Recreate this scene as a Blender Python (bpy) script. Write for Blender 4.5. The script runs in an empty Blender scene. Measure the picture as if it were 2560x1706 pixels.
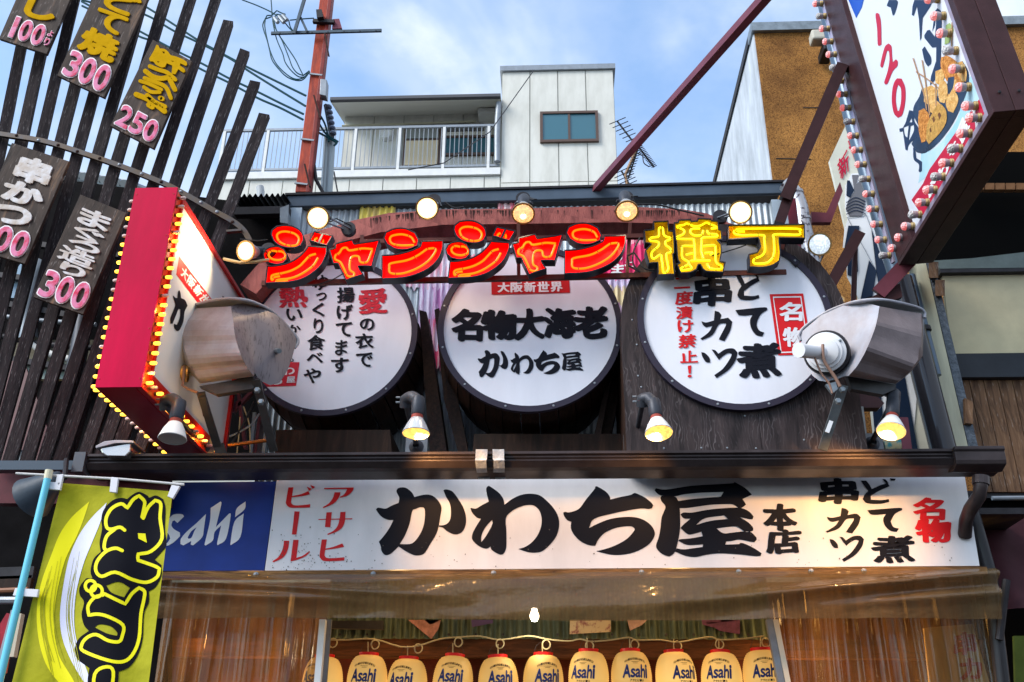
import bpy, bmesh, math, random
from mathutils import Vector, Matrix
from mathutils.geometry import tessellate_polygon
random.seed(7)
sc = bpy.context.scene
COL = sc.collection
# ------------------------------------------------------------------ camera
FPX = 2489.0                      # focal length in pixels of the 2560 px wide photograph (35 mm lens)
CAM = Vector((0, 0, 1.6))
_up = Vector((50 / FPX, 5253 / FPX, -1)).normalized()
_dp = Vector((120 / FPX, -1147 / FPX, -1)); _dp = (_dp - _up * _dp.dot(_up)).normalized()
_rt = _dp.cross(_up)
RW = Matrix((_rt, _dp, _up))      # camera axes -> world axes
cd = bpy.data.cameras.new('camera'); cam = bpy.data.objects.new('camera', cd); COL.objects.link(cam)
cd.sensor_width = 36; cd.lens = FPX / 2560 * 36; cd.clip_end = 2000; cd.clip_start = .05
cam.matrix_world = Matrix.Translation(CAM) @ RW.to_4x4()
sc.camera = cam
# ------------------------------------------------------------------ world, sun, exposure
SUN_EL, SUN_AZ = math.radians(40), math.radians(236)
w = bpy.data.worlds.new('World'); sc.world = w; w.use_nodes = True
nt = w.node_tree; nt.nodes.clear()
def N(t, **k):
    n = nt.nodes.new(t)
    for a, b in k.items(): setattr(n, a, b)
    return n
sky = N('ShaderNodeTexSky', sky_type='NISHITA', sun_disc=False, sun_elevation=SUN_EL, sun_rotation=SUN_AZ, air_density=1.2, dust_density=.6, ozone_density=2.5)
tc = N('ShaderNodeTexCoord')
mp = N('ShaderNodeMapping'); mp.inputs['Scale'].default_value = (1, 1, 1.6); mp.inputs['Location'].default_value = (.35, 2.1, .3)
nz = N('ShaderNodeTexNoise'); nz.inputs['Scale'].default_value = 3.4; nz.inputs['Detail'].default_value = 5; nz.inputs['Roughness'].default_value = .52; nz.inputs['Distortion'].default_value = .35
cr = N('ShaderNodeValToRGB'); cr.color_ramp.elements[0].position = .34; cr.color_ramp.elements[1].position = .57; cr.color_ramp.elements[0].color = (.32, .32, .32, 1)
cr.color_ramp.interpolation = 'EASE'
mx = N('ShaderNodeMixRGB'); nz2 = N('ShaderNodeTexNoise'); nz2.inputs['Scale'].default_value = 5; nz2.inputs['Detail'].default_value = 7; nz2.inputs['Roughness'].default_value = .6
cr2 = N('ShaderNodeValToRGB'); cr2.color_ramp.elements[0].position = .36; cr2.color_ramp.elements[1].position = .62; cr2.color_ramp.elements[0].color = (3.3, 4.2, 5.5, 1); cr2.color_ramp.elements[1].color = (5.6, 6.1, 6.8, 1)
sx = N('ShaderNodeSeparateXYZ'); ma = N('ShaderNodeMath', operation='MULTIPLY_ADD'); ma.inputs[1].default_value = .20
hs = N('ShaderNodeMixRGB', blend_type='MULTIPLY'); hs.inputs[0].default_value = 1; hs.inputs[2].default_value = (1.25, 1.60, 1.85, 1)
bg = N('ShaderNodeBackground'); bg.inputs[1].default_value = .12
wo = N('ShaderNodeOutputWorld')
L = nt.links.new
L(tc.outputs['Generated'], mp.inputs[0]); L(mp.outputs[0], nz.inputs[0])
L(tc.outputs['Generated'], sx.inputs[0]); L(sx.outputs[0], ma.inputs[0]); L(nz.outputs[0], ma.inputs[2]); L(ma.outputs[0], cr.inputs[0])
L(mp.outputs[0], nz2.inputs[0]); L(nz2.outputs[0], cr2.inputs[0]); L(cr2.outputs[0], mx.inputs[2]); L(cr.outputs[0], mx.inputs[0]); L(sky.outputs[0], hs.inputs[1]); L(hs.outputs[0], mx.inputs[1]); L(mx.outputs[0], bg.inputs[0]); L(bg.outputs[0], wo.inputs[0])
sd = bpy.data.lights.new('sun', 'SUN'); sd.energy = 2.6; sd.angle = math.radians(28); sd.color = (1, .95, .88)
so = bpy.data.objects.new('sun', sd); COL.objects.link(so)
# sun_rotation 0 is +Y, clockwise seen from above
_sv = Vector((math.sin(SUN_AZ) * math.cos(SUN_EL), math.cos(SUN_AZ) * math.cos(SUN_EL), math.sin(SUN_EL)))
so.rotation_euler = _sv.to_track_quat('Z', 'Y').to_euler()
sc.view_settings.view_transform = 'Standard'; sc.view_settings.look = 'None'; sc.view_settings.exposure = 0.65; sc.view_settings.gamma = 1
sc.view_settings.use_curve_mapping = False
sc.render.engine = 'CYCLES'; sc.cycles.use_denoising = True; sc.cycles.max_bounces = 8; sc.cycles.transparent_max_bounces = 12
sc.cycles.caustics_reflective = False; sc.cycles.caustics_refractive = False; sc.cycles.sample_clamp_indirect = 4
# ------------------------------------------------------------------ pixel -> place helpers (photo pixels, 2560 wide)
def ray(px, py): return RW @ Vector(((px - 1280) / FPX, -(py - 853) / FPX, -1))
def P(px, py, Y):
    d = ray(px, py); return CAM + d * (Y / d.y)
class Plane:
    def __init__(s, o, n): s.o = Vector(o); s.n = Vector(n).normalized(); s.n = -s.n if s.n.dot(CAM - s.o) < 0 else s.n
    def hit(s, px, py, off=0):
        d = ray(px, py); o = s.o + s.n * off
        return CAM + d * ((o - CAM).dot(s.n) / d.dot(s.n))
def YP(Y): return Plane((0, Y, 0), (0, -1, 0))
def Z(ox, oy, s): return lambda t: [(ox + float(a.split(',')[0]) / s, oy + float(a.split(',')[1]) / s) for a in t.split()]
# ------------------------------------------------------------------ materials
MATS = {}
def mat(name, col, rough=.6, metal=0, var=0, vs=6, col2=None, bump=0, bs=60, emit=0, ecol=None, stretch=None, coat=0, spec=.22, contrast=(.35, .68), vor=0):
    if name in MATS: return MATS[name]
    m = bpy.data.materials.new(name); m.use_nodes = True; n = m.node_tree.nodes; l = m.node_tree.links.new
    b = n['Principled BSDF']; b.inputs['Base Color'].default_value = (*col, 1); b.inputs['Roughness'].default_value = rough; b.inputs['Metallic'].default_value = metal
    b.inputs['Coat Weight'].default_value = coat; b.inputs['Specular IOR Level'].default_value = spec
    if emit: b.inputs['Emission Color'].default_value = (*(ecol or col), 1); b.inputs['Emission Strength'].default_value = emit
    if var or bump:
        c = n.new('ShaderNodeTexCoord'); mp = n.new('ShaderNodeMapping'); l(c.outputs['Object'], mp.inputs[0])
        mp.inputs['Scale'].default_value = stretch or (1, 1, 1)
    if var:
        t = n.new('ShaderNodeTexNoise'); t.inputs['Scale'].default_value = vs; t.inputs['Detail'].default_value = 8; t.inputs['Roughness'].default_value = .62
        l(mp.outputs[0], t.inputs[0])
        r = n.new('ShaderNodeValToRGB'); r.color_ramp.elements[0].position = contrast[0]; r.color_ramp.elements[1].position = contrast[1]
        r.color_ramp.elements[0].color = (*(col2 or [x * (1 - var) for x in col]), 1); r.color_ramp.elements[1].color = (*col, 1)
        l(t.outputs[0], r.inputs[0]); l(r.outputs[0], b.inputs['Base Color'])
        rr = n.new('ShaderNodeMapRange'); rr.inputs[3].default_value = min(1, rough * 1.25); rr.inputs[4].default_value = rough * .8
        l(t.outputs[0], rr.inputs[0]); l(rr.outputs[0], b.inputs['Roughness'])
    if bump:
        t2 = n.new('ShaderNodeTexVoronoi' if vor else 'ShaderNodeTexNoise'); t2.inputs['Scale'].default_value = bs
        if not vor: t2.inputs['Detail'].default_value = 6
        l(mp.outputs[0], t2.inputs[0])
        bp = n.new('ShaderNodeBump'); bp.inputs['Strength'].default_value = bump; bp.inputs['Distance'].default_value = .02
        l(t2.outputs[0], bp.inputs['Height']); l(bp.outputs[0], b.inputs['Normal'])
    MATS[name] = m; return m
def wood(name, c1, c2, c3=None, scale=3, stretch=(14, 14, 1.2), rough=.75, bump=.5, light=None):
    """grain that runs along local Z; c1 dark, c2 mid, light = pale weathered flecks"""
    if name in MATS: return MATS[name]
    m = bpy.data.materials.new(name); m.use_nodes = True; n = m.node_tree.nodes; l = m.node_tree.links.new
    b = n['Principled BSDF']; b.inputs['Roughness'].default_value = rough; b.inputs['Specular IOR Level'].default_value = .18
    c = n.new('ShaderNodeTexCoord'); mp = n.new('ShaderNodeMapping'); mp.inputs['Scale'].default_value = stretch; l(c.outputs['Object'], mp.inputs[0])
    t = n.new('ShaderNodeTexNoise'); t.inputs['Scale'].default_value = scale; t.inputs['Detail'].default_value = 9; t.inputs['Roughness'].default_value = .65; t.inputs['Distortion'].default_value = .8
    l(mp.outputs[0], t.inputs[0])
    r = n.new('ShaderNodeValToRGB'); e = r.color_ramp.elements; e[0].position = .33; e[1].position = .6; e[0].color = (*c1, 1); e[1].color = (*c2, 1)
    if c3: x = e.new(.72); x.color = (*c3, 1)
    l(t.outputs[0], r.inputs[0])
    t3 = n.new('ShaderNodeTexNoise'); t3.inputs['Scale'].default_value = scale * 5; t3.inputs['Detail'].default_value = 5; l(mp.outputs[0], t3.inputs[0])
    r3 = n.new('ShaderNodeValToRGB'); r3.color_ramp.elements[0].position = .6; r3.color_ramp.elements[1].position = .74
    l(t3.outputs[0], r3.inputs[0])
    mx = n.new('ShaderNodeMixRGB'); mx.inputs[2].default_value = (*(light or c2), 1)
    mf = n.new('ShaderNodeMath'); mf.operation = 'MULTIPLY'; mf.inputs[1].default_value = .55 if light else 0
    l(r3.outputs[0], mf.inputs[0]); l(mf.outputs[0], mx.inputs[0]); l(r.outputs[0], mx.inputs[1]); l(mx.outputs[0], b.inputs['Base Color'])
    bp = n.new('ShaderNodeBump'); bp.inputs['Strength'].default_value = bump; bp.inputs['Distance'].default_value = .01
    l(t.outputs[0], bp.inputs['Height']); l(bp.outputs[0], b.inputs['Normal'])
    MATS[name] = m; return m
def emis(name, col, s, base=(.8, .8, .8)):
    return mat(name, base, .3, emit=s, ecol=col)
# ------------------------------------------------------------------ object helpers
WL = {}
def tag(o, label=None, cat=None, group=None, kind=None):
    if label: o['label'] = label
    if cat: o['category'] = cat
    if group: o['group'] = group
    if kind: o['kind'] = kind
    return o
def thing(name, label, cat, loc=(0, 0, 0), group=None):
    o = bpy.data.objects.new(name, None); COL.objects.link(o); o.location = loc; o.empty_display_size = .1
    WL[o.name] = Vector(loc); return tag(o, label, cat, group)
def catmull(pts, closed=True, sub=4, corner=48):
    n = len(pts); out = []
    def ang(i):
        if not closed and i in (0, n - 1): return 180
        a = Vector(pts[i]) - Vector(pts[i - 1]); b = Vector(pts[(i + 1) % n]) - Vector(pts[i])
        if a.length < 1e-9 or b.length < 1e-9: return 0
        return math.degrees(a.angle(b))
    C = [ang(i) > corner for i in range(n)]
    for i in range(n if closed else n - 1):
        p1 = Vector(pts[i]); p2 = Vector(pts[(i + 1) % n])
        p0 = Vector(pts[i - 1]) if (closed or i > 0) and not C[i] else p1 - (p2 - p1)
        p3 = Vector(pts[(i + 2) % n]) if (closed or i < n - 2) and not C[(i + 1) % n] else p2 + (p2 - p1)
        for k in range(sub):
            t = k / sub
            out.append(.5 * ((2 * p1) + (p2 - p0) * t + (2 * p0 - 5 * p1 + 4 * p2 - p3) * t * t + (3 * p1 - p0 - 3 * p2 + p3) * t ** 3))
    if not closed: out.append(Vector(pts[-1]))
    return [tuple(v) for v in out]
class MB:
    def __init__(s): s.v = []; s.f = []; s.mi = []; s.m = 0; s.mk = []
    def mark(s): s.mk.append((len(s.v), len(s.f))); return s
    def add(s, vs, fs):
        b = len(s.v); s.v += [Vector(v) for v in vs]
        for f in fs: s.f.append([b + i for i in f]); s.mi.append(s.m)
        return s
    def hexa(s, p):  # p[0:4] one face, p[4:8] the opposite one
        return s.add(p, [(3, 2, 1, 0), (4, 5, 6, 7), (0, 1, 5, 4), (1, 2, 6, 5), (2, 3, 7, 6), (3, 0, 4, 7)])
    def box(s, a, b):
        (x0, y0, z0), (x1, y1, z1) = a, b
        return s.hexa([(x0, y0, z0), (x1, y0, z0), (x1, y0, z1), (x0, y0, z1), (x0, y1, z0), (x1, y1, z0), (x1, y1, z1), (x0, y1, z1)])
    def slab(s, quad, vec):
        vec = Vector(vec); q = [Vector(x) for x in quad]; return s.hexa(q + [x + vec for x in q])
    def bar(s, a, b, wd, h, up=(0, 0, 1)):
        a = Vector(a); b = Vector(b); d = (b - a).normalized(); u = Vector(up)
        sx_ = d.cross(u)
        if sx_.length < 1e-3: sx_ = d.cross(Vector((1, 0, 0)))
        sx_.normalize(); sy = sx_.cross(d).normalized(); sx_ = sx_ * wd / 2; sy = sy * h / 2
        return s.hexa([a - sx_ - sy, a + sx_ - sy, a + sx_ + sy, a - sx_ + sy, b - sx_ - sy, b + sx_ - sy, b + sx_ + sy, b - sx_ + sy])
    def tube(s, pts, r, n=8, closed=False, cap=True):
        pts = [Vector(p) for p in pts]; m = len(pts); rs = r if isinstance(r, (list, tuple)) else [r] * m
        b = len(s.v); prev = None
        for i in range(m):
            if closed: d = pts[(i + 1) % m] - pts[i - 1]
            else: d = pts[min(i + 1, m - 1)] - pts[max(i - 1, 0)]
            d.normalize()
            if prev is None:
                u = d.cross(Vector((0, 0, 1)));
                if u.length < .05: u = d.cross(Vector((0, 1, 0)))
            else: u = prev - d * prev.dot(d)
            if u.length < 1e-6: u = d.orthogonal()
            u.normalize(); prev = u; v_ = d.cross(u)
            for k in range(n):
                a = 2 * math.pi * k / n; s.v.append(pts[i] + (u * math.cos(a) + v_ * math.sin(a)) * rs[i])
        for i in range(m if closed else m - 1):
            j = (i + 1) % m
            for k in range(n):
                k2 = (k + 1) % n; s.f.append([b + i * n + k, b + j * n + k, b + j * n + k2, b + i * n + k2]); s.mi.append(s.m)
        if cap and not closed:
            s.f.append([b + k for k in range(n)]); s.mi.append(s.m)
            s.f.append([b + (m - 1) * n + k for k in reversed(range(n))]); s.mi.append(s.m)
        return s
    def lathe(s, prof, M=Matrix(), n=20, sq=1):
        b = len(s.v)
        for r, z in prof:
            for k in range(n):
                a = 2 * math.pi * k / n; s.v.append(M @ Vector((r * math.cos(a), r * math.sin(a) * sq, z)))
        for i in range(len(prof) - 1):
            for k in range(n):
                k2 = (k + 1) % n; s.f.append([b + i * n + k, b + i * n + k2, b + (i + 1) * n + k2, b + (i + 1) * n + k]); s.mi.append(s.m)
        return s
    def disc(s, M, r, n=20):
        b = len(s.v)
        for k in range(n):
            a = 2 * math.pi * k / n; s.v.append(M @ Vector((r * math.cos(a), r * math.sin(a), 0)))
        s.f.append([b + k for k in range(n)]); s.mi.append(s.m); return s
    def fill(s, outer, holes=()):   # flat filled polygon(s) in 3D
        loops = [[Vector(p) for p in outer]] + [[Vector(p) for p in h] for h in holes]
        tr = tessellate_polygon(loops); vs = [p for lp in loops for p in lp]
        return s.add(vs, [tuple(t) for t in tr])
    def prism(s, outer, vec, holes=(), front=True, back=True):
        vec = Vector(vec)
        if front: s.fill(outer, holes)
        if back: s.fill([Vector(p) + vec for p in outer], [[Vector(p) + vec for p in h] for h in holes])
        for lp in [outer] + list(holes):
            q = [Vector(p) for p in lp]; k = len(q)
            s.add(q + [p + vec for p in q], [(i, (i + 1) % k, (i + 1) % k + k, i + k) for i in range(k)])
        return s
    def grid(s, fn, nu, nv):
        return s.add([fn(i / nu, j / nv) for j in range(nv + 1) for i in range(nu + 1)],
                     [(j * (nu + 1) + i, j * (nu + 1) + i + 1, (j + 1) * (nu + 1) + i + 1, (j + 1) * (nu + 1) + i) for j in range(nv) for i in range(nu)])
    def build(s, name, mats, parent=None, smooth=False, bevel=0, local=False, fix=True):
        if not isinstance(mats, (list, tuple)): mats = [mats]
        if s.mk and name.endswith('lettering') and len(s.mk) > 1:   # every character an object of its own
            s.mk[0] = (0, 0); ends = s.mk[1:] + [(len(s.v), len(s.f))]
            for (v0, f0), (v1, f1) in zip(s.mk, ends):
                if f1 == f0: continue
                b = MB(); b.v = s.v[v0:v1]; b.f = [[i - v0 for i in f] for f in s.f[f0:f1]]; b.mi = s.mi[f0:f1]
                o = b.build('letter', mats, parent, fix=False)
            return o
        c = Vector((0, 0, 0)) if local else sum(s.v, Vector()) / max(1, len(s.v))
        me = bpy.data.meshes.new(name); me.from_pydata([v - c for v in s.v], [], s.f)
        for m in mats: me.materials.append(m)
        me.polygons.foreach_set('material_index', s.mi)
        if fix:
            bm = bmesh.new(); bm.from_mesh(me); bmesh.ops.remove_doubles(bm, verts=bm.verts, dist=1e-5); bmesh.ops.recalc_face_normals(bm, faces=bm.faces); bm.to_mesh(me); bm.free()
        me.update()
        if smooth:
            me.shade_smooth()
            me.set_sharp_from_angle(angle=math.radians(38 if smooth is True else smooth))
        o = bpy.data.objects.new(name, me); COL.objects.link(o)
        pw = WL.get(parent.name, Vector()) if parent else Vector()
        o.location = c - pw
        if parent: o.parent = parent
        WL[o.name] = c.copy()
        if bevel:
            md = o.modifiers.new('bevel', 'BEVEL'); md.width = bevel; md.segments = 2; md.limit_method = 'ANGLE'
        return o
def one(mb, name, mats, label, cat, group=None, kind=None, **k):
    return tag(mb.build(name, mats, **k), label, cat, group, kind)
def dup(root, loc=None, rot=None, label=None, M=None):
    def cp(o, par):
        c = o.copy(); COL.objects.link(c); c.parent = par
        for ch in list(o.children): cp(ch, c)
        return c
    r = cp(root, None)
    if loc is not None: r.location = loc
    if rot is not None: r.rotation_euler = rot
    if M is not None: r.matrix_world = M
    if label: r['label'] = label
    return r
def look(o, d, roll_ref=(0, 0, 1)):   # matrix at o whose local +Z points along d
    d = Vector(d).normalized(); x = Vector(roll_ref).cross(d)
    if x.length < 1e-3: x = Vector((1, 0, 0))
    x.normalize(); y = d.cross(x)
    M = Matrix((x, y, d)).transposed().to_4x4(); M.translation = Vector(o); return M
# ------------------------------------------------------------------ lettering
_G = {}
def glyph(ch, off=.0):
    k = (ch, off)
    if k in _G: return _G[k]
    cu = bpy.data.curves.new('t', 'FONT'); cu.body = ch; cu.size = 1; cu.offset = off; cu.resolution_u = 4
    ob = bpy.data.objects.new('t', cu); COL.objects.link(ob)
    dg = bpy.context.evaluated_depsgraph_get(); dg.update(); me = bpy.data.meshes.new_from_object(ob.evaluated_get(dg))
    vs = [(v.co.x, v.co.y) for v in me.vertices]; fs = [tuple(p.vertices) for p in me.polygons]
    bpy.data.objects.remove(ob); bpy.data.curves.remove(cu); bpy.data.meshes.remove(me)
    if vs:
        x0 = min(v[0] for v in vs); x1 = max(v[0] for v in vs); y0 = min(v[1] for v in vs); y1 = max(v[1] for v in vs)
        vs = [((x - x0) / max(1e-6, x1 - x0), (y - y0) / max(1e-6, y1 - y0)) for x, y in vs]
    _G[k] = (vs, fs); return _G[k]
def put(mb, ch, box, pl, off=.03, lift=.004, shear=0, curve=0, nib=True):
    """glyph ch fitted into box=(x0,y0,x1,y1) or 4 corners tl,tr,br,bl (photo pixels on plane pl); made bold by slightly shifted copies"""
    vs, fs = glyph(ch, 0); mb.mark()
    if len(box) == 4 and not isinstance(box[0], (tuple, list)):
        x0, y0, x1, y1 = box; q = [(x0, y0), (x1, y0), (x1, y1), (x0, y1)]
    else: q = box
    o = off * .95; sh = [(0, 0)] + ([(o * math.cos(a), o * math.sin(a) * .85) for a in (.4, 1.2, 2.0, 2.75, 3.55, 4.35, 5.1, 5.9)] if off else [])
    if off > .04: sh += [(o * .5 * math.cos(a), o * .45 * math.sin(a)) for a in (.8, 2.4, 3.9, 5.5)]
    if nib and off:   # flat brush: thick uprights, thinner cross strokes, slanting ends
        ca, sa = math.cos(-.42), math.sin(-.42); A_, B_ = o * 1.45, o * .62
        sh = [(a * A_ * ca - b * B_ * sa, a * A_ * sa + b * B_ * ca) for a, b in ((-1, 0), (-.66, .8), (-.66, -.8), (-.3, 1), (-.3, -1), (.0, .5), (0, -.5), (.3, 1), (.3, -1), (.66, .8), (.66, -.8), (1, 0))]
    k = 1 - 2 * o; ph = ord(ch[0]) % 7
    for n_, (du, dv) in enumerate(sh):
        out = []
        for u, v in vs:
            if nib: u, v = u + .022 * math.sin(v * 6 + ph), v + .02 * math.sin(u * 5.5 + ph) + .05 * (u - .5) ** 2
            u2 = .5 + (u - .5) * k + du; v_ = .5 + (v - .5) * k + dv; v2 = 1 - v_ - shear * (u2 - .5) + curve * math.sin(u2 * 3.1)
            tx = q[0][0] * (1 - u2) + q[1][0] * u2; bx = q[3][0] * (1 - u2) + q[2][0] * u2
            ty = q[0][1] * (1 - u2) + q[1][1] * u2; by = q[3][1] * (1 - u2) + q[2][1] * u2
            out.append(pl.hit(tx * (1 - v2) + bx * v2, ty * (1 - v2) + by * v2, lift + n_ * .00012))
        mb.add(out, fs)
    return mb
def flat(mb, pl, outer, holes=(), lift=.004, smooth=True):
    o = catmull(outer) if smooth else outer
    hs_ = [catmull(h) if smooth else h for h in holes]
    mb.fill([pl.hit(x, y, lift) for x, y in o], [[pl.hit(x, y, lift) for x, y in h] for h in hs_]); return mb
def ribbon(mb, pl, pts, wpx, lift=.005, closed=False, smooth=True):
    p = catmull(pts, closed, 4, 70) if smooth else pts
    n = len(p); ws = wpx if isinstance(wpx, (list, tuple)) else [wpx, wpx]
    A = []; B = []
    for i in range(n):
        a = p[i - 1] if (closed or i > 0) else p[i]; b = p[(i + 1) % n] if (closed or i < n - 1) else p[i]
        dx, dy = b[0] - a[0], b[1] - a[1]; l = math.hypot(dx, dy) or 1; t = i / max(1, n - 1) * (len(ws) - 1); k = min(int(t), len(ws) - 2); wd = ws[k] * (1 - t + k) + ws[k + 1] * (t - k)
        nx, ny = -dy / l * wd / 2, dx / l * wd / 2
        A.append(pl.hit(p[i][0] + nx, p[i][1] + ny, lift)); B.append(pl.hit(p[i][0] - nx, p[i][1] - ny, lift))
    m = n if closed else n - 1
    mb.add(A + B, [(i, (i + 1) % n, n + (i + 1) % n, n + i) for i in range(m)])
    if not closed:
        for (e, r_) in ((p[0], ws[0]), (p[-1], ws[-1])):
            mb.fill([pl.hit(e[0] + r_ / 2 * math.cos(a * math.pi / 4), e[1] + r_ / 2 * math.sin(a * math.pi / 4), lift + .0006) for a in range(8)])
    return mb
# ================================================================== SETTING
M_asph = mat('asphalt', (.05, .05, .052), .9, var=.4, vs=30, bump=.3, bs=200)
one(MB().add([(-60, -40, 0), (60, -40, 0), (60, 60, 0), (-60, 60, 0)], [(0, 1, 2, 3)]), 'ground', M_asph, None, None, kind='structure')
# ---- far apartment building with roof terrace
M_panel = mat('cream_panel', (.68, .67, .62), .65, var=.14, vs=1.2, col2=(.50, .49, .44), stretch=(1.6, 1.6, .5), contrast=(.28, .6))
M_joint = mat('panel_joint', (.46, .46, .42), .8)
M_soff = mat('soffit', (.78, .76, .70), .8)
M_alu = mat('aluminium', (.30, .33, .37), .45, .35, var=.2, vs=9)
M_bronze = mat('bronze_frame', (.13, .085, .07), .4, .4)
M_glass = mat('teal_glass', (.035, .13, .17), .12, spec=.9)
M_dark = mat('dark_metal', (.035, .033, .038), .5, .3, var=.3, vs=12)
M_white = mat('white_paint', (.75, .75, .74), .5, var=.12, vs=5)
ap = thing('apartment_building', 'cream panelled apartment block with a roof terrace, standing behind the shop roof', 'building', P(1400, 500, 22) * 1.0)
TY = 21.0; WY = 22.0
def wallgrid(x0, x1, z0, z1, Y, step, m, parent, hj=()):
    """facade panels as separate pieces with recessed joints"""
    xs = [x0]; 
    while xs[-1] + step < x1 - .15: xs.append(xs[-1] + step)
    xs.append(x1); zs = [z0] + [h for h in hj if z0 < h < z1] + [z1]
    me = {}
    for i in range(len(xs) - 1):
        for j in range(len(zs) - 1):
            b = MB(); g = .013
            b.box((xs[i] + g, Y - .03, zs[j] + g), (xs[i + 1] - g, Y, zs[j + 1] - g)); b.build('wall_panel', m, parent)
tl, tr, bl = P(1256, 183, TY), P(1532, 170, TY), P(1280, 520, TY)
tx0, tx1, tz1 = tl.x, tr.x, tl.z
MB().box((tx0, TY, 8), (tx1, TY + 4, tz1)).build('tower_wall', M_joint, ap)
hz = P(1400, 457, TY).z
wallgrid(tx0, tx1, 12, tz1, TY, (tx1 - tx0) / 4.0, M_panel, ap, (hz,))
MB().box((tx0 - .06, TY - .1, tz1), (tx1 + .06, TY + 4, tz1 + .16)).build('parapet_cap', M_alu, ap)
def window(b0, b1, Y, parent, split=.5, frame=.07, m=M_glass, fm=M_bronze):
    a = P(*b0, Y); c = P(*b1, Y); x0, x1, z0, z1 = a.x, c.x, c.z, a.z
    b = MB()
    for q in (((x0, Y - .08, z0), (x1, Y + .0, z0 + frame)), ((x0, Y - .08, z1 - frame), (x1, Y, z1)), ((x0, Y - .08, z0 + frame), (x0 + frame, Y, z1 - frame)), ((x1 - frame, Y - .08, z0 + frame), (x1, Y, z1 - frame))): b.box(*q)
    xm = x0 + (x1 - x0) * split; b.box((xm - frame * .4, Y - .06, z0 + frame), (xm + frame * .4, Y, z1 - frame))
    f = b.build('window', fm, parent)
    for (p, q, yy) in ((x0 + frame, xm - frame * .4, -.045), (xm + frame * .4, x1 - frame, -.03)):
        MB().box((p, Y + yy, z0 + frame), (q, Y + yy + .012, z1 - frame)).build('pane', m, f)
window((1350, 284), (1497, 357), TY - .03, ap)
# recessed wing and its roof
gx0 = P(860, 330, WY).x; rz0 = P(1000, 284, WY).z; bz = P(1000, 425, WY).z
MB().box((gx0, WY, 8), (tx0 + .3, WY + 4, rz0)).build('wing_wall', M_joint, ap)
wallgrid(gx0, tx0 + .2, P(1000, 420, WY).z - 2, rz0, WY, .82, M_panel, ap)
ez = P(1000, 252, TY - .2).z
MB().hexa([(P(826, 262, TY - .2).x, TY - .2, ez), (tx0 - .02, TY - .2, ez), (tx0 - .02, WY, rz0), (gx0 - .1, WY, rz0), (P(826, 262, TY - .2).x, TY - .2, ez + .06), (tx0 - .02, TY - .2, ez + .06), (tx0 - .02, WY + 4, rz0 + 1.2), (gx0 - .1, WY + 4, rz0 + 1.2)]).build('eave', M_soff, ap)
MB().box((P(824, 262, TY - .3).x, TY - .32, ez - .02), (tx0 - .02, TY - .2, ez + .07)).build('roof_gutter', mat('roof_trim', (.09, .09, .10), .5), ap)
# terrace parapet
pz = P(1000, 428, TY).z
lx = P(545, 440, TY).x
MB().box((lx, TY + .02, 8), (tx0 + .3, TY + .3, pz)).build('terrace_wall', M_joint, ap)
wallgrid(lx, tx0 - .01, 12, pz - .22, TY + .02, .86, M_panel, ap)
MB().box((lx - .05, TY - .08, pz - .2), (tx0 - .01, TY + .02, pz)).build('terrace_coping', M_white, ap)
rail = thing('terrace_railing', 'pale metal railing along the edge of the apartment roof terrace', 'railing', (lx, TY, pz))
rt = P(1000, 322, TY).z
MB().box((lx - .05, TY - .03, rt), (tx0 - .03, TY + .03, rt + .07)).build('top_rail', M_alu, rail)
MB().box((lx - .05, TY - .03, pz + .08), (tx0 - .03, TY + .02, pz + .14)).build('bottom_rail', M_alu, rail)
nb = 62; bw = (tx0 - .1 - lx) / nb
bar0 = MB().box((-.009, -.009, 0), (.009, .009, rt - pz - .14)).build('baluster', M_alu, rail, local=True)
for i in range(nb):
    o = bar0 if i == 0 else bar0.copy()
    if i: COL.objects.link(o)
    o.location = (.05 + i * bw, 0, .14)
for i in range(0, nb, 10):
    MB().box((lx + i * bw - .03, TY - .04, pz), (lx + i * bw + .04, TY + .035, rt)).build('railing_post', M_white, rail)
# door, window, vent, ac bracket on wing
a = P(1012, 320, WY - .03); c = P(1100, 415, WY - .03)
d_ = MB().box((a.x, WY - .08, c.z), (c.x, WY - .03, a.z)).build('door', M_bronze, ap)
MB().box((a.x + .07, WY - .1, c.z), (c.x - .07, WY - .081, c.z + (a.z - c.z) * .62)).build('door_leaf', mat('cream_door', (.75, .62, .42), .5), d_)
MB().box((a.x + .07, WY - .1, c.z + (a.z - c.z) * .68), (c.x - .07, WY - .081, a.z - .08)).build('pane', mat('grey_glass', (.25, .27, .27), .2), d_)
window((1106, 344), (1246, 390), WY - .03, ap)
p = P(1160, 322, WY - .03); MB().box((p.x - .55, WY - .07, p.z - .1), (p.x + .55, WY - .03, p.z + .12)).build('louvre', mat('grey_louvre', (.12, .12, .13), .5), ap)
p = P(966, 337, WY - .1); MB().lathe([(0, -.12), (.17, -.1), (.2, .0), (.2, .12)], look(p, (0, 1, 0)), 14).build('vent_hood', M_white, ap, smooth=True)
MB().tube([P(1247, 258, TY - .1), P(1244, 300, TY - .1), P(1243, 340, TY - .1), P(1243, 405, TY - .1)], .08, 10).build('rain_pipe', M_alu, ap, smooth=True)
p = P(1228, 290, WY - .3); MB().box((p.x - .35, WY - .5, p.z - .05), (p.x + .3, WY - .03, p.z + .12)).build('porch_light', M_white, ap, bevel=.02)
MB().tube([P(855, 315, WY - .1), P(1000, 311, WY - .1), P(1190, 304, WY - .1)], .03, 6).build('conduit', mat('beige_conduit', (.5, .48, .36), .5), ap)
# guy wire in front of the tower
one(MB().tube([P(1335, 176, 18), P(1225, 330, 17), P(1110, 408, 16), P(1020, 425, 16)], .012, 5), 'wire', M_dark, 'thin dark wire slanting down across the white tower of the apartment block', 'wire')
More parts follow.
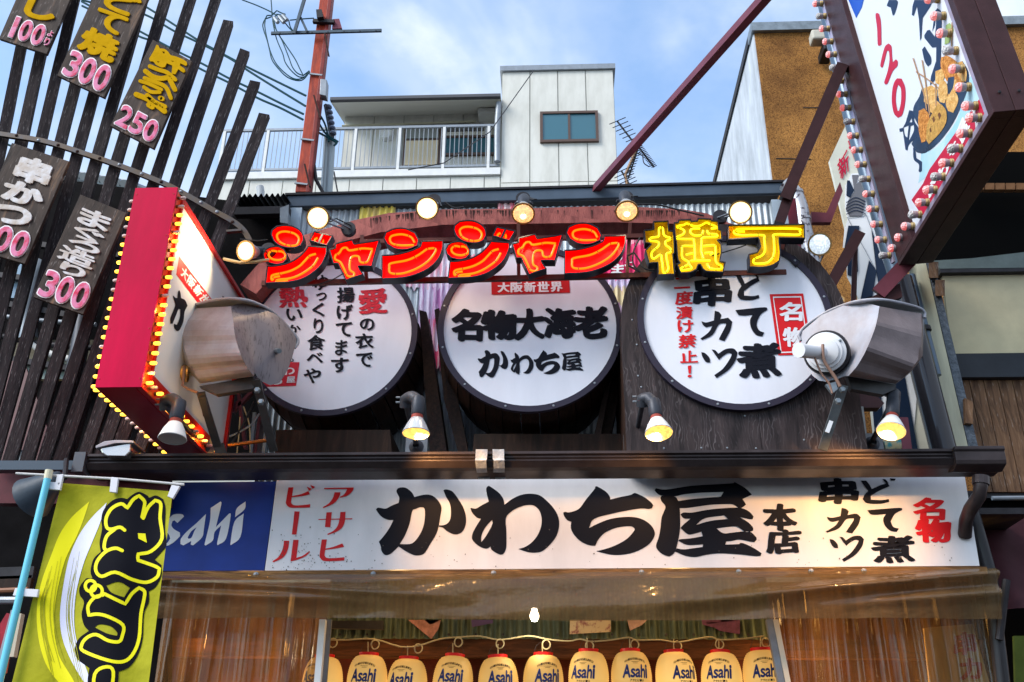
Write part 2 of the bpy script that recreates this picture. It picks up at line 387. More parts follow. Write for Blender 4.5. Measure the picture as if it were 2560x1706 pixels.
# ---- low roofs left of the shop, seen behind the slats
M_blk = mat('blackish_wall', (.009, .008, .009), .9, var=.5, vs=3, spec=.05)  # near-black wall colour with random variation
M_roofg = mat('grey_roof', (.30, .33, .36), .4, .5, var=.3, vs=6)
nb_ = thing('neighbour_building', 'dark timber and sheet building behind the wooden slats on the left', 'building', P(200, 900, 9.2))
q = [P(-300, 392, 9.2), P(560, 500, 9.2), P(722, 520, 9.2), P(722, 1160, 9.2), P(-400, 1160, 9.2)]
MB().prism(q, (0, .4, 0)).build('wall', M_blk, nb_)
MB().slab([P(-100, 375, 9.6), P(330, 452, 9.6), P(330, 470, 9.6), P(-100, 400, 9.6)], (0, 1.2, .15)).build('roof', M_roofg, nb_)
b = MB()
for i in range(9):
    p_ = P(190 + i * 17, 438 + i * 3, 9.5); b.tube([p_ + Vector((0, 0, .0)), p_ + Vector((.02, .5, .22)), p_ + Vector((.03, 1.0, .18))], .05, 6)
b.build('roof_tile', M_roofg, nb_, smooth=True)
tn = mat('stucco_tan', (.24, .215, .16), .9, var=.4, vs=12, bump=.4, bs=90)
MB().slab([P(20, 850, 9.1), P(240, 850, 9.1), P(220, 905, 9.1), P(10, 905, 9.1)], (0, .05, 0)).build('stucco_band', tn, nb_)
MB().slab([P(60, 905, 9.0), P(180, 905, 9.0), P(170, 948, 9.0), P(55, 948, 9.0)], (0, .05, 0)).build('window_pane', mat('pale_pane', (.35, .42, .38), .2), nb_)
MB().slab([P(20, 700, 9.0), P(55, 655, 9.0), P(45, 745, 9.0), P(8, 745, 9.0)], (0, .05, 0)).build('gap_pane', mat('bluish_pane', (.30, .42, .55), .2), nb_)
for (pts, r, m) in (([(78, 668), (98, 662), (70, 780), (70, 850)], .10, M_roofg), ([(215, 740), (200, 860), (180, 960)], .09, mat('dark_duct', (.09, .09, .10), .4, .5)), ([(75, 855), (110, 880), (200, 905)], .035, M_white), ([(0, 840), (100, 860), (230, 870)], .03, M_dark), ([(0, 790), (80, 800), (240, 812)], .025, M_alu)):
    MB().tube([P(x, y, 8.9) for x, y in catmull(pts, False)], r, 10).build('duct', m, nb_, smooth=True)
b = MB()
for (x0, y0, x1, y1) in ((0, 690, 250, 720), (10, 760, 230, 800), (0, 600, 300, 640), (30, 900, 230, 930)): b.bar(P(x0, y0, 8.95), P(x1, y1, 8.95), .06, .06)
b.build('beam', M_dark, nb_)
MB().bar(P(0, 1168, 7.45), P(192, 1168, 7.45), .1, .075).build('eave_gutter', mat('slate_gutter', (.065, .085, .11), .4, .2), nb_)
MB().slab([P(-20, 1184, 7.7), P(420, 1184, 7.7), P(420, 1262, 7.7), P(-20, 1258, 7.7)], (0, .1, 0)).build('fascia_board', mat('maroon_board', (.13, .022, .03), .45, var=.5, vs=4), nb_)
MB().slab([P(-20, 1262, 8.4), P(420, 1262, 8.4), P(420, 1720, 8.4), P(-20, 1720, 8.4)], (0, .1, 0)).build('lower_wall', M_blk, nb_)
one(MB().slab([P(-40, 895, 8.5), P(30, 905, 8.5), P(165, 1050, 8.5), P(200, 1160, 8.3), P(-40, 1160, 8.3)][:4] if 0 else [P(-40, 895, 8.4), P(60, 905, 8.4), P(150, 1160, 8.2), P(-40, 1160, 8.2)], (0, .03, 0)), 'maroon_sheet', mat('maroon_sheet', (.12, .018, .035), .4, var=.5, vs=2.5), 'dark maroon sheet slanting behind the slats at the left edge', 'metal sheet')
MB().tube([P(48, 1130, 7.9), P(58, 1155, 7.9)], .03, 8).build('pipe_stub', M_alu, nb_)
# roof strip and gutter between slats and shop wall
MB().bar(P(590, 533, 8.8), P(725, 530, 8.8), .09, .09).build('upper_gutter', M_dark, nb_)
b = MB(); n_ = 60
x0 = P(590, 505, 8.9).x; x1 = P(726, 505, 8.9).x; zc = P(650, 508, 8.9).z
b.grid(lambda u, v: (x0 + (x1 - x0) * u, 8.75 + v * .8, zc + .022 * math.sin(u * 62) + v * .12), 80, 3); b.build('corrugated_roof', mat('dark_corrugated', (.045, .05, .055), .5, .3), nb_, smooth=True)
MB().slab([P(700, 520, 8.75), P(722, 512, 8.75), P(720, 560, 8.75), P(700, 556, 8.75)], (0, .1, 0)).build('downpipe_head', M_roofg, nb_)
# goose neck vent pipe over that roof
one(MB().tube([P(650, 505, 12), P(652, 480, 12), P(650, 468, 12)], .055, 10).tube([P(652, 497, 12), P(668, 503, 12), P(690, 502, 12)], .055, 10), 'vent_pipe', mat('grey_pvc', (.42, .44, .46), .5), 'pale grey plastic elbow pipe on the low roof behind the slats', 'pipe', smooth=True)
# ================================================================== SHOP
shop = thing('shop_building', 'beer and skewer shop front clad in corrugated sheet with a blue grey roof edge', 'shop', (0, 9, 0))
M_corr = mat('galvanised', (.56, .62, .67), .42, .25, var=.6, vs=2.2, col2=(.20, .235, .26), stretch=(3, 3, .35), contrast=(.32, .66), bump=.1, bs=40)
cx0 = P(728, 540, 9).x; cx1 = P(1955, 500, 9).x
def corr(x0, x1, z0, z1, Y, amp=.011, pitch=.064, seg=8, vs=1):
    b = MB(); n = max(2, int((x1 - x0) / pitch * seg))
    b.grid(lambda u, v: (x0 + (x1 - x0) * u, Y - amp * math.cos((x0 + (x1 - x0) * u) / pitch * 2 * math.pi), z0 + (z1 - z0) * v), n, vs); return b
sheets = 7
for i in range(sheets):
    xa = cx0 + (cx1 - cx0) * i / sheets; xb = cx0 + (cx1 - cx0) * (i + 1) / sheets
    corr(xa, xb + .03, 4.0, 7.45, 9.0 - .003 * (i % 2)).build('wall_sheet', M_corr, shop, smooth=60)
MB().box((cx0 - .05, 9.03, 4.0), (cx1 + .05, 9.2, 7.4)).build('wall_core', M_dark, shop)
M_trim = mat('pale_trim', (.45, .53, .60), .4, .4, var=.2, vs=5)
MB().box((cx0 - .02, 8.93, 5.5), (cx0 + .13, 8.99, 7.45)).build('corner_trim', M_trim, shop)
MB().box((cx1 - .13, 8.93, 5.5), (cx1 + .02, 8.99, 7.45)).build('corner_trim', M_trim, shop)
M_fascia = mat('slate_fascia', (.085, .115, .155), .38, .2, var=.25, vs=3)
fa, fb, fc, fd = P(718, 490, 8.92), P(1957, 457, 8.92), P(1957, 483, 8.92), P(718, 517, 8.92)
MB().hexa([fa, fb, fc, fd] + [x + Vector((0, .05, .0)) for x in (fa, fb, fc, fd)]).build('roof_fascia', M_fascia, shop, bevel=.008)
MB().slab([fa + Vector((-.02, -.02, .0)), fb + Vector((.02, -.02, 0)), fb + Vector((.02, -.02, .025)), fa + Vector((-.02, -.02, .025))], (0, 2.5, .25)).build('roof_edge', M_dark, shop)
# posters pasted over the corrugated sheet
def poster(px, py, qx, qy, m, label, name='torn_poster'):
    a = P(px, py, 8.985); c = P(qx, qy, 8.985)
    b = MB(); n = 60
    b.grid(lambda u, v: (a.x + (c.x - a.x) * u, 8.972 - .012 * math.cos((a.x + (c.x - a.x) * u) / .064 * 2 * math.pi), a.z + (c.z - a.z) * v + (.02 * math.sin(u * 37) + .015 * math.sin(u * 91)) * (1 if v > .5 else .4)), n, 4)
    return one(b, name, m, label, 'poster', smooth=60)
def streak(name, c1, c2, sc_=5, st=(4, 4, .6)): return mat(name, c1, .6, var=.5, vs=sc_, col2=c2, stretch=st, contrast=(.42, .56))
poster(900, 520, 985, 580, streak('paper_yellow', (.75, .62, .12), (.55, .42, .15)), 'torn yellow paper on the corrugated wall left of the second spot lamp')
poster(1245, 510, 1300, 560, streak('paper_red', (.75, .12, .2), (.75, .6, .6)), 'red printed paper on the wall just left of the middle spot lamp')
poster(1020, 640, 1185, 720, streak('paper_pinkwhite', (.75, .68, .78), (.7, .25, .35)), 'pale pink printed poster on the wall between left and middle drum')
poster(1050, 705, 1165, 880, streak('paper_lilac', (.72, .66, .82), (.45, .18, .42), 4), 'faded lilac poster in the gap between left and middle drum')
poster(1062, 800, 1130, 925, streak('paper_crimson', (.68, .05, .16), (.75, .45, .5), 7), 'shredded crimson poster low in the gap between left and middle drum')
poster(1505, 574, 1650, 612, streak('paper_pale', (.75, .7, .72), (.6, .12, .2), 9), 'narrow white and red poster between the neon bars on the right')
poster(1500, 596, 1640, 700, streak('paper_magenta', (.78, .03, .16), (.62, .03, .12), 3), 'bright crimson poster behind the loop of black cable')
poster(1480, 694, 1640, 722, streak('paper_lavender', (.68, .6, .80), (.35, .25, .4), 12), 'lavender poster strip just under the crimson poster')
poster(1500, 718, 1620, 765, streak('paper_sand', (.66, .55, .33), (.5, .36, .2), 8), 'sand coloured poster strip between middle and right drum')
poster(1535, 760, 1600, 870, streak('paper_violet', (.55, .2, .55), (.7, .55, .66), 6), 'violet and pink poster in the gap between middle and right drum')
pt = MB(); pl9 = YP(8.955); put(pt, 'う', (1528, 632, 1556, 656), pl9, .03, 0); put(pt, 'ま', (1528, 660, 1560, 690), pl9, .03, 0); put(pt, 'こ', (1562, 655, 1584, 668), pl9, .03, 0)
one(pt, 'poster_print', mat('print_white', (.8, .8, .8), .6), 'white brushed letters on the crimson poster', 'lettering')
# awning gutter
gut = thing('awning_gutter', 'long dark brown gutter running over the whole shop sign', 'gutter', (0, 7.5, 4))
M_gut = mat('brown_gutter', (.065, .05, .052), .36, .25, var=.35, vs=5, col2=(.04, .03, .03), bump=.05, bs=120)
gxa = P(193, 1145, 7.4).x; gxb = P(2505, 1132, 7.4).x
z1 = P(1400, 1130, 7.38).z; z2 = P(1400, 1149, 7.38).z; z3 = P(1400, 1174, 7.42).z; z4 = P(1400, 1194, 7.62).z
prof = [(7.36, z1), (7.36, z1 - .02), (7.385, z1 - .03), (7.385, z2 + .02), (7.40, z2 + .01), (7.40, z2), (7.36, z2 - .015), (7.40, z3 + .01), (7.45, z3), (7.62, z3 - .01), (7.62, z4), (7.66, z4), (7.66, z1 - .02), (7.52, z1 - .02), (7.52, z1)]
MB().prism([(gxa + .1, y, z) for y, z in prof], (gxb - gxa - .1, 0, 0)).build('gutter_profile', M_gut, gut)
cap = [(y - .012 if y < 7.5 else y, z + (.012 if z > z2 else 0)) for y, z in prof if not (y > 7.9 and z < z3)]
MB().prism([(gxa, 7.345, z3 - .02), (gxa, 7.345, z1 + .012), (gxa, 7.5, z1 + .012), (gxa, 7.5, z3 - .02)], (.09, 0, 0)).build('end_cap', mat('grey_cap', (.10, .11, .13), .4), gut)
ex = P(2395, 1150, 7.3).x
MB().prism([(ex, 7.345, z3 + .0), (ex, 7.335, z3 + .03), (ex, 7.335, z1 - .03), (ex, 7.32, z1 - .02), (ex, 7.32, z1 + .008), (ex, 7.56, z1 + .008), (ex, 7.56, z3 - .0), (ex, 7.45, z3 - .03)], (P(2520, 1140, 7.3).x - ex, 0, 0)).build('corner_box', M_gut, gut, bevel=.006)
M_tape = mat('duct_tape', (.50, .53, .57), .45, .15, var=.3, vs=25, bump=.7, bs=18)
for xa in (1190, 1233):
    b = MB(); q0 = P(xa, 1140, 7.34).x; q1 = P(xa + 28, 1140, 7.34).x; pr = [(7.345, z1 + .01), (7.35, z2 - .0), (7.34, z2 - .02), (7.39, z3), (7.46, z3 - .012), (7.60, z4 + .05), (7.60, z4 - .015)]
    rng = [[random.uniform(-.006, .006) for _ in range(3)] for _ in pr]
    b.grid(lambda u, v: (q0 + (q1 - q0) * u + rng[round(v * 6)][round(u * 2)], pr[round(v * 6)][0] - .005 + rng[round(v * 6)][round(u * 2)] * .6, pr[round(v * 6)][1]), 2, 6)
    one(b, 'tape_strap', M_tape, 'silver tape wrapped round the gutter, ' + ('left strip of the pair' if xa < 1200 else 'right strip of the pair'), 'tape', 'tape strips round the gutter')
dp = thing('rain_downpipe', 'dark brown elbow and downpipe under the right end of the gutter', 'pipe', P(2450, 1230, 7.4))
MB().tube([P(x, y, Y) for x, y, Y in ((2452, 1195, 7.42), (2452, 1215, 7.42), (2448, 1240, 7.45), (2425, 1275, 7.6), (2415, 1300, 7.8), (2412, 1340, 7.9))], .052, 12).build('elbow', M_gut, dp, smooth=60)
MB().tube([P(2452, 1192, 7.42), P(2452, 1212, 7.42)], .062, 12).build('collar', M_gut, dp)
MB().tube([P(2425, 1262, 7.95), P(2475, 1440, 8.0), P(2512, 1760, 8.05)], .055, 12).build('lower_pipe', mat('black_pipe', (.03, .03, .034), .35, .2), dp, smooth=True)
# ================================================================== MAIN SIGN
M_sign = mat('sign_white', (.78, .77, .80), .38, var=.14, vs=2.2, stretch=(1.6, 1, .5), contrast=(.28, .6), bump=.06, bs=3)
M_ink = mat('ink_black', (.008, .009, .015), .5, spec=.08)
M_red = mat('print_red', (.62, .008, .012), .45)
SY = 7.9
sg = thing('shop_sign', 'long white shop sign with big black brushed characters under the gutter', 'sign', P(1500, 1425, SY))
def signquad(pts, m, parent, name='face', d=.12): return MB().slab([P(x, y, SY) for x, y in pts], (0, d, 0)).build(name, m, parent)
signquad([(692, 1200), (2412, 1192), (2449, 1415), (662, 1427)], M_sign, sg, 'sign_face')
pl = YP(SY)
bigs = MB(); BRUSH = []
def bigflat(outer, holes=(), lift=.004): BRUSH.append((len(bigs.mk), outer, holes, lift)); flat(bigs, pl, outer, holes, lift)
r3 = Z(920, 1190, 4.706); r4 = Z(1400, 1190, 4.525)
bigs.mark(); bigflat(r3('335,180 350,150 385,137 430,137 470,155 520,200 545,250 620,230 690,220 750,230 800,265 845,320 865,380 850,480 830,600 800,690 740,790 680,890 640,925 575,937 520,925 450,890 360,830 310,880 260,920 210,933 175,910 155,870 150,830 128,775 200,690 260,600 300,518 240,518 180,495 130,450 93,395 115,375 150,378 210,385 280,350 360,318 368,260 350,220'),
     [r3('520,415 560,390 610,370 650,370 668,400 668,500 650,600 610,690 550,770 490,802 375,803 440,690 490,560')])
bigflat(r3('887,170 910,160 950,165 1000,190 1060,270 1120,370 1150,470 1150,570 1115,650 1060,685 1000,685 930,650 880,610 835,598 835,583 890,580 940,555 970,500 975,400 960,320 920,250'))
bigs.mark(); bigflat(r3('1390,160 1400,130 1422,117 1460,140 1540,200 1590,270 1605,340 1700,270 1800,225 1910,210 2020,230 2110,300 2190,390 2240,490 2248,590 2220,700 2150,800 2060,880 1980,903 1900,900 1840,885 1770,860 1850,835 1930,780 2000,690 2040,580 2040,480 2010,400 1950,350 1880,343 1800,360 1700,410 1622,495 1628,650 1628,820 1615,880 1590,922 1550,925 1480,890 1448,860 1442,830 1400,855 1340,845 1270,800 1225,745 1230,680 1270,600 1330,505 1280,490 1230,440 1205,385 1215,378 1270,385 1340,345 1420,303 1400,220'),
     [r3('1460,518 1463,570 1400,690 1335,780 1332,720 1360,640 1410,570')])
bigs.mark(); bigflat(r4('390,150 395,125 415,118 450,135 520,180 560,230 567,268 680,240 800,215 840,195 880,205 960,245 1030,300 1055,335 1040,365 1000,375 930,368 800,385 600,425 385,487 330,590 430,540 560,490 700,467 840,467 950,500 1030,560 1070,630 1065,690 1010,770 900,840 780,880 650,895 540,885 410,852 520,825 640,780 760,710 840,620 840,590 800,570 700,575 600,600 500,650 435,720 412,765 400,790 330,785 240,745 170,680 125,600 128,520 80,500 45,450 37,415 60,407 110,412 215,372 300,260'))
bigs.mark(); bigflat(r4('1070,165 1085,140 1200,155 1500,112 1930,87 1970,68 2090,135 2172,212 2065,262 2105,325 2055,362 2020,362 1980,335 1920,320 1700,328 1450,362 1350,365 1340,285 1500,262 1820,235 1850,183 1600,190 1400,210 1290,232 1150,222 1100,200'))
bigflat(r4('1135,250 1150,225 1290,232 1330,270 1350,320 1358,450 1358,600 1335,740 1300,860 1250,905 1215,908 1150,880 1100,830 1088,780 1115,700 1135,600 1150,470 1190,370 1185,330 1150,290'), lift=.0046)
bigflat(r4('1362,437 1400,415 1500,415 1700,380 1950,360 2060,368 2140,405 2190,460 2180,490 2140,488 2030,465 2120,520 2180,580 2185,620 2140,632 2090,630 2000,575 1900,577 1770,595 1845,648 1950,642 2060,630 2150,632 2215,690 2225,720 2200,750 2160,745 2030,720 1950,735 1880,742 1870,778 2020,772 2035,760 2080,765 2180,810 2280,875 2270,905 2200,907 2050,890 1880,878 1760,878 1640,895 1540,917 1450,910 1380,890 1300,855 1320,820 1400,832 1500,820 1615,805 1620,773 1500,782 1420,775 1340,735 1360,718 1480,707 1615,683 1600,632 1480,663 1430,650 1362,590 1400,550 1475,485 1400,480'),
     [r4('1540,555 1640,480 1860,447 1898,488 1700,510')], lift=.0052)
bigs.build('shop_name_lettering', M_ink, sg)
def col(mb, s, x, y0, y1, wpx, pl, off=.035, lean=0, lift=.004, shear=0.06):
    n = len(s); h = (y1 - y0) / n
    for i, ch in enumerate(s):
        cx = x + lean * (i - (n - 1) / 2); ww = wpx * (.30 if ch in '!！1' else 1) ; g = h * .07
        put(mb, ch, (cx - ww / 2, y0 + i * h + g, cx + ww / 2, y0 + (i + 1) * h - g), pl, off, lift, shear)
b = MB(); put(b, '本', (1908, 1258, 1992, 1328), pl, .045, .004, .05); put(b, '店', (1915, 1322, 2002, 1386), pl, .045, .0045, .05)
put(b, '串', (2048, 1196, 2145, 1262), pl, .045, .004, .06)
put(b, '煮', (2180, 1338, 2286, 1408), pl, .038, .004, .05)
b.build('side_lettering', M_ink, sg)
b = MB(); put(b, '名', (2282, 1244, 2362, 1302), pl, .045, .004, .06); put(b, '物', (2290, 1296, 2378, 1358), pl, .045, .0046, .05)
r7 = Z(660, 1190, 6.533)
for t in ('398,188 480,188 445,420 450,450 490,480 600,480 757,463 750,517 560,523 450,522 390,500 358,450 360,410', '440,334 600,300 725,248 750,302 600,335 436,352', '697,175 780,213 735,247', '752,148 838,180 795,215', '498,580 582,583 530,960 455,958',
          '325,1060 412,1060 395,1180 350,1290 270,1360 150,1412 135,1395 230,1330 290,1230 318,1130', '478,1045 565,1047 528,1340 640,1300 738,1227 752,1245 680,1310 560,1365 432,1398',
          '980,198 1468,190 1450,240 1370,320 1245,358 1235,345 1310,300 1358,215 980,217', '1152,268 1252,268 1225,350 1140,450 970,528 958,512 1050,455 1120,370',
          '888,705 1443,693 1440,710 888,720', '1020,597 1108,593 1083,840 995,835', '1248,592 1332,588 1320,740 1280,840 1190,910 1045,967 1030,950 1130,900 1200,820 1235,700',
          '943,1040 1027,1038 992,1270 995,1310 1030,1340 1150,1343 1315,1328 1310,1383 1140,1392 980,1390 925,1350 908,1290', '990,1192 1130,1160 1280,1103 1307,1160 1150,1190 990,1210'):
    (b.mark() if t[:3] in ('398', '498', '325', '980', '888', '943') else 0); flat(b, pl, r7(t), lift=.004 + .0003 * random.random(), smooth=True)
b.build('red_lettering', M_red, sg)
b = MB()
for i in range(170):   # insect and dirt specks
    x = random.choice([random.gauss(760, 70), random.uniform(700, 2430)]); y = 1425 - abs(random.gauss(0, 50))
    if x < 680 or y < 1215: continue
    s_ = random.uniform(.6, 1.6); b.fill([pl.hit(x + s_ * math.cos(a * 1.05), y + s_ * 1.3 * math.sin(a * 1.05), .0065) for a in range(6)])
b.build('dirt_specks', mat('speck', (.12, .11, .10), .9), sg)['kind'] = 'stuff'
bs_ = thing('beer_sign', 'deep blue beer sign with white latin letters left of the white sign', 'sign', P(550, 1425, SY))
signquad([(300, 1208), (690, 1204), (660, 1427), (290, 1428)], mat('sign_blue', (.004, .03, .24), .4, var=.25, vs=3), bs_, 'sign_face')
ra = Z(0, 1236, 3.336); b = MB().mark()
flat(b, pl, ra('1380,300 1395,235 1430,180 1470,165 1520,168 1535,185 1480,240 1455,218 1438,225 1430,260 1450,290 1500,320 1502,350 1450,400 1400,428 1375,420 1400,400 1420,370 1408,335'))
b.mark(); flat(b, pl, ra('1718,165 1700,290 1685,360 1610,427 1590,420 1595,390 1530,427 1505,415 1510,370 1560,310 1640,240'), [ra('1640,275 1595,310 1565,360 1572,372 1597,362 1620,310')])
b.mark(); flat(b, pl, ra('1840,60 1845,90 1800,275 1912,160 1924,180 1885,370 1815,425 1812,400 1845,260 1790,315 1775,385 1715,428 1705,420 1750,230 1757,115'))
b.mark(); flat(b, pl, ra('2033,160 2005,355 1925,425 1923,400 1955,230')); flat(b, pl, ra('2048,60 2040,125 1960,192 1975,118'))
b.mark(); flat(b, pl, ra('1400,60 1345,425 1290,425 1300,350 1230,350 1180,430 1130,425 1250,260 1330,110'), [ra('1310,210 1300,310 1250,310')])
b.build('brand_lettering', M_sign, bs_)
# timber strip and vinyl below
M_strip = wood('amber_timber', (.05, .022, .008), (.26, .13, .045), (.42, .25, .09), 4, (1.0, 12, 12), .6, .4)
ts = thing('timber_batten', 'stained wooden batten with bolts below the white sign', 'batten', P(1400, 1440, 7.86))
q = [P(395, 1430, 7.86), P(2468, 1417, 7.86), P(2470, 1436, 7.86), P(395, 1446, 7.86)]
MB().slab(q, (0, .08, 0)).build('board', M_strip, ts, bevel=.004)
for x in (640, 933, 1234, 1604, 1847, 2028, 2160):
    p_ = P(x, 1437 - (x - 640) * .006, 7.855); MB().lathe([(0, .022), (.009, .02), (.012, .008), (.02, .006), (.022, 0)], look(p_, (0, -1, 0)), 10).build('bolt', M_alu, ts, smooth=True)
def vinyl(name, tint, alpha, rough=.28, dirt=(.18, .11, .05), st=(1.6, 1, 1), ts=2.4):
    m = bpy.data.materials.new(name); m.use_nodes = True; n = m.node_tree.nodes; l = m.node_tree.links.new; b = n['Principled BSDF']; out = n['Material Output']
    b.inputs['Roughness'].default_value = rough; b.inputs['Coat Weight'].default_value = 1; b.inputs['Coat Roughness'].default_value = .07
    c = n.new('ShaderNodeTexCoord'); mp = n.new('ShaderNodeMapping'); mp.inputs['Scale'].default_value = st; l(c.outputs['Object'], mp.inputs[0])
    t = n.new('ShaderNodeTexNoise'); t.inputs['Scale'].default_value = ts; t.inputs['Detail'].default_value = 9; l(mp.outputs[0], t.inputs[0])
    r = n.new('ShaderNodeValToRGB'); r.color_ramp.elements[0].position = .35; r.color_ramp.elements[1].position = .7; r.color_ramp.elements[0].color = (*dirt, 1); r.color_ramp.elements[1].color = (*tint, 1); l(t.outputs[0], r.inputs[0]); l(r.outputs[0], b.inputs['Base Color'])
    tl_ = n.new('ShaderNodeBsdfTranslucent'); l(r.outputs[0], tl_.inputs[0]); a = n.new('ShaderNodeMixShader'); a.inputs[0].default_value = .32; l(b.outputs[0], a.inputs[1]); l(tl_.outputs[0], a.inputs[2])
    tr_ = n.new('ShaderNodeBsdfTransparent'); tr_.inputs[0].default_value = (.92, .80, .62, 1); mx = n.new('ShaderNodeMixShader'); mr = n.new('ShaderNodeMapRange'); mr.inputs[1].default_value = .3; mr.inputs[2].default_value = .7; mr.inputs[3].default_value = alpha - .12; mr.inputs[4].default_value = alpha + .1
    l(t.outputs[0], mr.inputs[0]); l(mr.outputs[0], mx.inputs[0]); l(a.outputs[0], mx.inputs[1]); l(tr_.outputs[0], mx.inputs[2]); l(mx.outputs[0], out.inputs[0])
    t2 = n.new('ShaderNodeTexNoise'); t2.inputs['Scale'].default_value = 5; t2.inputs['Detail'].default_value = 3; bp = n.new('ShaderNodeBump'); bp.inputs['Strength'].default_value = .5; bp.inputs['Distance'].default_value = .04; l(mp.outputs[0], t2.inputs[0]); l(t2.outputs[0], bp.inputs['Height']); l(bp.outputs[0], b.inputs['Normal'])
    return m
def sm(t): t = max(0, min(1, t)); return t * t * (3 - 2 * t)
va = P(400, 1440, 7.84); vb = P(2470, 1425, 7.84); vz = P(1400, 1549, 7.84).z
def pelmet(u, v):
    x = va.x + (vb.x + .03 - va.x) * u; z = va.z + (vb.z - va.z) * u; zb = vz + .01 * math.sin(u * 9)
    zz = z + (zb - z) * v
    swl = math.exp(-((v - (.15 + 1.1 * u)) * 9) ** 2) * sm(1 - u * 2.2) + .7 * math.exp(-((v - (.42 + .9 * u)) * 9) ** 2) * sm(1 - u * 2.6)
    swr = math.exp(-((v - (.12 + 1.5 * (1 - u))) * 8) ** 2) * sm((u - .55) * 3) + .6 * math.exp(-((v - (.5 + 1.2 * (1 - u))) * 8) ** 2) * sm((u - .7) * 3.5)
    y = 7.83 - .10 * swl - .11 * swr - .035 * math.sin(v * 3.1) - .012 * math.sin(v * 9 + u * 14) * (.4 + u * (1 - u) * 2) - .012 * math.sin(u * 41 + v * 3) * v - .008 * math.sin(u * 97) * v
    return (x, y, zz)
one(MB().grid(pelmet, 260, 22), 'vinyl_pelmet', vinyl('vinyl_brown', (.27, .185, .09), .40, .18, (.15, .09, .04), (1.2, 1, 2.0), 2.2), 'dirty translucent brown vinyl valance hanging under the batten', 'awning', smooth=80)
def curtain(xa, xb, seed, label, m):
    a = P(xa, 1540, 8.15); b_ = P(xb, 1540, 8.15); rnd = random.Random(seed); ph = [(rnd.uniform(14, 60), rnd.uniform(0, 6), rnd.uniform(.02, .05)) for _ in range(6)]
    def f(u, v):
        x = a.x + (b_.x - a.x) * u; return (x + .02 * math.sin(v * 2 + u * 9), 8.18 - sum(A * (1 - 1.7 * abs(math.sin(x * k * .36 + p_ + v * .3)) ** .8) for k, p_, A in ph) * (.6 + .4 * v), a.z + .55 - v * 2.1)
    return one(MB().grid(f, 420, 8), 'vinyl_curtain', m, label, 'curtain', 'vinyl curtains beside the entrance', smooth=80)
Mv = vinyl('vinyl_amber', (.30, .185, .075), .40, .14, (.08, .042, .015), (2.5, 1, .5), 2.2)
curtain(395, 815, 3, 'folded amber vinyl curtain left of the lantern row, behind the yellow banner', Mv)
curtain(1925, 2475, 5, 'folded amber vinyl curtain right of the lantern row', Mv)
# inside of the entrance
M_inred = mat('dark_red_board', (.065, .006, .005), .6, var=.6, vs=6, bump=.2, bs=60)
ent = thing('entrance_interior', 'dark red boarded entrance seen under the awning behind the lanterns', 'entrance', (0, 9.3, 0))
za = P(1300, 1606, 9.3).z
MB().box((P(380, 1700, 9.6).x, 9.6, 0), (P(2500, 1700, 9.6).x, 9.7, za + .6)).build('back_wall', M_inred, ent)
MB().box((P(380, 1606, 9.15).x, 9.1, za - .16), (P(2480, 1606, 9.15).x, 9.22, za)).build('lintel', wood('lintel_wood', (.02, .008, .004), (.07, .026, .012), None, 3, (1, 10, 10)), ent)
M_corrg = mat('green_corrugated', (.085, .115, .085), .5, .3, var=.5, vs=6, stretch=(3, 3, .5))
corr(P(812, 1600, 9.05).x, P(1930, 1600, 9.05).x, za - .01, P(1300, 1440, 9.05).z, 9.05, .016, .085).build('corrugated_panel', M_corrg, ent, smooth=60)
MB().box((P(380, 1606, 9.15).x, 7.95, P(1300, 1440, 8.6).z + .35), (P(2480, 1606, 9.15).x, 9.6, P(1300, 1440, 8.6).z + .4)).build('ceiling', M_dark, ent)
b = MB()
for i in range(17):
    p_ = P(850 + i * 68, 1587, 9.03); b.tube([p_, p_ + Vector((0, -.012, 0))], .012, 6)
b.build('screw_row', M_dark, ent)['kind'] = 'stuff'
M_post = mat('grey_post', (.22, .23, .25), .45, .4, var=.3, vs=8)
MB().bar(P(808, 1550, 8.12), P(790, 1760, 8.12), .055, .05).build('door_post', M_white, ent)
MB().bar(P(822, 1550, 8.2), P(805, 1760, 8.2), .03, .05).build('door_post', M_post, ent)
MB().bar(P(1922, 1550, 8.12), P(1962, 1760, 8.12), .06, .05).build('door_post', M_post, ent)
MB().bar(P(1938, 1550, 8.1), P(1980, 1760, 8.1), .035, .04).build('door_post', mat('cream_post', (.55, .47, .36), .5), ent)
poster_m = mat('flyer', (.52, .42, .26), .7, var=.6, vs=14, col2=(.25, .10, .10), contrast=(.4, .5))
def sheet(pts, m, label, name='flyer', Y=8.98, cat='poster', d=.004): return one(MB().slab([P(x, y, Y) for x, y in pts], (0, d, 0)), name, m, label, cat)
sheet([(1425, 1550), (1527, 1550), (1527, 1580), (1424, 1586)], poster_m, 'curled cream flyer with small drawings, above the lantern row')
sheet([(1568, 1550), (1618, 1550), (1605, 1563), (1575, 1577)], mat('flyer_pink', (.5, .33, .28), .7, var=.4, vs=20), 'small pale pink flyer corner right of the cream flyer')
sheet([(1020, 1550), (1102, 1550), (1095, 1575), (1078, 1598), (1050, 1575)], mat('flyer_rose', (.42, .20, .18), .7, var=.6, vs=14), 'rose coloured pointed flyer above the fourth lantern from the left')
sheet([(1754, 1550), (1850, 1550), (1850, 1586), (1800, 1578), (1756, 1562)], mat('flyer_plum', (.16, .06, .14), .6, var=.5, vs=14), 'plum coloured printed sheet above the right end of the lantern row')
sheet([(1178, 1550), (1232, 1550), (1232, 1558), (1180, 1568)], mat('flyer_navy', (.08, .05, .13), .6), 'narrow navy flyer left of the ceiling bulb')
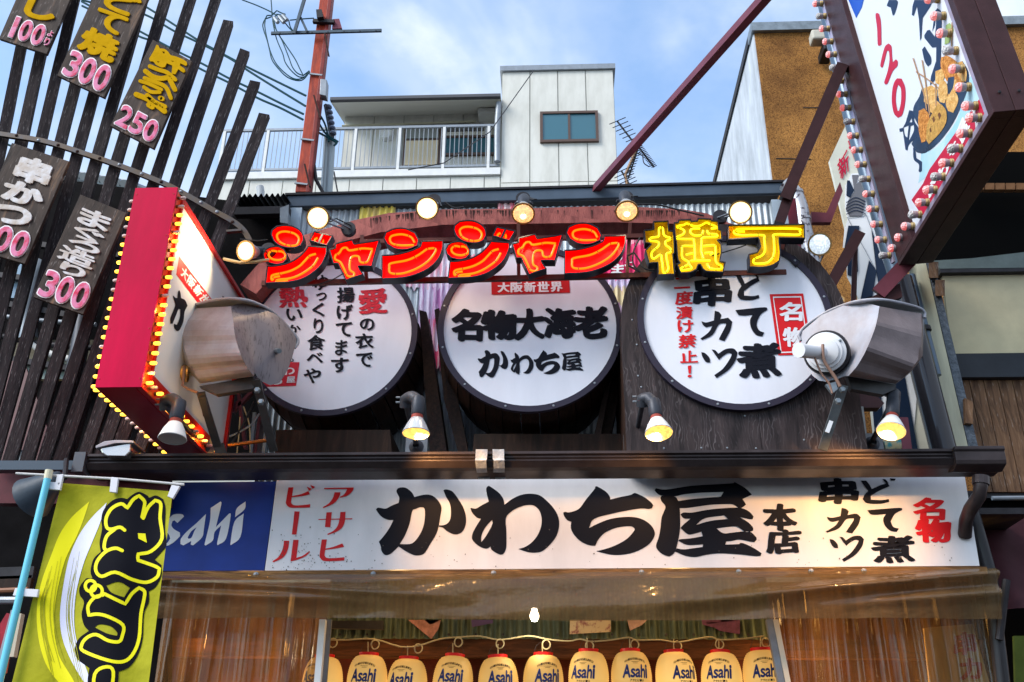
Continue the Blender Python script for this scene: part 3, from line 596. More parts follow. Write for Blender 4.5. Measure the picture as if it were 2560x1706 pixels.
sheet([(826, 1552), (958, 1552), (958, 1574), (826, 1571)], M_dark, 'dark metal bracket bar at the left end of the corrugated panel', 'bracket_bar', 8.9, 'bracket', .05)
cb = MB().lathe([(0, -.05), (.022, -.045), (.035, -.022), (.038, 0), (.028, .028), (.02, .055)], Matrix.Translation(P(1336, 1539, 8.3)), 16)
one(cb, 'ceiling_bulb', emis('bulb_white', (1, .95, .85), 12), 'round white light bulb peeping below the vinyl valance', 'light bulb', smooth=True)
# lanterns
M_paper = None
def paper():
    m = bpy.data.materials.new('lantern_paper'); m.use_nodes = True; n = m.node_tree.nodes; l = m.node_tree.links.new; b = n['Principled BSDF']
    b.inputs['Base Color'].default_value = (.50, .31, .09, 1); b.inputs['Roughness'].default_value = .6
    b.inputs['Emission Strength'].default_value = .42
    c = n.new('ShaderNodeTexCoord'); s = n.new('ShaderNodeSeparateXYZ'); l(c.outputs['Object'], s.inputs[0])
    r = n.new('ShaderNodeValToRGB'); e = r.color_ramp.elements; mr = n.new('ShaderNodeMapRange'); mr.inputs[1].default_value = -.2; mr.inputs[2].default_value = .2; l(s.outputs[2], mr.inputs[0]); l(mr.outputs[0], r.inputs[0])
    e[0].color = (1, .36, .03, 1); e[1].color = (.60, .32, .08, 1); x = e.new(.45); x.color = (1.0, .60, .16, 1); ob = n.new('ShaderNodeObjectInfo'); m2 = n.new('ShaderNodeMapRange'); m2.inputs[3].default_value = .26; m2.inputs[4].default_value = .52; l(ob.outputs['Random'], m2.inputs[0]); l(m2.outputs[0], b.inputs['Emission Strength'])
    l(r.outputs[0], b.inputs['Emission Color']); return m
M_paper = paper(); M_capred = mat('cap_red', (.6, .012, .012), .4); M_rib = mat('lantern_rib', (.42, .27, .10), .7); M_navy = mat('print_navy', (.01, .03, .16), .6)
LH = .205
def lrad(z, k=0): a = min(1, abs(z / LH)); return .082 + .086 * (1 - a * a) ** .5 + k
def lantern_proto():
    t = thing('paper_lantern', 'x', 'lantern', (0, 0, 0), 'paper lanterns in a row under the awning')
    prof = []; n = 56
    for i in range(n + 1): z = -LH + 2 * LH * i / n; prof.append((lrad(z, -.0045 * (i % 2)), z))
    MB().lathe(prof, n=36).build('paper_shade', M_paper, t, smooth=70, local=True)
    for s in (-1, 1): MB().lathe([(.062, s * (LH - .006)), (.081, s * (LH - .006)), (.083, s * (LH + .024)), (.062, s * (LH + .024))], n=24).build('cap' if s > 0 else 'base_ring', M_capred, t, local=True)
    b = MB(); b.tube([(.075 * math.cos(a * math.pi / 12), 0, LH + .02 + .09 * math.sin(a * math.pi / 12)) for a in range(13)], .0018, 4); b.build('handle', M_dark, t, local=True)
    b = MB()
    def wrap(ch, x0, x1, z0, z1, off, dz=0, reps=1):
        vs, fs = glyph(ch, 0)
        for (du, dv) in [(0, 0)] + ([(off, 0), (-off, 0), (0, off), (0, -off)] if off else []):
            out = []
            for u, v in vs:
                x = x0 + (x1 - x0) * (u + du + .2 * (v - .5)); z = z0 + (z1 - z0) * (v + dv) + dz; r = lrad(z, .003 + abs(du) * .01)
                th = x / r; out.append((r * math.sin(th), -r * math.cos(th), z))
            b.add(out, fs)
    xs = [(-.105, -.045), (-.043, -.008), (-.004, .036), (.042, .080), (.085, .104)]
    for ch, (p_, q_) in zip('Asahi', xs): wrap(ch, p_, q_, -.012, .085 if ch in 'Ahi' else .052, .06)
    b.build('brand_print', M_navy, t, local=True)
    b = MB()
    for i, ch in enumerate('ASAHIBREWERIESLIMITED'):
        x = -.085 + i * .0085; wrap(ch, x - .0034, x + .0034, .126, .142, .05, -3.0 * x * x)
    for i, ch in enumerate('アサヒビール'): wrap(ch, -.052 + i * .02, -.036 + i * .02, -.045, -.028, .04)
    for k in range(2): wrap('-', -.03 + k * .01, .03 - k * .01, .108 - k * .011, .111 - k * .011, 0)
    b.build('small_print', M_ink, t, local=True)['kind'] = 'stuff'
    return t
lp = lantern_proto(); LY = 8.6
LX = [(812, 1642), (922, 1637), (1021, 1647), (1134, 1640), (1247, 1643), (1358, 1637), (1470, 1628), (1576, 1628), (1686, 1630), (1799, 1631), (1903, 1625)]
ordn = ['first', 'second', 'third', 'fourth', 'fifth', 'sixth', 'seventh', 'eighth', 'ninth', 'tenth', 'eleventh']
lant = []
for i, (x, y) in enumerate(LX):
    p_ = P(x, y, LY) - Vector((0, 0, .215)); lab = 'glowing cream paper lantern with blue letters, %s from the left end of the row' % ordn[i]
    rz = random.uniform(-.35, .45); o = lp if i == 0 else dup(lp)
    o.location = p_; o.rotation_euler = (random.uniform(-.05, .05), random.uniform(-.05, .05), rz); o['label'] = lab; lant.append(p_)
b = MB(); pts = [(822, 1600), (870, 1600), (935, 1598), (1000, 1617), (1045, 1615), (1100, 1598), (1150, 1593), (1200, 1591), (1250, 1600), (1320, 1590), (1366, 1598), (1420, 1603), (1450, 1598), (1478, 1604), (1530, 1600), (1572, 1594), (1594, 1601), (1650, 1600), (1695, 1606), (1750, 1596), (1780, 1593), (1800, 1600), (1860, 1597), (1910, 1590)]
cab = thing('lantern_cable', 'cream cable with small coiled rings from which the lanterns hang', 'cable', P(1366, 1598, LY))
MB().tube([P(x, y, LY - .02) for x, y in catmull(pts, False, 3)], .0065, 6).build('cord', mat('cream_cable', (.45, .38, .22), .5), cab, smooth=True)
for (x, y) in ((833, 1608), (938, 1612), (1046, 1622), (1146, 1606), (1250, 1610), (1366, 1612), (1474, 1615), (1587, 1612), (1694, 1615), (1799, 1611), (1915, 1606)):
    c_ = P(x, y, LY - .03); MB().tube([c_ + Vector((.033 * math.cos(a * math.pi / 8), .01 * math.sin(a * .8), .037 * math.sin(a * math.pi / 8))) for a in range(16)], .0055, 6, closed=True).build('ring', MATS['cream_cable'], cab, smooth=True)
b = MB()
for (x, y) in LX[:]:
    a = P(x - 2, y, LY); c_ = P(x - 2, y - 32, LY - .01); b.tube([a, c_], .005, 5)
b.build('drop_wire', MATS['cream_cable'], cab)['kind'] = 'stuff'
# warm lamps of the interior, plus unseen lights added behind the vinyl
def plight(name, loc, e, col=(1, .62, .25), r=.06):
    l_ = bpy.data.lights.new(name, 'POINT'); l_.energy = e; l_.color = col; l_.shadow_soft_size = r; o = bpy.data.objects.new(name, l_); COL.objects.link(o); o.location = loc
def slight(name, loc, d, e, ang, col=(1, .72, .42), r=.05, blend=.6):
    l_ = bpy.data.lights.new(name, 'SPOT'); l_.energy = e; l_.color = col; l_.spot_size = math.radians(ang); l_.spot_blend = blend; l_.shadow_soft_size = r
    o = bpy.data.objects.new(name, l_); COL.objects.link(o); o.matrix_world = look(loc, -Vector(d))
plight('ceiling_bulb_light', P(1336, 1556, 8.5) - Vector((0, .1, .12)), 4, (1, .85, .6))
for (x, y, e) in ((600, 1740, 40), (2010, 1735, 36), (1500, 1740, 6), (1000, 1740, 6), (480, 1600, 4), (2250, 1740, 12)): plight('interior_light', P(x, y, 8.95), e, (1, .52, .14))
for x in (620, 1000, 1700, 2080): plight('interior_light', P(x, 1500, 8.45), 4.5, (1, .58, .2), .1)  # added lights behind the valance that make its vinyl glow, no lamp seen there
# ================================================================== DRUM SIGNS
M_face = mat('drum_white', (.76, .77, .85), .3, var=.13, vs=1.6, stretch=(1.5, 1, .5), contrast=(.3, .7))
M_rim = mat('rim_violet', (.028, .023, .042), .5)
M_stave = wood('stave_wood', (.012, .007, .006), (.04, .02, .014), (.075, .038, .022), 3, (9, 1.0, 9), .6, .4)
M_ply = wood('charred_plywood', (.022, .017, .018), (.062, .045, .045), (.10, .08, .078), 1.6, (7, 1, 1.2), .55, .8, light=(.32, .28, .28))
def plymat():
    m = wood('charred_plywood2', (.016, .012, .013), (.050, .036, .037), (.085, .066, .066), 1.6, (7, 1, 1.2), .55, .5)
    n = m.node_tree.nodes; l = m.node_tree.links.new; b = n['Principled BSDF']; src = b.inputs['Base Color'].links[0].from_socket
    c = n.new('ShaderNodeTexCoord'); mp = n.new('ShaderNodeMapping'); mp.inputs['Scale'].default_value = (1, 1, .42); l(c.outputs['Object'], mp.inputs[0])
    wv = n.new('ShaderNodeTexWave'); wv.inputs['Scale'].default_value = 11; wv.inputs['Distortion'].default_value = 20; wv.inputs['Detail'].default_value = 3; wv.inputs['Detail Scale'].default_value = .75; wv.inputs['Detail Roughness'].default_value = .55; l(mp.outputs[0], wv.inputs[0])
    r = n.new('ShaderNodeValToRGB'); r.color_ramp.elements[0].position = .80; r.color_ramp.elements[1].position = .97; l(wv.outputs[1], r.inputs[0])
    nz_ = n.new('ShaderNodeTexNoise'); nz_.inputs['Scale'].default_value = 3; nz_.inputs['Detail'].default_value = 6; l(c.outputs['Object'], nz_.inputs[0]); r2 = n.new('ShaderNodeValToRGB'); r2.color_ramp.elements[0].position = .42; r2.color_ramp.elements[1].position = .62; l(nz_.outputs[0], r2.inputs[0])
    mu = n.new('ShaderNodeMath'); mu.operation = 'MULTIPLY'; l(r.outputs[0], mu.inputs[0]); l(r2.outputs[0], mu.inputs[1]); mx_ = n.new('ShaderNodeMixRGB'); mx_.inputs[2].default_value = (.10, .084, .088, 1); l(mu.outputs[0], mx_.inputs[0]); l(src, mx_.inputs[1]); l(mx_.outputs[0], b.inputs['Base Color'])
    return m
M_ply = plymat()
M_boxw = wood('box_wood', (.010, .006, .004), (.028, .014, .009), (.055, .028, .017), 2, (7, 1, 1), .65, .4)
def drum(cx, cy_bottom, Y, r, label, barrel=True):
    pb = P(cx, cy_bottom, Y); c = pb + Vector((0, 0, r)); t = thing('drum_sign', label, 'sign', pb, 'round drum signs on the shop wall')
    ring = lambda rad, y, n=72: [(c.x + rad * math.cos(2 * math.pi * k / n), y, c.z + rad * math.sin(2 * math.pi * k / n)) for k in range(n)]
    MB().prism(ring(r - .050, Y - .004), (0, .03, 0)).build('sign_face', M_face, t)
    MB().prism(ring(r, Y - .022), (0, .05, 0), holes=[ring(r - .052, Y - .022)]).build('rim', M_rim, t)
    for k in range(12):
        a = 2 * math.pi * (k + .5) / 12; p_ = Vector((c.x + (r - .026) * math.cos(a), Y - .022, c.z + (r - .026) * math.sin(a)))
        MB().lathe([(0, .006), (.008, .005), (.011, 0)], look(p_, (0, -1, 0)), 8).build('rivet', M_alu, t)
    if barrel:
        n = 30
        for k in range(n):
            a0 = 2 * math.pi * (k + .04) / n; a1 = 2 * math.pi * (k + .96) / n; b = MB(); d = random.uniform(0, .012)
            for ya, yb, ra, rb in ((Y + .03, Y + .45, r - .035, r + .012), (Y + .45, Y + .98, r + .012, r - .03)):
                q = lambda rr, yy, aa: (c.x + rr * math.cos(aa), yy, c.z + rr * math.sin(aa))
                b.hexa([q(ra - d, ya, a0), q(ra - d, ya, a1), q(rb - d, yb, a1), q(rb - d, yb, a0), q(ra - .05, ya, a0), q(ra - .05, ya, a1), q(rb - .05, yb, a1), q(rb - .05, yb, a0)])
            b.build('stave', M_stave, t)
    return t, c
d1, c1 = drum(809, 1042, 7.95, .775, 'left round drum sign with red and black columns of text')
d2, c2 = drum(1324, 1032, 7.75, .80, 'middle round drum sign with large black characters under a red label')
d3, c3 = drum(1859, 1028, 7.42, .80, 'right round drum sign mounted on charred plywood with a red framed label', False)
for (t, xa, xb, ya) in ((d1, 690, 975, 1075), (d2, 1185, 1560, 1085)):
    b = MB(); Y = 8.02; b.slab([P(xa, ya, Y), P(xb, ya, Y), P(xb + 6, 1150, Y), P(xa - 4, 1150, Y)], (0, .7, 0)); b.build('support_box', M_boxw, t)
# slanting side boards of the barrels (tapered wooden skirts)
for (t, q, Y) in ((d1, [(1048, 775), (1066, 780), (1120, 1150), (1075, 1150)], 8.3), (d2, [(1098, 770), (1086, 775), (1110, 1000), (1150, 1150), (1175, 1150)], 8.3), (d2, [(1562, 765), (1550, 860), (1490, 1150), (1512, 1150), (1575, 870)], 8.3), (d2, [(1540, 890), (1530, 900), (1470, 1150), (1490, 1150)], 8.1)):
    MB().prism([P(x, y, Y) for x, y in q], (0, .35, 0)).build('side_board', M_stave, t)
# plywood back of the right drum: two sheets with a joint, round top
R3 = .93; b = MB(); yb = P(1859, 1135, 7.45).z; arc = [(c3.x + R3 * math.cos(math.radians(a)), 7.45, c3.z + .02 + R3 * math.sin(math.radians(a))) for a in range(0, 181, 5)]
half = lambda s: [(c3.x + .12 + s * .002, 7.45, yb)] + ([(c3.x + R3, 7.45, yb)] + [p_ for p_ in arc if p_[0] > c3.x + .12] if s > 0 else [(c3.x + .12 - .002, 7.45, c3.z + .02 + R3 * math.sin(math.acos(.12 / R3)))] + [p_ for p_ in arc if p_[0] < c3.x + .12] + [(c3.x - R3, 7.45, yb)])
hr = half(1); hr.append((c3.x + .122, 7.45, c3.z + .02 + R3 * math.sin(math.acos(.12 / R3)))); MB().prism(hr, (0, .05, 0)).build('plywood_sheet', M_ply, d3)
MB().prism(half(-1), (0, .05, 0)).build('plywood_sheet', M_ply, d3)
MB().prism([(p_[0], 7.51, p_[2]) for p_ in arc] , (0, 1.2, 0)).build('drum_body', M_stave, d3)
MB().box((c3.x - R3, 7.51, yb), (c3.x + R3, 8.6, c3.z)).build('drum_base', M_stave, d3)
for (x, y) in ((1592, 862), (1603, 968), (1595, 940), (1620, 1063), (1660, 1121), (1753, 1120), (1818, 1120), (1862, 1040), (1890, 1121), (1580, 800), (2010, 1100), (2060, 1110)):
    MB().lathe([(0, .006), (.007, .004), (.008, 0)], look(P(x, y, 7.45), (0, -1, 0)), 8).build('screw', M_alu, d3)
# text
pl1 = YP(7.945); b = MB(); off = .02
def seq(mb, pl, items, off=.03, lift=.004, sh=.06):
    for ch, x0, y0, x1, y1 in items: put(mb, ch, (x0, y0, x1, y1), pl, off, lift, sh)
seq(b, pl1, [('の', 900, 796, 936, 826), ('衣', 888, 834, 934, 872), ('で', 890, 882, 932, 918), ('揚', 842, 718, 886, 757), ('げ', 842, 762, 882, 800), ('て', 840, 806, 880, 842), ('ま', 838, 850, 868, 888), ('す', 828, 894, 872, 932),
            ('ゆ', 786, 688, 822, 726), ('っ', 790, 732, 816, 752), ('く', 780, 758, 812, 792), ('り', 784, 796, 808, 834), ('食', 768, 838, 812, 876), ('べ', 766, 882, 808, 908), ('や', 760, 920, 803, 958),
            ('い', 716, 772, 756, 802), ('か', 718, 812, 752, 834), ('。', 722, 896, 734, 906)], .03)
b.build('black_lettering', M_ink, d1)
M_redp = mat('print_crimson', (.52, .012, .03), .45)
b = MB(); seq(b, pl1, [('愛', 896, 722, 968, 786), ('熱', 698, 716, 768, 770)], .032); b.build('red_lettering', M_redp, d1)
b = MB(); flat(b, pl1, [(650, 905), (749, 906), (740, 965), (650, 968)], lift=.003, smooth=False); b.build('stamp', M_redp, d1)
b = MB(); seq(b, pl1, [('か', 672, 912, 700, 936), ('わ', 706, 914, 736, 938), ('ち', 676, 940, 706, 962), ('屋', 716, 942, 738, 958)], .03, .0055); b.build('stamp_lettering', M_sign, d1)
pl2 = YP(7.745); b = MB()
seq(b, pl2, [('名', 1128, 772, 1206, 856), ('物', 1204, 774, 1292, 852), ('大', 1284, 770, 1362, 852), ('海', 1358, 768, 1440, 848), ('老', 1434, 764, 1520, 848)], .055, sh=.04)
def brushcopy(mb, pl_, n_, box):
    its = [x for x in BRUSH if x[0] == n_]; xs = [q[0] for it in its for q in it[1]]; ys = [q[1] for it in its for q in it[1]]
    fx = lambda q: (box[0] + (q[0] - min(xs)) / (max(xs) - min(xs)) * (box[2] - box[0]), box[1] + (q[1] - min(ys)) / (max(ys) - min(ys)) * (box[3] - box[1]))
    mb.mark()
    for _, o_, h_, lf in its: flat(mb, pl_, [fx(q) for q in o_], [[fx(q) for q in hh] for hh in h_], lf)
for k_, bx_ in enumerate(((1194, 876, 1270, 944), (1276, 882, 1334, 936), (1334, 876, 1400, 936), (1404, 879, 1458, 927))): brushcopy(b, pl2, k_ + 1, bx_)
b.build('black_lettering', M_ink, d2)
b = MB(); flat(b, pl2, [(1228, 702), (1423, 698), (1425, 732), (1229, 737)], lift=.003, smooth=False); b.build('red_label', mat('label_red', (.50, .006, .008), .45), d2)
b = MB(); seq(b, pl2, [(ch, 1244 + i * 33, 706 - i * .5, 1274 + i * 33, 732 - i * .5) for i, ch in enumerate('大阪新世界')], .04, .0055, .03); b.build('label_lettering', M_sign, d2)
pl3 = YP(7.415); b = MB()
seq(b, pl3, [('煮', 1844, 856, 1952, 946), ('串', 1734, 690, 1828, 768)], .045, sh=.07)
KANA = {'て': ['1655,940 1700,935 1880,918 1902,938 1850,975 1820,1045 1838,1095 1878,1112 1862,1142 1815,1130 1778,1080 1768,1020 1788,975 1730,982 1680,978'],
 'カ': ['1395,1025 1430,1035 1490,1020 1498,945 1530,955 1548,978 1540,1010 1600,998 1632,1030 1615,1100 1572,1177 1528,1165 1545,1130 1580,1062 1583,1040 1530,1050 1480,1130 1400,1170 1386,1160 1450,1110 1480,1060 1430,1072 1405,1052'],
 'ツ': ['1393,1262 1425,1272 1457,1308 1462,1342 1430,1338 1403,1300', '1473,1243 1500,1248 1525,1275 1580,1240 1640,1235 1672,1265 1655,1330 1600,1402 1510,1462 1493,1440 1560,1390 1610,1320 1630,1277 1600,1270 1555,1297 1530,1322 1505,1290'],
 'ど': ['1658,668 1692,668 1712,700 1728,738 1790,703 1830,688 1842,715 1780,750 1722,795 1722,828 1790,832 1835,823 1840,846 1780,863 1700,858 1670,825 1683,785 1704,755 1680,710', '1795,655 1815,658 1836,690 1820,692', '1842,648 1882,653 1872,669 1850,668']}
zK = Z(1300, 470, 3.075)
for ch in 'どてカツ':
    b.mark()
    for s_ in KANA[ch]: flat(b, pl3, zK(s_))
def kana(mb, pl_, ch, box):
    qs = [q for s_ in KANA[ch] for q in zK(s_)]; x0_, x1_, y0_, y1_ = min(q[0] for q in qs), max(q[0] for q in qs), min(q[1] for q in qs), max(q[1] for q in qs); mb.mark()
    for s_ in KANA[ch]: flat(mb, pl_, [(box[0] + (q[0] - x0_) / (x1_ - x0_) * (box[2] - box[0]), box[1] + (q[1] - y0_) / (y1_ - y0_) * (box[3] - box[1])) for q in zK(s_)])
b3_ = MB()
for ch, bx_ in (('カ', (2064, 1270, 2152, 1334)), ('ツ', (2074, 1340, 2160, 1405)), ('ど', (2152, 1196, 2240, 1260)), ('て', (2168, 1270, 2256, 1330))): kana(b3_, pl, ch, bx_)
b3_.build('kana_lettering', M_ink, sg)
b.build('black_lettering', M_ink, d3)
b = MB(); seq(b, pl3, [('二', 1686, 694, 1726, 722), ('度', 1688, 728, 1732, 762), ('漬', 1690, 766, 1732, 798), ('け', 1694, 800, 1734, 832), ('禁', 1696, 836, 1740, 870), ('止', 1700, 876, 1744, 908), ('！', 1719, 914, 1729, 944)], .03)
b.build('red_lettering', M_red, d3)
b = MB(); flat(b, pl3, [(1924, 736), (2008, 734), (2030, 886), (1946, 889)], lift=.003, smooth=False); b.build('red_label', M_red, d3)
b = MB(); flat(b, pl3, [(1932, 742), (2003, 741), (2023, 881), (1952, 883)], [[(1934.5, 745), (2001, 744), (2020, 878), (1954, 880)]], lift=.0045, smooth=False)
seq(b, pl3, [('名', 1948, 756, 2006, 804), ('物', 1958, 818, 2012, 868)], .035, .0055); b.build('label_lettering', M_sign, d3)
# ================================================================== STEEL ARCH WITH NEON
M_arch = mat('rusty_rose_steel', (.30, .085, .07), .5, .2, var=.6, vs=3.5, col2=(.13, .03, .028), stretch=(3, 1, .8), contrast=(.3, .6), bump=.25, bs=50)
M_archd = mat('rust_drip', (.035, .015, .012), .8)
arch = thing('arch_beam', 'rusty rose coloured steel arch carrying the neon letters and spot lamps', 'beam', P(1300, 560, 7.75))
A = YP(7.75)
up_ = [(600, 712), (650, 655), (760, 588), (849, 562), (885, 551), (972, 533), (1110, 524), (1300, 522), (1528, 515), (1703, 523), (1768, 534), (1900, 590), (2000, 670), (2060, 768)]
lo_ = [(2030, 772), (1975, 690), (1890, 622), (1790, 578), (1700, 560), (1537, 556), (1300, 560), (1110, 562), (951, 581), (870, 602), (780, 630), (690, 680), (640, 735)]
for i in range(len(up_) - 1):
    j0 = len(lo_) - 1 - i if i < len(lo_) else 0; j1 = max(0, j0 - 1)
    if j0 == j1: continue
    MB().slab([A.hit(*up_[i]), A.hit(*up_[i + 1]), A.hit(*lo_[j1]), A.hit(*lo_[j0])], (0, .30, 0)).build('beam_segment', M_arch, arch)
b = MB(); rr_ = random.Random(4)
for i in range(150):   # dark drip marks running down from the top edge
    x = rr_.choice([rr_.gauss(1000, 50), rr_.gauss(1180, 70), rr_.gauss(1620, 60), rr_.uniform(880, 1700)]); 
    if not 900 < x < 1720: continue
    yt = 524 if x > 1080 else 524 + (1080 - x) * .13
    yt = min(yt, 556); h = rr_.uniform(3, 24); s_ = rr_.uniform(.7, 2.2)
    b.fill([A.hit(x - s_, yt + 2, .003), A.hit(x + s_, yt + 2, .003), A.hit(x + s_ * .4, yt + h, .003), A.hit(x, yt + h + 2, .003)])
b.build('drip_marks', M_archd, arch)['kind'] = 'stuff'
M_bar = mat('brown_bar', (.12, .035, .028), .5, .2, var=.4, vs=6)
Bp = YP(7.42)
MB().bar(Bp.hit(900, 606), Bp.hit(1960, 584), .035, .04).build('neon_rail', M_bar, arch)
MB().bar(Bp.hit(655, 710), Bp.hit(1965, 682), .035, .045).build('neon_rail', M_bar, arch)
for (x, ya, yb_) in ((1296, 560, 705), (1650, 560, 690), (905, 590, 708), (1575, 560, 690), (1960, 600, 690)):
    MB().bar(P(x, ya, 7.46), P(x - (x - 1330) * .0003 * 100, yb_, 7.46), .035, .03).build('neon_upright', M_bar, arch)
# neon letters
M_can = mat('letter_can', (.022, .024, .034), .35, .4, var=.3, vs=8)
M_nred = mat('neon_red_face', (.85, .003, .002), .45, emit=.42, ecol=(1, .0, .0))  # red paint; the tubes' light on it is put in as emission
M_nyel = mat('neon_yellow_face', (.66, .42, .0), .45)
M_tor = emis('tube_orange', (1, .24, .0), 0.85, (.3, .08, .01)); M_tye = emis('tube_yellow', (1, .86, .0), 1.0, (.6, .55, .05)); M_tgr = emis('tube_end_green', (0, 1, .45), 1.2)
M_clipg = mat('tube_clip', (.6, .62, .6), .3); M_jt = mat('tube_joint', (.03, .02, .02), .5)
NF, ND = 7.22, .10
def neon(label, outs, tubes, face, tm, zf, dx=0, dy=0, tr=.0092, cat='neon letter', extra=None):
    F_ = YP(NF); Bk = YP(NF + ND); pts0 = zf(outs[0]); t = thing('neon_letter', label, 'neon letter', P(pts0[0][0] + dx, pts0[0][1] + dy, NF), 'neon letters on the arch')
    for o in outs:
        pp = [(x + dx, y + dy) for x, y in zf(o)]; pp = catmull(pp, True, 4, 30)
        f = [F_.hit(x, y) for x, y in pp]; n = len(f)
        cx_ = sum((p_ for p_ in f), Vector()) / n; nin = []
        for i in range(n):   # wall thickness towards the inside
            a = f[i - 1]; c_ = f[(i + 1) % n]; d = (c_ - a); nn = Vector((d.z, 0, -d.x)).normalized(); nin.append(f[i] + nn * .009)
        ar = sum(f[i].x * f[(i + 1) % n].z - f[(i + 1) % n].x * f[i].z for i in range(n))
        if ar > 0: nin = [2 * f[i] - nin[i] for i in range(n)]
        b = MB(); V = Vector((0, ND, 0)); V2 = Vector((0, ND - .006, 0))
        for i in range(n):
            j = (i + 1) % n; b.hexa([f[i], f[j], f[j] + V, f[i] + V, nin[i], nin[j], nin[j] + V, nin[i] + V]) 
        b.build('letter_return', M_can, t, fix=False)
        MB().fill([p_ + V2 for p_ in nin]).build('letter_face', face, t)
        # painted inner side of the walls
        b = MB(); e = Vector((0, .012, 0))
        sgn = [nin[i] + (nin[i] - f[i]) * .12 for i in range(n)]
        b.add([p_ + e for p_ in sgn] + [p_ + V2 for p_ in sgn], [(i, (i + 1) % n, n + (i + 1) % n, n + i) for i in range(n)]); b.build('letter_lining', face, t)
    for tb in tubes:
        closed = tb.startswith('*'); pp = [(x + dx, y + dy) for x, y in zf(tb.lstrip('*'))]; pp = catmull(pp, closed, 4, 200)
        pl_ = YP(NF + .045); q_ = [pl_.hit(x, y) for x, y in pp]; MB().tube(q_, tr, 8, closed=closed).build('neon_tube', tm, t, smooth=True)
        for k_ in range(5, len(q_) - 4, 17):
            MB().tube([q_[k_], q_[k_] + (q_[k_ + 1] - q_[k_]).normalized() * .006], tr * 1.12, 8).build('tube_joint', M_jt, t); MB().tube([q_[k_] + Vector((.004, .008, .01)), q_[k_] + Vector((.004, ND - .05, .012))], .004, 6).build('tube_support', M_clipg, t)
    if extra: extra(t)
    return t
z1_ = Z(640, 540, 5.8825); z2_ = Z(600, 470, 3.336); z3_ = Z(1580, 520, 5.115)
JI = (['215,265 230,200 300,145 420,130 540,145 640,200 690,270 700,360 660,430 580,465 470,470 350,440 260,370', '95,560 130,490 200,450 320,440 410,480 460,560 455,640 400,695 300,715 180,690 115,630',
       '160,735 320,720 480,680 620,600 720,500 765,435 1040,455 1035,560 960,720 830,840 670,930 480,975 280,985 130,990', '780,360 850,225 985,255 915,400', '915,400 985,255 1130,285 1040,435'],
      ['430,425 360,390 320,340 310,280 360,240 450,232 560,260 620,310 630,370 590,430 500,440 455,430', '310,525 240,515 190,550 195,600 250,640 340,650 420,620 430,570 390,530 330,520',
       '350,890 270,905 240,945 225,920 235,880 300,858 400,840 520,805 640,740 720,660 790,590 880,560', '910,620 850,720 770,790 640,870 500,920 330,940 295,960 340,972 470,955', '860,390 870,345 905,325', '945,330 980,350 985,395'])
YA = (['1070,490 1160,465 1165,400 1415,340 1440,405 1815,350 1705,738 1500,738 1580,858 1320,945 1200,700 1130,700'],
      ['1715,490 1560,480 1380,510 1330,470 1270,480 1225,545 1170,580 1165,640 1240,680 1290,770 1345,880 1430,890 1440,840 1380,790 1385,650 1430,595 1510,600 1530,670 1580,690 1640,670 1680,580 1705,510'])
NN = (['1195,415 1215,365 1290,335 1380,335 1460,370 1492,430 1480,480 1400,512 1300,510 1225,470', '1180,560 1300,550 1420,520 1500,485 1515,440 1695,435 1690,510 1650,600 1560,680 1430,735 1310,755 1180,758'],
      ['1455,455 1425,410 1350,388 1270,400 1250,430 1270,465 1340,480 1450,478', '1560,510 1480,565 1390,605 1260,630 1245,660 1255,710 1350,715 1470,675 1570,610 1630,530 1620,505 1570,508'])
neon('first red neon letter from the left, with two round dashes and a long sweep', *JI, M_nred, M_tor, z1_)
neon('second red neon letter from the left, small and angular above the left drum', *YA, M_nred, M_tor, z1_)
neon('third red neon letter, oval above a sweep between left and middle drum', *NN, M_nred, M_tor, z2_)
neon('fourth red neon letter, two round dashes and sweep right above the middle drum', *JI, M_nred, M_tor, z1_, 457, -12)
neon('fifth red neon letter, angular one beneath the fourth spot lamp', *YA, M_nred, M_tor, z1_, 458, -14)
neon('sixth and last red neon letter, oval and sweep beside the yellow letters', *NN, M_nred, M_tor, z2_, 457, -13)
neon('yellow neon letter with many strokes, to the left of the yellow T shaped one',
     ['150,280 275,268 270,170 468,160 475,285 535,290 545,430 550,580 530,590 550,850 330,860 325,700 215,710 165,540 240,460 165,445',
      '535,185 590,180 592,148 755,140 760,165 835,160 837,128 1015,135 1020,155 1110,165 1115,270 1150,275 1155,405 1100,410 1145,450 1150,560 1130,680 1200,690 1170,825 960,815 900,780 870,725 850,730 830,790 740,830 620,835 565,710 610,700 580,650 562,440 556,425 540,290'],
     ['385,700 375,610 350,605 280,650 250,620 260,560 330,500 345,450 310,430 235,420 235,385 330,370 345,340 345,265 370,250 395,265 405,340 440,370 490,385 480,410 430,430 435,480 490,520 490,570 440,590 450,680 465,780 430,830 400,820 390,700',
      '780,400 590,395 580,370 650,340 670,300 640,270 580,250 590,230 660,220 700,200 750,220 800,235 880,225 950,190 1000,210 1075,240 1070,260 1010,265', '910,290 900,330 860,355 790,350 745,310 770,270 870,265',
      '960,290 980,330 1080,340 1085,370 1000,375 900,385 890,450 885,560 910,650', '790,400 800,500 805,680', '780,490 650,490 640,540 645,640 720,690 710,730 630,770 640,800 760,775 730,720 760,680 1000,675', '910,490 1050,480 1070,520 1075,690 1140,740 1140,780 1010,780 970,740 960,715', '690,600 780,580', '930,580 1030,575 1000,600'], M_nyel, M_tye, z3_, tr=.009)
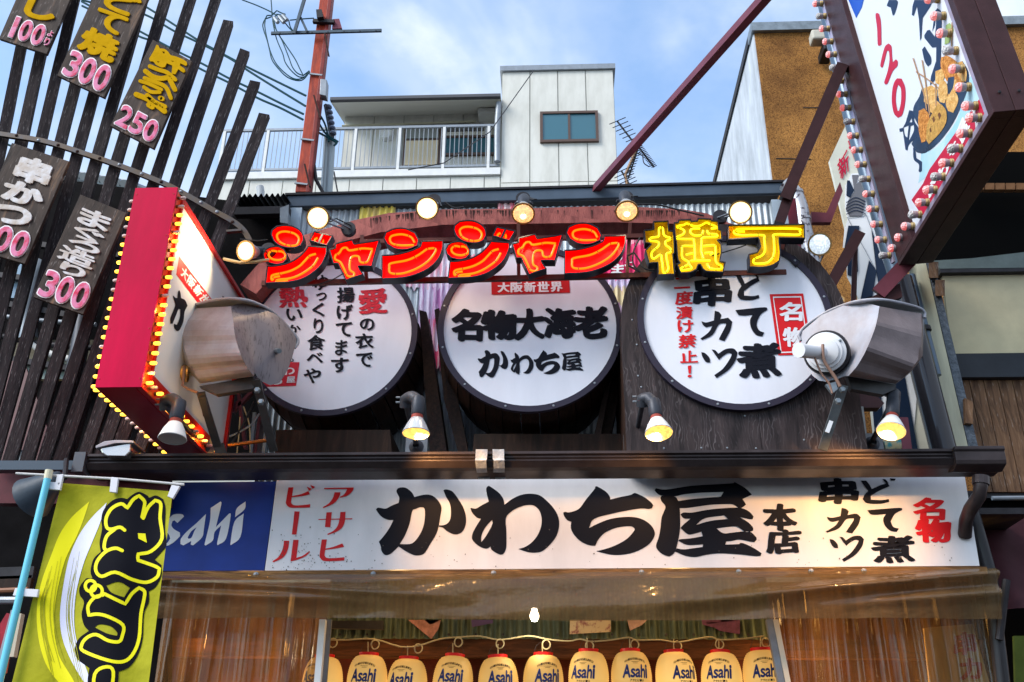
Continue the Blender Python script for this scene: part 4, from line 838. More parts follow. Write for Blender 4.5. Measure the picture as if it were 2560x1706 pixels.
neon('yellow T shaped neon letter at the right end of the row',
     ['1225,215 2210,200 2215,390 1885,385 1905,560 1890,680 1790,740 1650,765 1500,755 1490,590 1600,560 1640,490 1615,385 1230,405'],
     ['1440,303 1350,300 1345,275 1500,265 2100,268 2145,300 2130,345 1830,340 1815,400 1820,560 1790,650 1720,705 1590,715 1550,690 1570,650 1660,610 1700,540 1690,400 1670,350 1400,350 1310,330 1305,290'], M_nyel, M_tye, z3_, tr=.009)
cabm = mat('black_cable', (.02, .02, .022), .5)
def cable(pts, Y, r, label, m=cabm, sm_=True, group=None):
    q = catmull(pts, False) if sm_ else pts
    return one(MB().tube([P(x, y, Y if not callable(Y) else Y(i / (len(q) - 1))) for i, (x, y) in enumerate(q)], r, 6), 'cable', m, label, 'cable', group, smooth=True)
cable([(1600, 595), (1585, 625), (1583, 660), (1600, 680), (1572, 665), (1568, 640), (1585, 632), (1598, 650), (1610, 670), (1640, 680)], 7.3, .008, 'looped black cable hanging between the last red and first yellow neon letter')
cable([(780, 716), (830, 700), (868, 678)], 7.3, .005, 'thin black wire hanging across the top of the left drum')
cable([(1780, 640), (1840, 622), (1865, 613)], 7.3, .005, 'thin wire between the two yellow neon letters')
# ================================================================== SPOT LAMPS
M_sock = mat('lamp_socket', (.055, .06, .075), .45, .3, var=.3, vs=10); M_refl = mat('reflector_glass', (.62, .64, .66), .25, .5); M_jt = None; M_ring = mat('brass_ring', (.45, .27, .10), .35, .7)
E_hot = emis('lamp_hot', (1, .80, .50), 7.0); E_edge = emis('lamp_edge', (1, .62, .20), 1.6); E_amb = emis('lamp_amber', (1, .50, .13), 1.15); E_filam = emis('lamp_filament', (1, .85, .5), 9); E_white = emis('lamp_cool', (.75, .88, 1), .62); E_low = emis('lamp_low', (1, .50, .07), 1.7); E_off = mat('lamp_glass', (.5, .52, .55), .2)
for m_ in (E_amb, E_low, E_white, E_hot):
    n = m_.node_tree.nodes; l = m_.node_tree.links.new; b = n['Principled BSDF']; s0_ = b.inputs['Emission Strength'].default_value
    c = n.new('ShaderNodeTexCoord'); v = n.new('ShaderNodeTexVoronoi'); v.inputs['Scale'].default_value = 70; l(c.outputs['Object'], v.inputs[0]); mr = n.new('ShaderNodeMapRange'); mr.inputs[2].default_value = .6; mr.inputs[3].default_value = s0_ * 1.5; mr.inputs[4].default_value = s0_ * .45; l(v.outputs['Distance'], mr.inputs[0]); l(mr.outputs[0], b.inputs['Emission Strength'])
M_clipg = mat('tube_clip', (.6, .62, .6), .3); M_jt = mat('tube_joint', (.03, .02, .02), .5)
def spot(loc, d, label, lens, base=None, R=.092, group='spot lamps on the arch', filament=False, bd=(0, 0, -1)):
    M = look(loc, d); t = thing('spot_lamp', label, 'lamp', loc, group)
    MB().lathe([(.034, -.15), (.045, -.145), (R * .98, -.02), (R, 0)], M, 24).build('reflector', M_refl, t, smooth=60)
    MB().lathe([(R + .0, -.006), (R + .008, -.004), (R + .008, .008), (R - .006, .008)], M, 24).build('rim', M_ring, t, smooth=60)
    b = MB(); b.lathe([(R * .80, .008), (R * .5, .013), (.0, .018)], M, 24); b.m = 1; b.lathe([(R - .003, .002), (R * .80, .008)], M, 24); b.build('lens', [lens, E_edge if lens is E_hot else lens], t, smooth=70)
    if filament: MB().lathe([(0, .02), (.012, .021), (.02, .019)], M @ Matrix.Translation((.0, -.02, 0)), 10).build('bright_core', E_filam, t)
    MB().lathe([(0, -.30), (.046, -.30), (.052, -.28), (.052, -.15), (.042, -.13)], M, 18).build('socket', M_sock, t, smooth=60)
    for s in (-1, 1): MB().tube([M @ Vector((s * .05, 0, -.19)), M @ Vector((s * .075, 0, -.19))], .016, 8).build('pivot_knob', M_dark, t)
    if base is not None:
        bs0 = Vector(base)
        for s in (-1, 1): MB().bar(M @ Vector((s * .07, 0, -.19)), bs0 + (M @ Vector((s * .03, 0, -.19)) - M @ Vector((0, 0, -.19))), .02, .006).build('yoke_arm', M_alu, t)
        MB().lathe([(0, -.05), (.045, -.05), (.062, -.03), (.066, .03), (0, .03)], look(bs0, bd), 18).build('base', M_dark, t, smooth=60)
        MB().tube(catmull([tuple(M @ Vector((0, 0, -.30))), tuple(M @ Vector((.05, -.03, -.34))), tuple(M @ Vector((.11, 0, -.27))), tuple(bs0 + Vector((.04, 0, .03)))], False), .006, 6).build('lamp_cable', cabm, t, smooth=True)
    return t
def toC(p_): return (CAM - p_).normalized()
lps = [((795, 545), 7.15, (.05, -.84, -.52), E_hot, (872, 575), 'blazing spot lamp at the left shoulder of the arch, beside the first neon letter'),
       ((1068, 521), 7.15, (.06, -.80, -.6), E_hot, (1085, 505), 'blazing spot lamp second on the arch, above the third neon letter'),
       ((1308, 534), 7.1, (0, -.52, -.85), E_amb, (1308, 500), 'amber spot lamp in the middle of the arch, pointing down'),
       ((1567, 528), 7.1, (0, -.50, -.86), E_amb, (1565, 498), 'amber spot lamp fourth on the arch, above the last red neon letter'),
       ((1851, 531), 7.15, (-.10, -.84, -.53), E_hot, (1800, 545), 'blazing spot lamp at the right shoulder of the arch, above the yellow letters')]
for (px, py), Y, d, e, bp_, lab in lps:
    loc = P(px, py, Y); spot(loc, d, lab, e, P(bp_[0], bp_[1], Y + .42), filament=(e is E_amb), bd=(0, -1, 0))
    slight('spot_light', loc + Vector(d) * .06, (Vector(d) + Vector((0, .9, -.9))).normalized(), 14 if e is E_hot else 7, 120)
spot(P(615, 628, 7.1), (-.28, -.86, -.42), 'blazing spot lamp left of the neon row on a bent grey pipe', E_hot, P(672, 628, 7.3), R=.082, bd=(0, -1, 0))
slight('spot_light', P(612, 628, 7.0), (-.9, -.15, -.1), 26, 110)
spot(P(2049, 611, 7.3), (-.15, -.86, -.48), 'cool white spot lamp right of the yellow neon letters', E_white, P(2035, 672, 7.5), R=.09, bd=(-.3, -1, 0))
spot(P(2092, 752, 8.0), (-.2, -.95, .3), 'unlit round lamp seen above the rim of the right floodlight', E_off, P(2075, 765, 8.2), R=.06, group=None)
one(MB().tube([P(560, 648, 7.2), P(600, 657, 7.15), P(640, 655, 7.15), P(672, 650, 7.2)], .014, 8), 'lamp_pipe', mat('gilded_pipe', (.4, .3, .16), .35, .7), 'short brassy pipe under the lamp at the left end of the neon row', 'pipe', smooth=True)
# arm lamps along the gutter
def armlamp(head, d, base, label, lens, e, shade=M_white, R=.105, Yh=6.95, Yb=7.75, elbow=None, tg=None):
    hp = P(*head, Yh); bpt = P(*base, Yb); t = thing('arm_lamp', label, 'lamp', bpt, 'lamps on pipe arms above the gutter')
    M = look(hp, d)   # hp centre of lens
    MB().lathe([(.040, -.125), (.05, -.118), (.075, -.07), (R - .005, -.012), (R, 0), (R - .004, .004)], M, 28).build('lamp_shade', shade, t, smooth=60)
    MB().lathe([(R - .004, .0), (R * .5, -.006), (0, -.008)], M, 24).build('lens', lens, t, smooth=70)
    MB().lathe([(.043, -.15), (.046, -.12)], M, 20).build('seal_ring', mat('seal_red', (.3, .05, .035), .6), t)
    MB().lathe([(0, -.30), (.046, -.30), (.05, -.28), (.05, -.16), (.044, -.15)], M, 20).build('socket', M_sock, t, smooth=60)
    top = M @ Vector((0, 0, -.27)); el = P(*elbow, Yh + .12) if elbow else top + Vector((-.1, .1, .0))
    MB().tube(catmull([tuple(top), tuple(top * .5 + el * .5 + Vector((0, 0, .03))), tuple(el), tuple(el + Vector((0, .03, -.05)))], False), .046, 14).build('elbow', M_sock, t, smooth=True)
    MB().tube([el + Vector((0, .02, -.03)), bpt + Vector((0, -.03, .02))], .021, 10).build('pipe_arm', M_sock, t, smooth=True)
    MB().lathe([(0, -.02), (.06, -.02), (.062, .0), (.04, .012), (.025, .05)], look(bpt, (0, -1, 0)), 18).build('mounting_flange', M_sock, t, smooth=50)
    MB().box((bpt.x - .09, bpt.y + .0, bpt.z - .10), (bpt.x + .09, bpt.y + .02, bpt.z + .09)).build('mounting_plate', MATS['grey_post'], t)
    for s in (-1, 1): MB().tube([el + Vector((-.045, -.0, .02 * s)), el + Vector((-.075, 0, .02 * s))], .007, 6).build('screw', M_alu, t)
    if e:
        tgt = P(*tg, 7.9); slight('arm_light', hp + Vector(d) * .02, (tgt - hp).normalized(), e, 100, (1, .50, .16), .03, .7)
    return t
armlamp((431, 1097), (.02, -.12, -1), (508, 1118), 'unlit white arm lamp in front of the magenta box sign', E_off, 0, elbow=(414, 1005), Yh=6.5, R=.10)
armlamp((1040, 1084), (0, -.10, -1), (1041, 1118), 'clear glass arm lamp with amber rim, below the gap between left and middle drum', E_low, 30, M_refl, elbow=(1014, 1000), tg=(1235, 1290))
armlamp((1647, 1083), (.06, -.28, -1), (1587, 1113), 'lit white arm lamp at the foot of the right drum', E_low, 22, elbow=(1606, 998), tg=(1480, 1300))
armlamp((2228, 1078), (-.30, -.32, -1), (2180, 1110), 'lit white arm lamp tilted left, right of the plywood panel', E_low, 58, elbow=(2236, 984), tg=(2085, 1290))
# ================================================================== FLOODLIGHT HOODS
M_hood = mat('hood_metal', (.38, .40, .47), .5, .05, var=.3, vs=3, col2=(.27, .24, .25), stretch=(1, 1, .6), bump=.08, bs=40)
M_hoodd = mat('hood_dirty', (.19, .165, .178), .45, .15, var=.6, vs=11, col2=(.07, .058, .062), stretch=(5, 5, .5), contrast=(.33, .47))
M_galv = mat('galvanised_bracket', (.30, .34, .37), .4, .6, var=.35, vs=10); M_brk = mat('dark_bracket', (.085, .085, .09), .5, .4, var=.4, vs=8)
def lerp3(a, b, t): return tuple(a[i] * (1 - t) + b[i] * t for i in range(3))
def resample(c_, n):
    L_ = [0]
    for i in range(1, len(c_)): L_.append(L_[-1] + math.dist(c_[i][:2], c_[i - 1][:2]) + .01)
    out = []
    for k in range(n + 1):
        s = L_[-1] * k / n; i = max(1, next((j for j in range(1, len(L_)) if L_[j] >= s - 1e-9), len(L_) - 1)); out.append(lerp3(c_[i - 1], c_[i], (s - L_[i - 1]) / (L_[i] - L_[i - 1])))
    return out
def loft(mb, curves, zf, nu=12, sub=1):
    R_ = [resample([(*zf('%g,%g' % (x, y))[0], Y) for x, y, Y in c_], nu) for c_ in curves]
    pts = [P(*q) for r_ in R_ for q in r_]; W = nu + 1
    mb.add(pts, [(j * W + i, j * W + i + 1, (j + 1) * W + i + 1, (j + 1) * W + i) for j in range(len(R_) - 1) for i in range(nu)])
    return R_
zl = Z(380, 700, 3.4075)
fl = thing('floodlight', 'big dirty silver floodlight hood covering part of the left drum and box sign', 'floodlight', P(600, 1130, 7.3))
left_e = [(285, 250, 7.12), (262, 340, 7.0), (262, 480, 6.92), (280, 600, 6.9), (320, 720, 6.92), (370, 810, 6.98), (425, 882, 7.05)]
ridge = [(672, 225, 6.92), (692, 350, 6.80), (705, 470, 6.74), (735, 580, 6.72), (775, 680, 6.74), (820, 760, 6.80), (868, 822, 6.9)]
b = MB()
bands = 6
for i in range(bands):   # facets: alternate flat bands with small steps
    a0, a1, r0, r1 = left_e[i], left_e[i + 1], ridge[i], ridge[i + 1]
    mid = .022 if i % 2 else -.018
    am = ((a0[0] + a1[0]) / 2, (a0[1] + a1[1]) / 2 , (a0[2] + a1[2]) / 2 - mid); rm = ((r0[0] + r1[0]) / 2, (r0[1] + r1[1]) / 2, (r0[2] + r1[2]) / 2 - mid)
    e_ = lambda p_, q_, t: lerp3(p_, q_, t); loft(b, [[a0, r0], [e_(a0, am, .75), e_(r0, rm, .75)], [e_(am, a1, .25), e_(rm, r1, .25)], [a1, r1]], zl, 8)
b.build('hood_facets', M_hood, fl, smooth=9)
b = MB(); loft(b, [[(232, 320, 7.2), (224, 420, 7.15), (224, 560, 7.1), (235, 650, 7.1), (262, 720, 7.1), (330, 800, 7.1), (412, 885, 7.12)], [(x, y, Y) for x, y, Y in left_e]], zl, 12); b.build('hood_side', M_hood, fl, smooth=50)
b = MB(); loft(b, [ridge, [(700, 215, 6.98), (790, 300, 6.95), (800, 480, 6.93), (800, 580, 6.9), (830, 700, 6.9), (870, 790, 6.95)], [(800, 195, 7.03), (900, 300, 7.02), (905, 480, 7.0), (880, 620, 6.97), (870, 700, 6.95), (880, 800, 6.97)],
                [(960, 225, 7.1), (1010, 330, 7.08), (1010, 480, 7.05), (980, 640, 7.02), (940, 760, 7.0), (900, 830, 7.0)], [(1100, 330, 7.18), (1120, 420, 7.15), (1110, 540, 7.12), (1070, 680, 7.08), (1010, 800, 7.05), (940, 868, 7.03)],
                [(1235, 490, 7.3), (1215, 580, 7.26), (1190, 680, 7.2), (1150, 780, 7.15), (1085, 880, 7.1), (1005, 898, 7.06)]], zl, 14)
b.build('hood_end', M_hoodd, fl, smooth=40)
rimL = catmull([(232, 330), (232, 280), (285, 235), (400, 202), (600, 163), (760, 166), (880, 195), (1020, 268), (1140, 380), (1235, 490), (1243, 540), (1215, 582)], False)
Yr = lambda x: 7.2 - .3 * math.exp(-((x - 680) / 330) ** 2) + (x > 900) * (x - 900) / 345 * .12
MB().tube([P(*zl('%g,%g' % q)[0], Yr(q[0])) for q in rimL], .012, 8).build('rolled_rim', M_hood, fl, smooth=True)
b = MB(); b.fill([P(*zl('%g,%g' % q)[0], Yr(q[0]) + .004) for q in rimL] + [P(*zl('%g,%g' % (q[0], q[1]))[0], q[2] + .05) for q in [(1150, 780, 7.25), (1005, 890, 7.2), (870, 820, 7.05), (425, 880, 7.15), (330, 800, 7.2), (240, 650, 7.2)]]); b.build('front_glass', E_off, fl)
MB().tube([P(*zl('1040,605')[0], 7.15), P(*zl('1085,605')[0], 6.98)], .02, 10).build('hinge_pin', M_galv, fl)
q = [P(*zl(s)[0], 7.0) for s in ('400,905', '868,825', '862,925', '545,975')] ; MB().slab(q, (0, .06, 0)).build('cross_channel', M_brk, fl)
MB().bar(P(*zl('415,960')[0], 7.02), P(*zl('565,1440')[0], 7.4), .062, .02, (0, 1, 0)).build('bracket_leg', M_brk, fl)
MB().bar(P(*zl('565,1400')[0], 7.38), P(*zl('600,1520')[0], 7.42), .085, .02, (0, 1, 0)).build('bracket_foot', M_brk, fl)
MB().bar(P(*zl('885,850')[0], 6.98), P(*zl('1035,1460')[0], 7.4), .066, .02, (0, 1, 0)).build('bracket_leg', M_brk, fl)
MB().bar(P(*zl('430,1000')[0], 6.98), P(*zl('465,1160')[0], 7.1), .05, .015, (0, 1, 0)).build('slotted_plate', M_brk, fl)
for s in ('900,945', '932,1045'): MB().lathe([(.026, 0), (.026, .018), (.018, .03), (0, .031)], look(P(*zl(s)[0], 6.96), (0, -1, 0)), 6).build('bolt', M_galv, fl)
MB().lathe([(0, -.08), (.06, -.08), (.065, 0), (.07, .05)], look(P(*zl('255,795')[0], 7.05), (.8, .2, 0)), 14).build('lamp_socket', M_ring, fl, smooth=60)
MB().tube([P(*zl(s)[0], 6.98) for s in ('275,740', '262,900', '310,930', '390,960')], .011, 6).build('lamp_cable', mat('brown_cable', (.25, .14, .10), .5), fl, smooth=True)
zr = Z(1960, 720, 3.5625)
fr = thing('floodlight', 'big grey floodlight hood with white socket disc, right of the right drum', 'floodlight', P(2090, 1130, 7.3))
rt_e = [(1225, 230, 7.05), (1228, 340, 6.97), (1222, 500, 6.9), (1195, 640, 6.87), (1120, 745, 6.88), (1050, 810, 6.95), (985, 855, 7.02)]
rid2 = [(850, 165, 6.85), (835, 260, 6.76), (808, 370, 6.70), (765, 480, 6.68), (710, 600, 6.70), (650, 700, 6.76), (575, 785, 6.86)]
b = MB()
for i in range(6):
    a0, a1, r0, r1 = rid2[i], rid2[i + 1], rt_e[i], rt_e[i + 1]; mid = .035 if i % 2 else -.012
    am = ((a0[0] + a1[0]) / 2, (a0[1] + a1[1]) / 2, (a0[2] + a1[2]) / 2 - mid); rm = ((r0[0] + r1[0]) / 2, (r0[1] + r1[1]) / 2, (r0[2] + r1[2]) / 2 - mid); loft(b, [[a0, r0], [lerp3(a0, am, .75), lerp3(r0, rm, .75)], [lerp3(am, a1, .25), lerp3(rm, r1, .25)], [a1, r1]], zr, 8)
M_hood2 = mat('hood_taupe', (.22, .175, .18), .45, .1, var=.3, vs=5, bump=.1, bs=60)
b.build('hood_facets', M_hood2, fr, smooth=9)
b = MB(); loft(b, [rt_e, [(1245, 250, 7.15), (1240, 400, 7.1), (1238, 600, 7.05), (1190, 675, 7.05), (1120, 760, 7.05), (1055, 815, 7.05), (990, 860, 7.08)]], zr, 12); b.build('hood_side', M_hood2, fr, smooth=50)
b = MB(); loft(b, [rid2, [(700, 125, 6.98), (700, 250, 6.92), (690, 400, 6.86), (680, 500, 6.84), (640, 600, 6.84), (590, 700, 6.86), (540, 785, 6.9)], [(520, 160, 7.04), (560, 300, 7.0), (590, 420, 6.97), (590, 560, 6.95), (560, 660, 6.95), (520, 740, 6.95), (480, 810, 6.95)],
                [(330, 245, 7.1), (340, 330, 7.08), (350, 450, 7.05), (360, 560, 7.04), (370, 660, 7.02), (370, 750, 7.0), (370, 835, 7.0)], [(125, 420, 7.25), (150, 480, 7.23), (170, 560, 7.2), (180, 640, 7.16), (210, 720, 7.12), (250, 780, 7.1), (310, 825, 7.05)]], zr, 14)
b.build('hood_end', M_hood, fr, smooth=40)
rimR = catmull([(150, 470), (128, 425), (180, 350), (350, 232), (540, 150), (700, 112), (880, 106), (1100, 148), (1220, 188), (1255, 228), (1250, 268)], False)
Yq = lambda x: 7.25 - .38 * math.exp(-((x - 860) / 420) ** 2)
MB().tube([P(*zr('%g,%g' % q_)[0], Yq(q_[0])) for q_ in rimR], .012, 8).build('rolled_rim', M_hood, fr, smooth=True)
b = MB(); b.fill([P(*zr('%g,%g' % q_)[0], Yq(q_[0]) + .004) for q_ in rimR] + [P(*zr('%g,%g' % (x, y))[0], Y) for x, y, Y in ((1235, 600, 7.2), (985, 860, 7.15), (575, 790, 7.05), (330, 830, 7.2), (180, 640, 7.3))]); b.build('front_glass', E_off, fr)
dc = P(*zr('375,575')[0], 6.88); dn = Vector((-.42, -.86, -.25)).normalized(); Md = look(dc, dn); M_wm = mat('white_enamel', (.72, .72, .75), .3)
MB().lathe([(.165, -.10), (.172, -.02), (.168, .0), (.150, .006)], Md, 36).build('gasket', M_dark, fr, smooth=50)
MB().lathe([(.150, 0), (.150, .022), (.128, .030), (.125, .042), (.105, .046), (.10, .058), (.07, .066), (0, .068)], Md, 36).build('socket_disc', M_wm, fr, smooth=40)
s0 = P(*zr('335,580')[0], 6.80); s1 = P(*zr('130,555')[0], 6.62)
MB().lathe([(.052, 0), (.052, (s1 - s0).length - .02), (.056, (s1 - s0).length - .02), (.056, (s1 - s0).length), (0, (s1 - s0).length)], look(s0, s1 - s0), 24).build('lamp_socket', M_wm, fr, smooth=50)
for k in range(3):
    a = k * 2.1 + .5; MB().lathe([(0, .02), (.009, .018), (.011, 0)], Md @ Matrix.Translation((.135 * math.cos(a), .135 * math.sin(a), .022)), 8).build('screw', M_galv, fr)
for pts, r in (('215,530 250,560 280,640 330,760 400,850 430,940', .008), ('345,505 350,620 380,690 450,790 500,880', .012)):
    MB().tube([P(*q_, 6.72) for q_ in catmull(zr(pts), False)], r, 6).build('lamp_cable', MATS['brown_cable'], fr, smooth=True)
q = [P(*zr(s)[0], 7.0) for s in ('565,788', '1000,862', '990,905', '880,950', '600,898')]; MB().prism(q, (0, .06, 0)).build('cross_channel', M_brk, fr)
MB().slab([P(*zr(s)[0], 6.95) for s in ('370,860', '460,835', '480,900', '430,940')], (0, .03, 0)).build('gusset_plate', M_galv, fr)
MB().bar(P(*zr('530,870')[0], 6.95), P(*zr('345,1440')[0], 7.36), .068, .016, (0, 1, 0)).build('bracket_leg', M_galv, fr)
for s in ('518,912', '478,1015'): MB().lathe([(.026, 0), (.026, .018), (.018, .03), (0, .031)], look(P(*zr(s)[0], 6.94), (0, -1, 0)), 6).build('bolt', M_galv, fr)
MB().slab([P(*zr(s)[0], 7.06) for s in ('405,1180', '440,1190', '402,1292', '366,1280')], (0, .01, 0)).build('sticker', M_wm, fr)
# small silver lamp head on the gutter, left
sl = thing('gutter_lamp', 'small silver lamp with hooked lid standing on the gutter at the left', 'lamp', P(288, 1140, 7.4))
zc_ = Z(0, 850, 3.336)
MB().prism([P(*q_, 7.3) for q_ in zc_('830,905 845,940 880,965 1050,968 1090,930 1095,860')], (0, .2, 0)).build('bowl', mat('silver', (.6, .58, .56), .2, .8), sl, bevel=.01)
MB().prism([P(*q_, 7.28) for q_ in zc_('795,885 870,845 960,835 1100,838 1118,845 1115,862 1095,858 960,862 830,895 800,905')], (0, .24, 0)).build('lid', M_hood, sl, bevel=.004)
# pale round can right of plywood, teal printed bag, dark bracket pieces
# ================================================================== BULBS
def bulb_mesh(kind):
    b = MB()
    if kind.startswith('amber'):   # small capsule along +X
        M = look((0, 0, 0), (1, 0, 0)); b.m = 0; b.lathe([(0, 0), (.013, 0), (.014, .018), (.012, .02)], M, 8); b.m = 1; b.lathe([(.010, .02), (.014, .03), (.0145, .055), (.010, .066), (0, .070)], M, 8)
    else:
        M = look((0, 0, 0), (1, 0, 0)); b.m = 0; b.lathe([(0, 0), (.026, 0), (.026, .006), (.023, .009), (.026, .012), (.023, .015), (.026, .018), (.023, .024), (.02, .03)], M, 12); b.m = 2; b.lathe([(.02, .03), (.024, .04), (.026, .055), (.026, .065)], M, 12); b.m = 1; b.lathe([(.027, .065), (.0275, .075), (.024, .089), (.014, .098), (0, .101)], M, 12)
    return b
M_bs = mat('bulb_socket', (.16, .06, .02), .5); M_gs = mat('gold_socket', (.36, .26, .12), .45, .3)
BM = {'amber_on': [M_bs, emis('bulb_amber', (1, .50, .04), 2.2, (.6, .3, .05))], 'amber_off': [M_bs, mat('bulb_clear', (.72, .55, .5), .1)],
      'led_on': [M_gs, mat('dome_pink', (.72, .44, .44), .22, emit=.34, ecol=(1, .10, .08), bump=.8, bs=90, vor=True, var=.4, vs=40, col2=(.70, .62, .62)), mat('bulb_body', (.42, .37, .40), .35)], 'led_off': [M_gs, mat('dome_white', (.62, .60, .60), .2, bump=.8, bs=90, vor=True), mat('bulb_body', (.42, .37, .40), .35)]}
proto = {}
def bulb(kind, loc, parent, flip=False, s=1):
    if kind not in proto: proto[kind] = bulb_mesh(kind).build('bulb', BM[kind], None, smooth=50, local=True).data; ob_ = [o for o in COL.objects if o.data == proto[kind]][0]; bpy.data.objects.remove(ob_)
    o = bpy.data.objects.new('bulb', proto[kind]); COL.objects.link(o); o.parent = parent; o.location = Vector(loc) - WL[parent.name]; o.scale = (s * (.82 if kind.startswith('led') else 1), s, s)
    o.rotation_euler = (random.uniform(-3, 3), 0, math.pi if flip else 0); return o
def along(a, b_, n): a = Vector(a); b_ = Vector(b_); return [a.lerp(b_, i / (n - 1)) for i in range(n)]
# ================================================================== MAGENTA BOX SIGN
M_mag = mat('magenta_enamel', (.66, .002, .055), .4, var=.3, vs=1.5, spec=.07, stretch=(2, 1, .5), bump=.05, bs=4); M_redf = mat('red_frame', (.50, .012, .010), .35, var=.2, vs=5); M_wp = mat('white_panel', (.78, .80, .80), .25)
mg = thing('box_sign', 'projecting box sign with magenta front edge and rows of amber bulbs', 'sign', P(345, 965, 6.3))
X1 = -2.89; X0 = -3.22; YA_ = 6.3; YB_ = 8.2; ZB = 4.265; ZT = 5.93
MB().box((X0, YA_, ZB), (X1, YA_ + .01, ZT)).build('front_panel', M_mag, mg)
MB().box((X0 + .002, YA_ + .012, ZB), (X1 - .05, YB_, ZB + .01)).build('bottom_panel', mat('crimson_enamel', (.40, .006, .018), .4, var=.2, vs=3), mg)
MB().box((X0, YA_ + .012, ZB + .012), (X0 + .01, YB_, ZT)).build('rear_panel', M_redf, mg)
MB().box((X0 + .002, YA_ + .012, ZT - .01), (X1 - .05, YB_, ZT)).build('top_panel', M_mag, mg)
Xp = X1 - .03
MB().box((Xp - .01, YA_ + .14, ZB + .16), (Xp, YB_ - .04, ZT - .03)).build('white_panel', M_wp, mg)
for z_ in (4.33, 4.72, 5.11, 5.50, 5.87):
    for x_ in (X0 + .02, X1 - .02): MB().lathe([(0, .003), (.005, .002), (.006, 0)], look((x_, YA_, z_), (0, -1, 0)), 6).build('screw', M_redf, mg)
b = MB(); b.box((Xp - .03, YA_ + .012, ZB + .012), (X1 - .018, YA_ + .14, ZT)).box((Xp - .03, YA_ + .14, ZB + .012), (X1 - .018, YB_, ZB + .12)); b.build('bulb_channel', mat('bulb_lit_channel', (.72, .05, .008), .35), mg)  # red channel, the orange light of the bulbs is mixed into its colour
b = MB()
for (y0, y1_, za_, zb_) in ((YA_ + .14, YA_ + .165, ZB + .12, ZT), (YA_ + .165, YB_, ZB + .12, ZB + .16), (YA_ + .165, YB_, ZT - .03, ZT), (YB_ - .04, YB_ + .0, ZB + .16, ZT - .03)): b.box((Xp - .012, y0, za_), (X1, y1_, zb_))
for (y0, y1_, za_, zb_) in ((YA_ + .012, YA_ + .02, ZB, ZT), (YA_ + .02, YB_, ZB, ZB + .012)): b.box((Xp - .012, y0, za_), (X1, y1_, zb_))
b.build('side_frame', M_redf, mg)
on = lambda i, offs: 'amber_off' if i in offs else 'amber_on'
for i, p_ in enumerate(along((X1 - .02, YA_ + .075, ZT - .05), (X1 - .02, YA_ + .075, ZB + .06), 21)): bulb(on(i, (0, 1, 4, 11, 19)), p_, mg)
for i, p_ in enumerate(along((X0, YA_ + .08, ZT - .07), (X0, YA_ + .08, ZB + .04), 21)): bulb(on(i, (0, 1, 3, 4, 9, 10, 16)), p_, mg, True)
for i, p_ in enumerate(along((X1 - .02, YA_ + .16, ZB + .06), (X1 - .02, YB_ - .05, ZB + .06), 16)): bulb(on(i, (0, 2, 8, 10, 11)), p_, mg)
for i, p_ in enumerate(along((X0, YA_ + .12, ZB + .03), (X0, YB_ - .05, ZB + .03), 19)): bulb(on(i, (6, 7, 8, 9, 11, 13)), p_, mg, True)
for (y_, z_) in ((6.33, 4.35), (6.38, 4.9), (6.38, 5.5), (6.9, 4.33), (7.5, 4.33)): plight('bulb_glow', (X1 + .035, y_, z_), 1.5, (1, .5, .08), .02)
for (y_, z_) in ((6.4, 4.5), (6.4, 5.3), (7.2, 4.33)): plight('bulb_glow', (X0 - .06, y_, z_), .9, (1, .5, .08), .02)
plm = Plane((Xp, 0, 0), (1, 0, 0)); zb1 = Z(0, 450, 3.336)
b = MB(); flat(b, plm, zb1('1470,790 1495,640 1800,1040 1690,1080'), lift=.002, smooth=False); b.build('red_label', M_red, mg)
b = MB(); cs = zb1('1515,730 1770,1040'); 
for i, ch in enumerate('大阪新世'):
    u0 = .02 + i * .235; u1 = u0 + .21
    L0 = (1500, 790); L1 = (1710, 1060); T0 = (1520, 700); T1 = (1790, 1035)
    f_ = lambda A_, B_, u: zb1('%g,%g' % (A_[0] + (B_[0] - A_[0]) * u, A_[1] + (B_[1] - A_[1]) * u))[0]
    put(b, ch, [f_(T0, T1, u0), f_(T0, T1, u1), f_(L0, L1, u1), f_(L0, L1, u0)], plm, .035, .004, 0)
b.build('label_lettering', M_wp, mg)
b = MB(); flat(b, plm, zb1('1495,920 1505,940 1510,985 1545,1005 1565,1050 1540,1100 1530,1180 1500,1250 1475,1262 1455,1235 1450,1200 1475,1210 1500,1150 1505,1080 1490,1075 1460,1150 1440,1200 1420,1200 1422,1150 1450,1080 1462,1040 1445,980 1445,965 1465,985 1480,985 1485,935'), lift=.004)
put(b, 'わ', zb1('1620,1080 1700,1180 1690,1330 1600,1230'), plm, .04); put(b, '屋', zb1('1850,960 1900,1010 1900,1100 1850,1050'), plm, .03); b.build('black_lettering', M_ink, mg)
# ================================================================== RIGHT PROJECTING SIGN
M_brn = mat('chocolate_steel', (.060, .024, .026), .38, .25, var=.3, vs=6, bump=.12, bs=150); M_lav = mat('lavender_flange', (.42, .38, .50), .4, .3)
rs = thing('lightbox_sign', 'huge projecting sign with photo print of fried skewers and pink bulbs', 'sign', P(2247, 665, 8.0))
ang_ = math.radians(5); T = Vector((-math.sin(ang_), 0, math.cos(ang_))); Yd = Vector((0, 1, 0)); S = Yd.cross(T) * 1.0   # S points +x
O = P(2247, 665, 8.0); HT = 4.3; DY = -2.19; TH = .31
if S.x < 0: S = -S
def rp(d, h, s=0): return O + Yd * d + T * h + S * s     # d negative towards the street
def rbox(mb, d0, d1, h0, h1, s0, s1): return mb.hexa([rp(d0, h0, s0), rp(d1, h0, s0), rp(d1, h1, s0), rp(d0, h1, s0), rp(d0, h0, s1), rp(d1, h0, s1), rp(d1, h1, s1), rp(d0, h1, s1)])
FW = .10
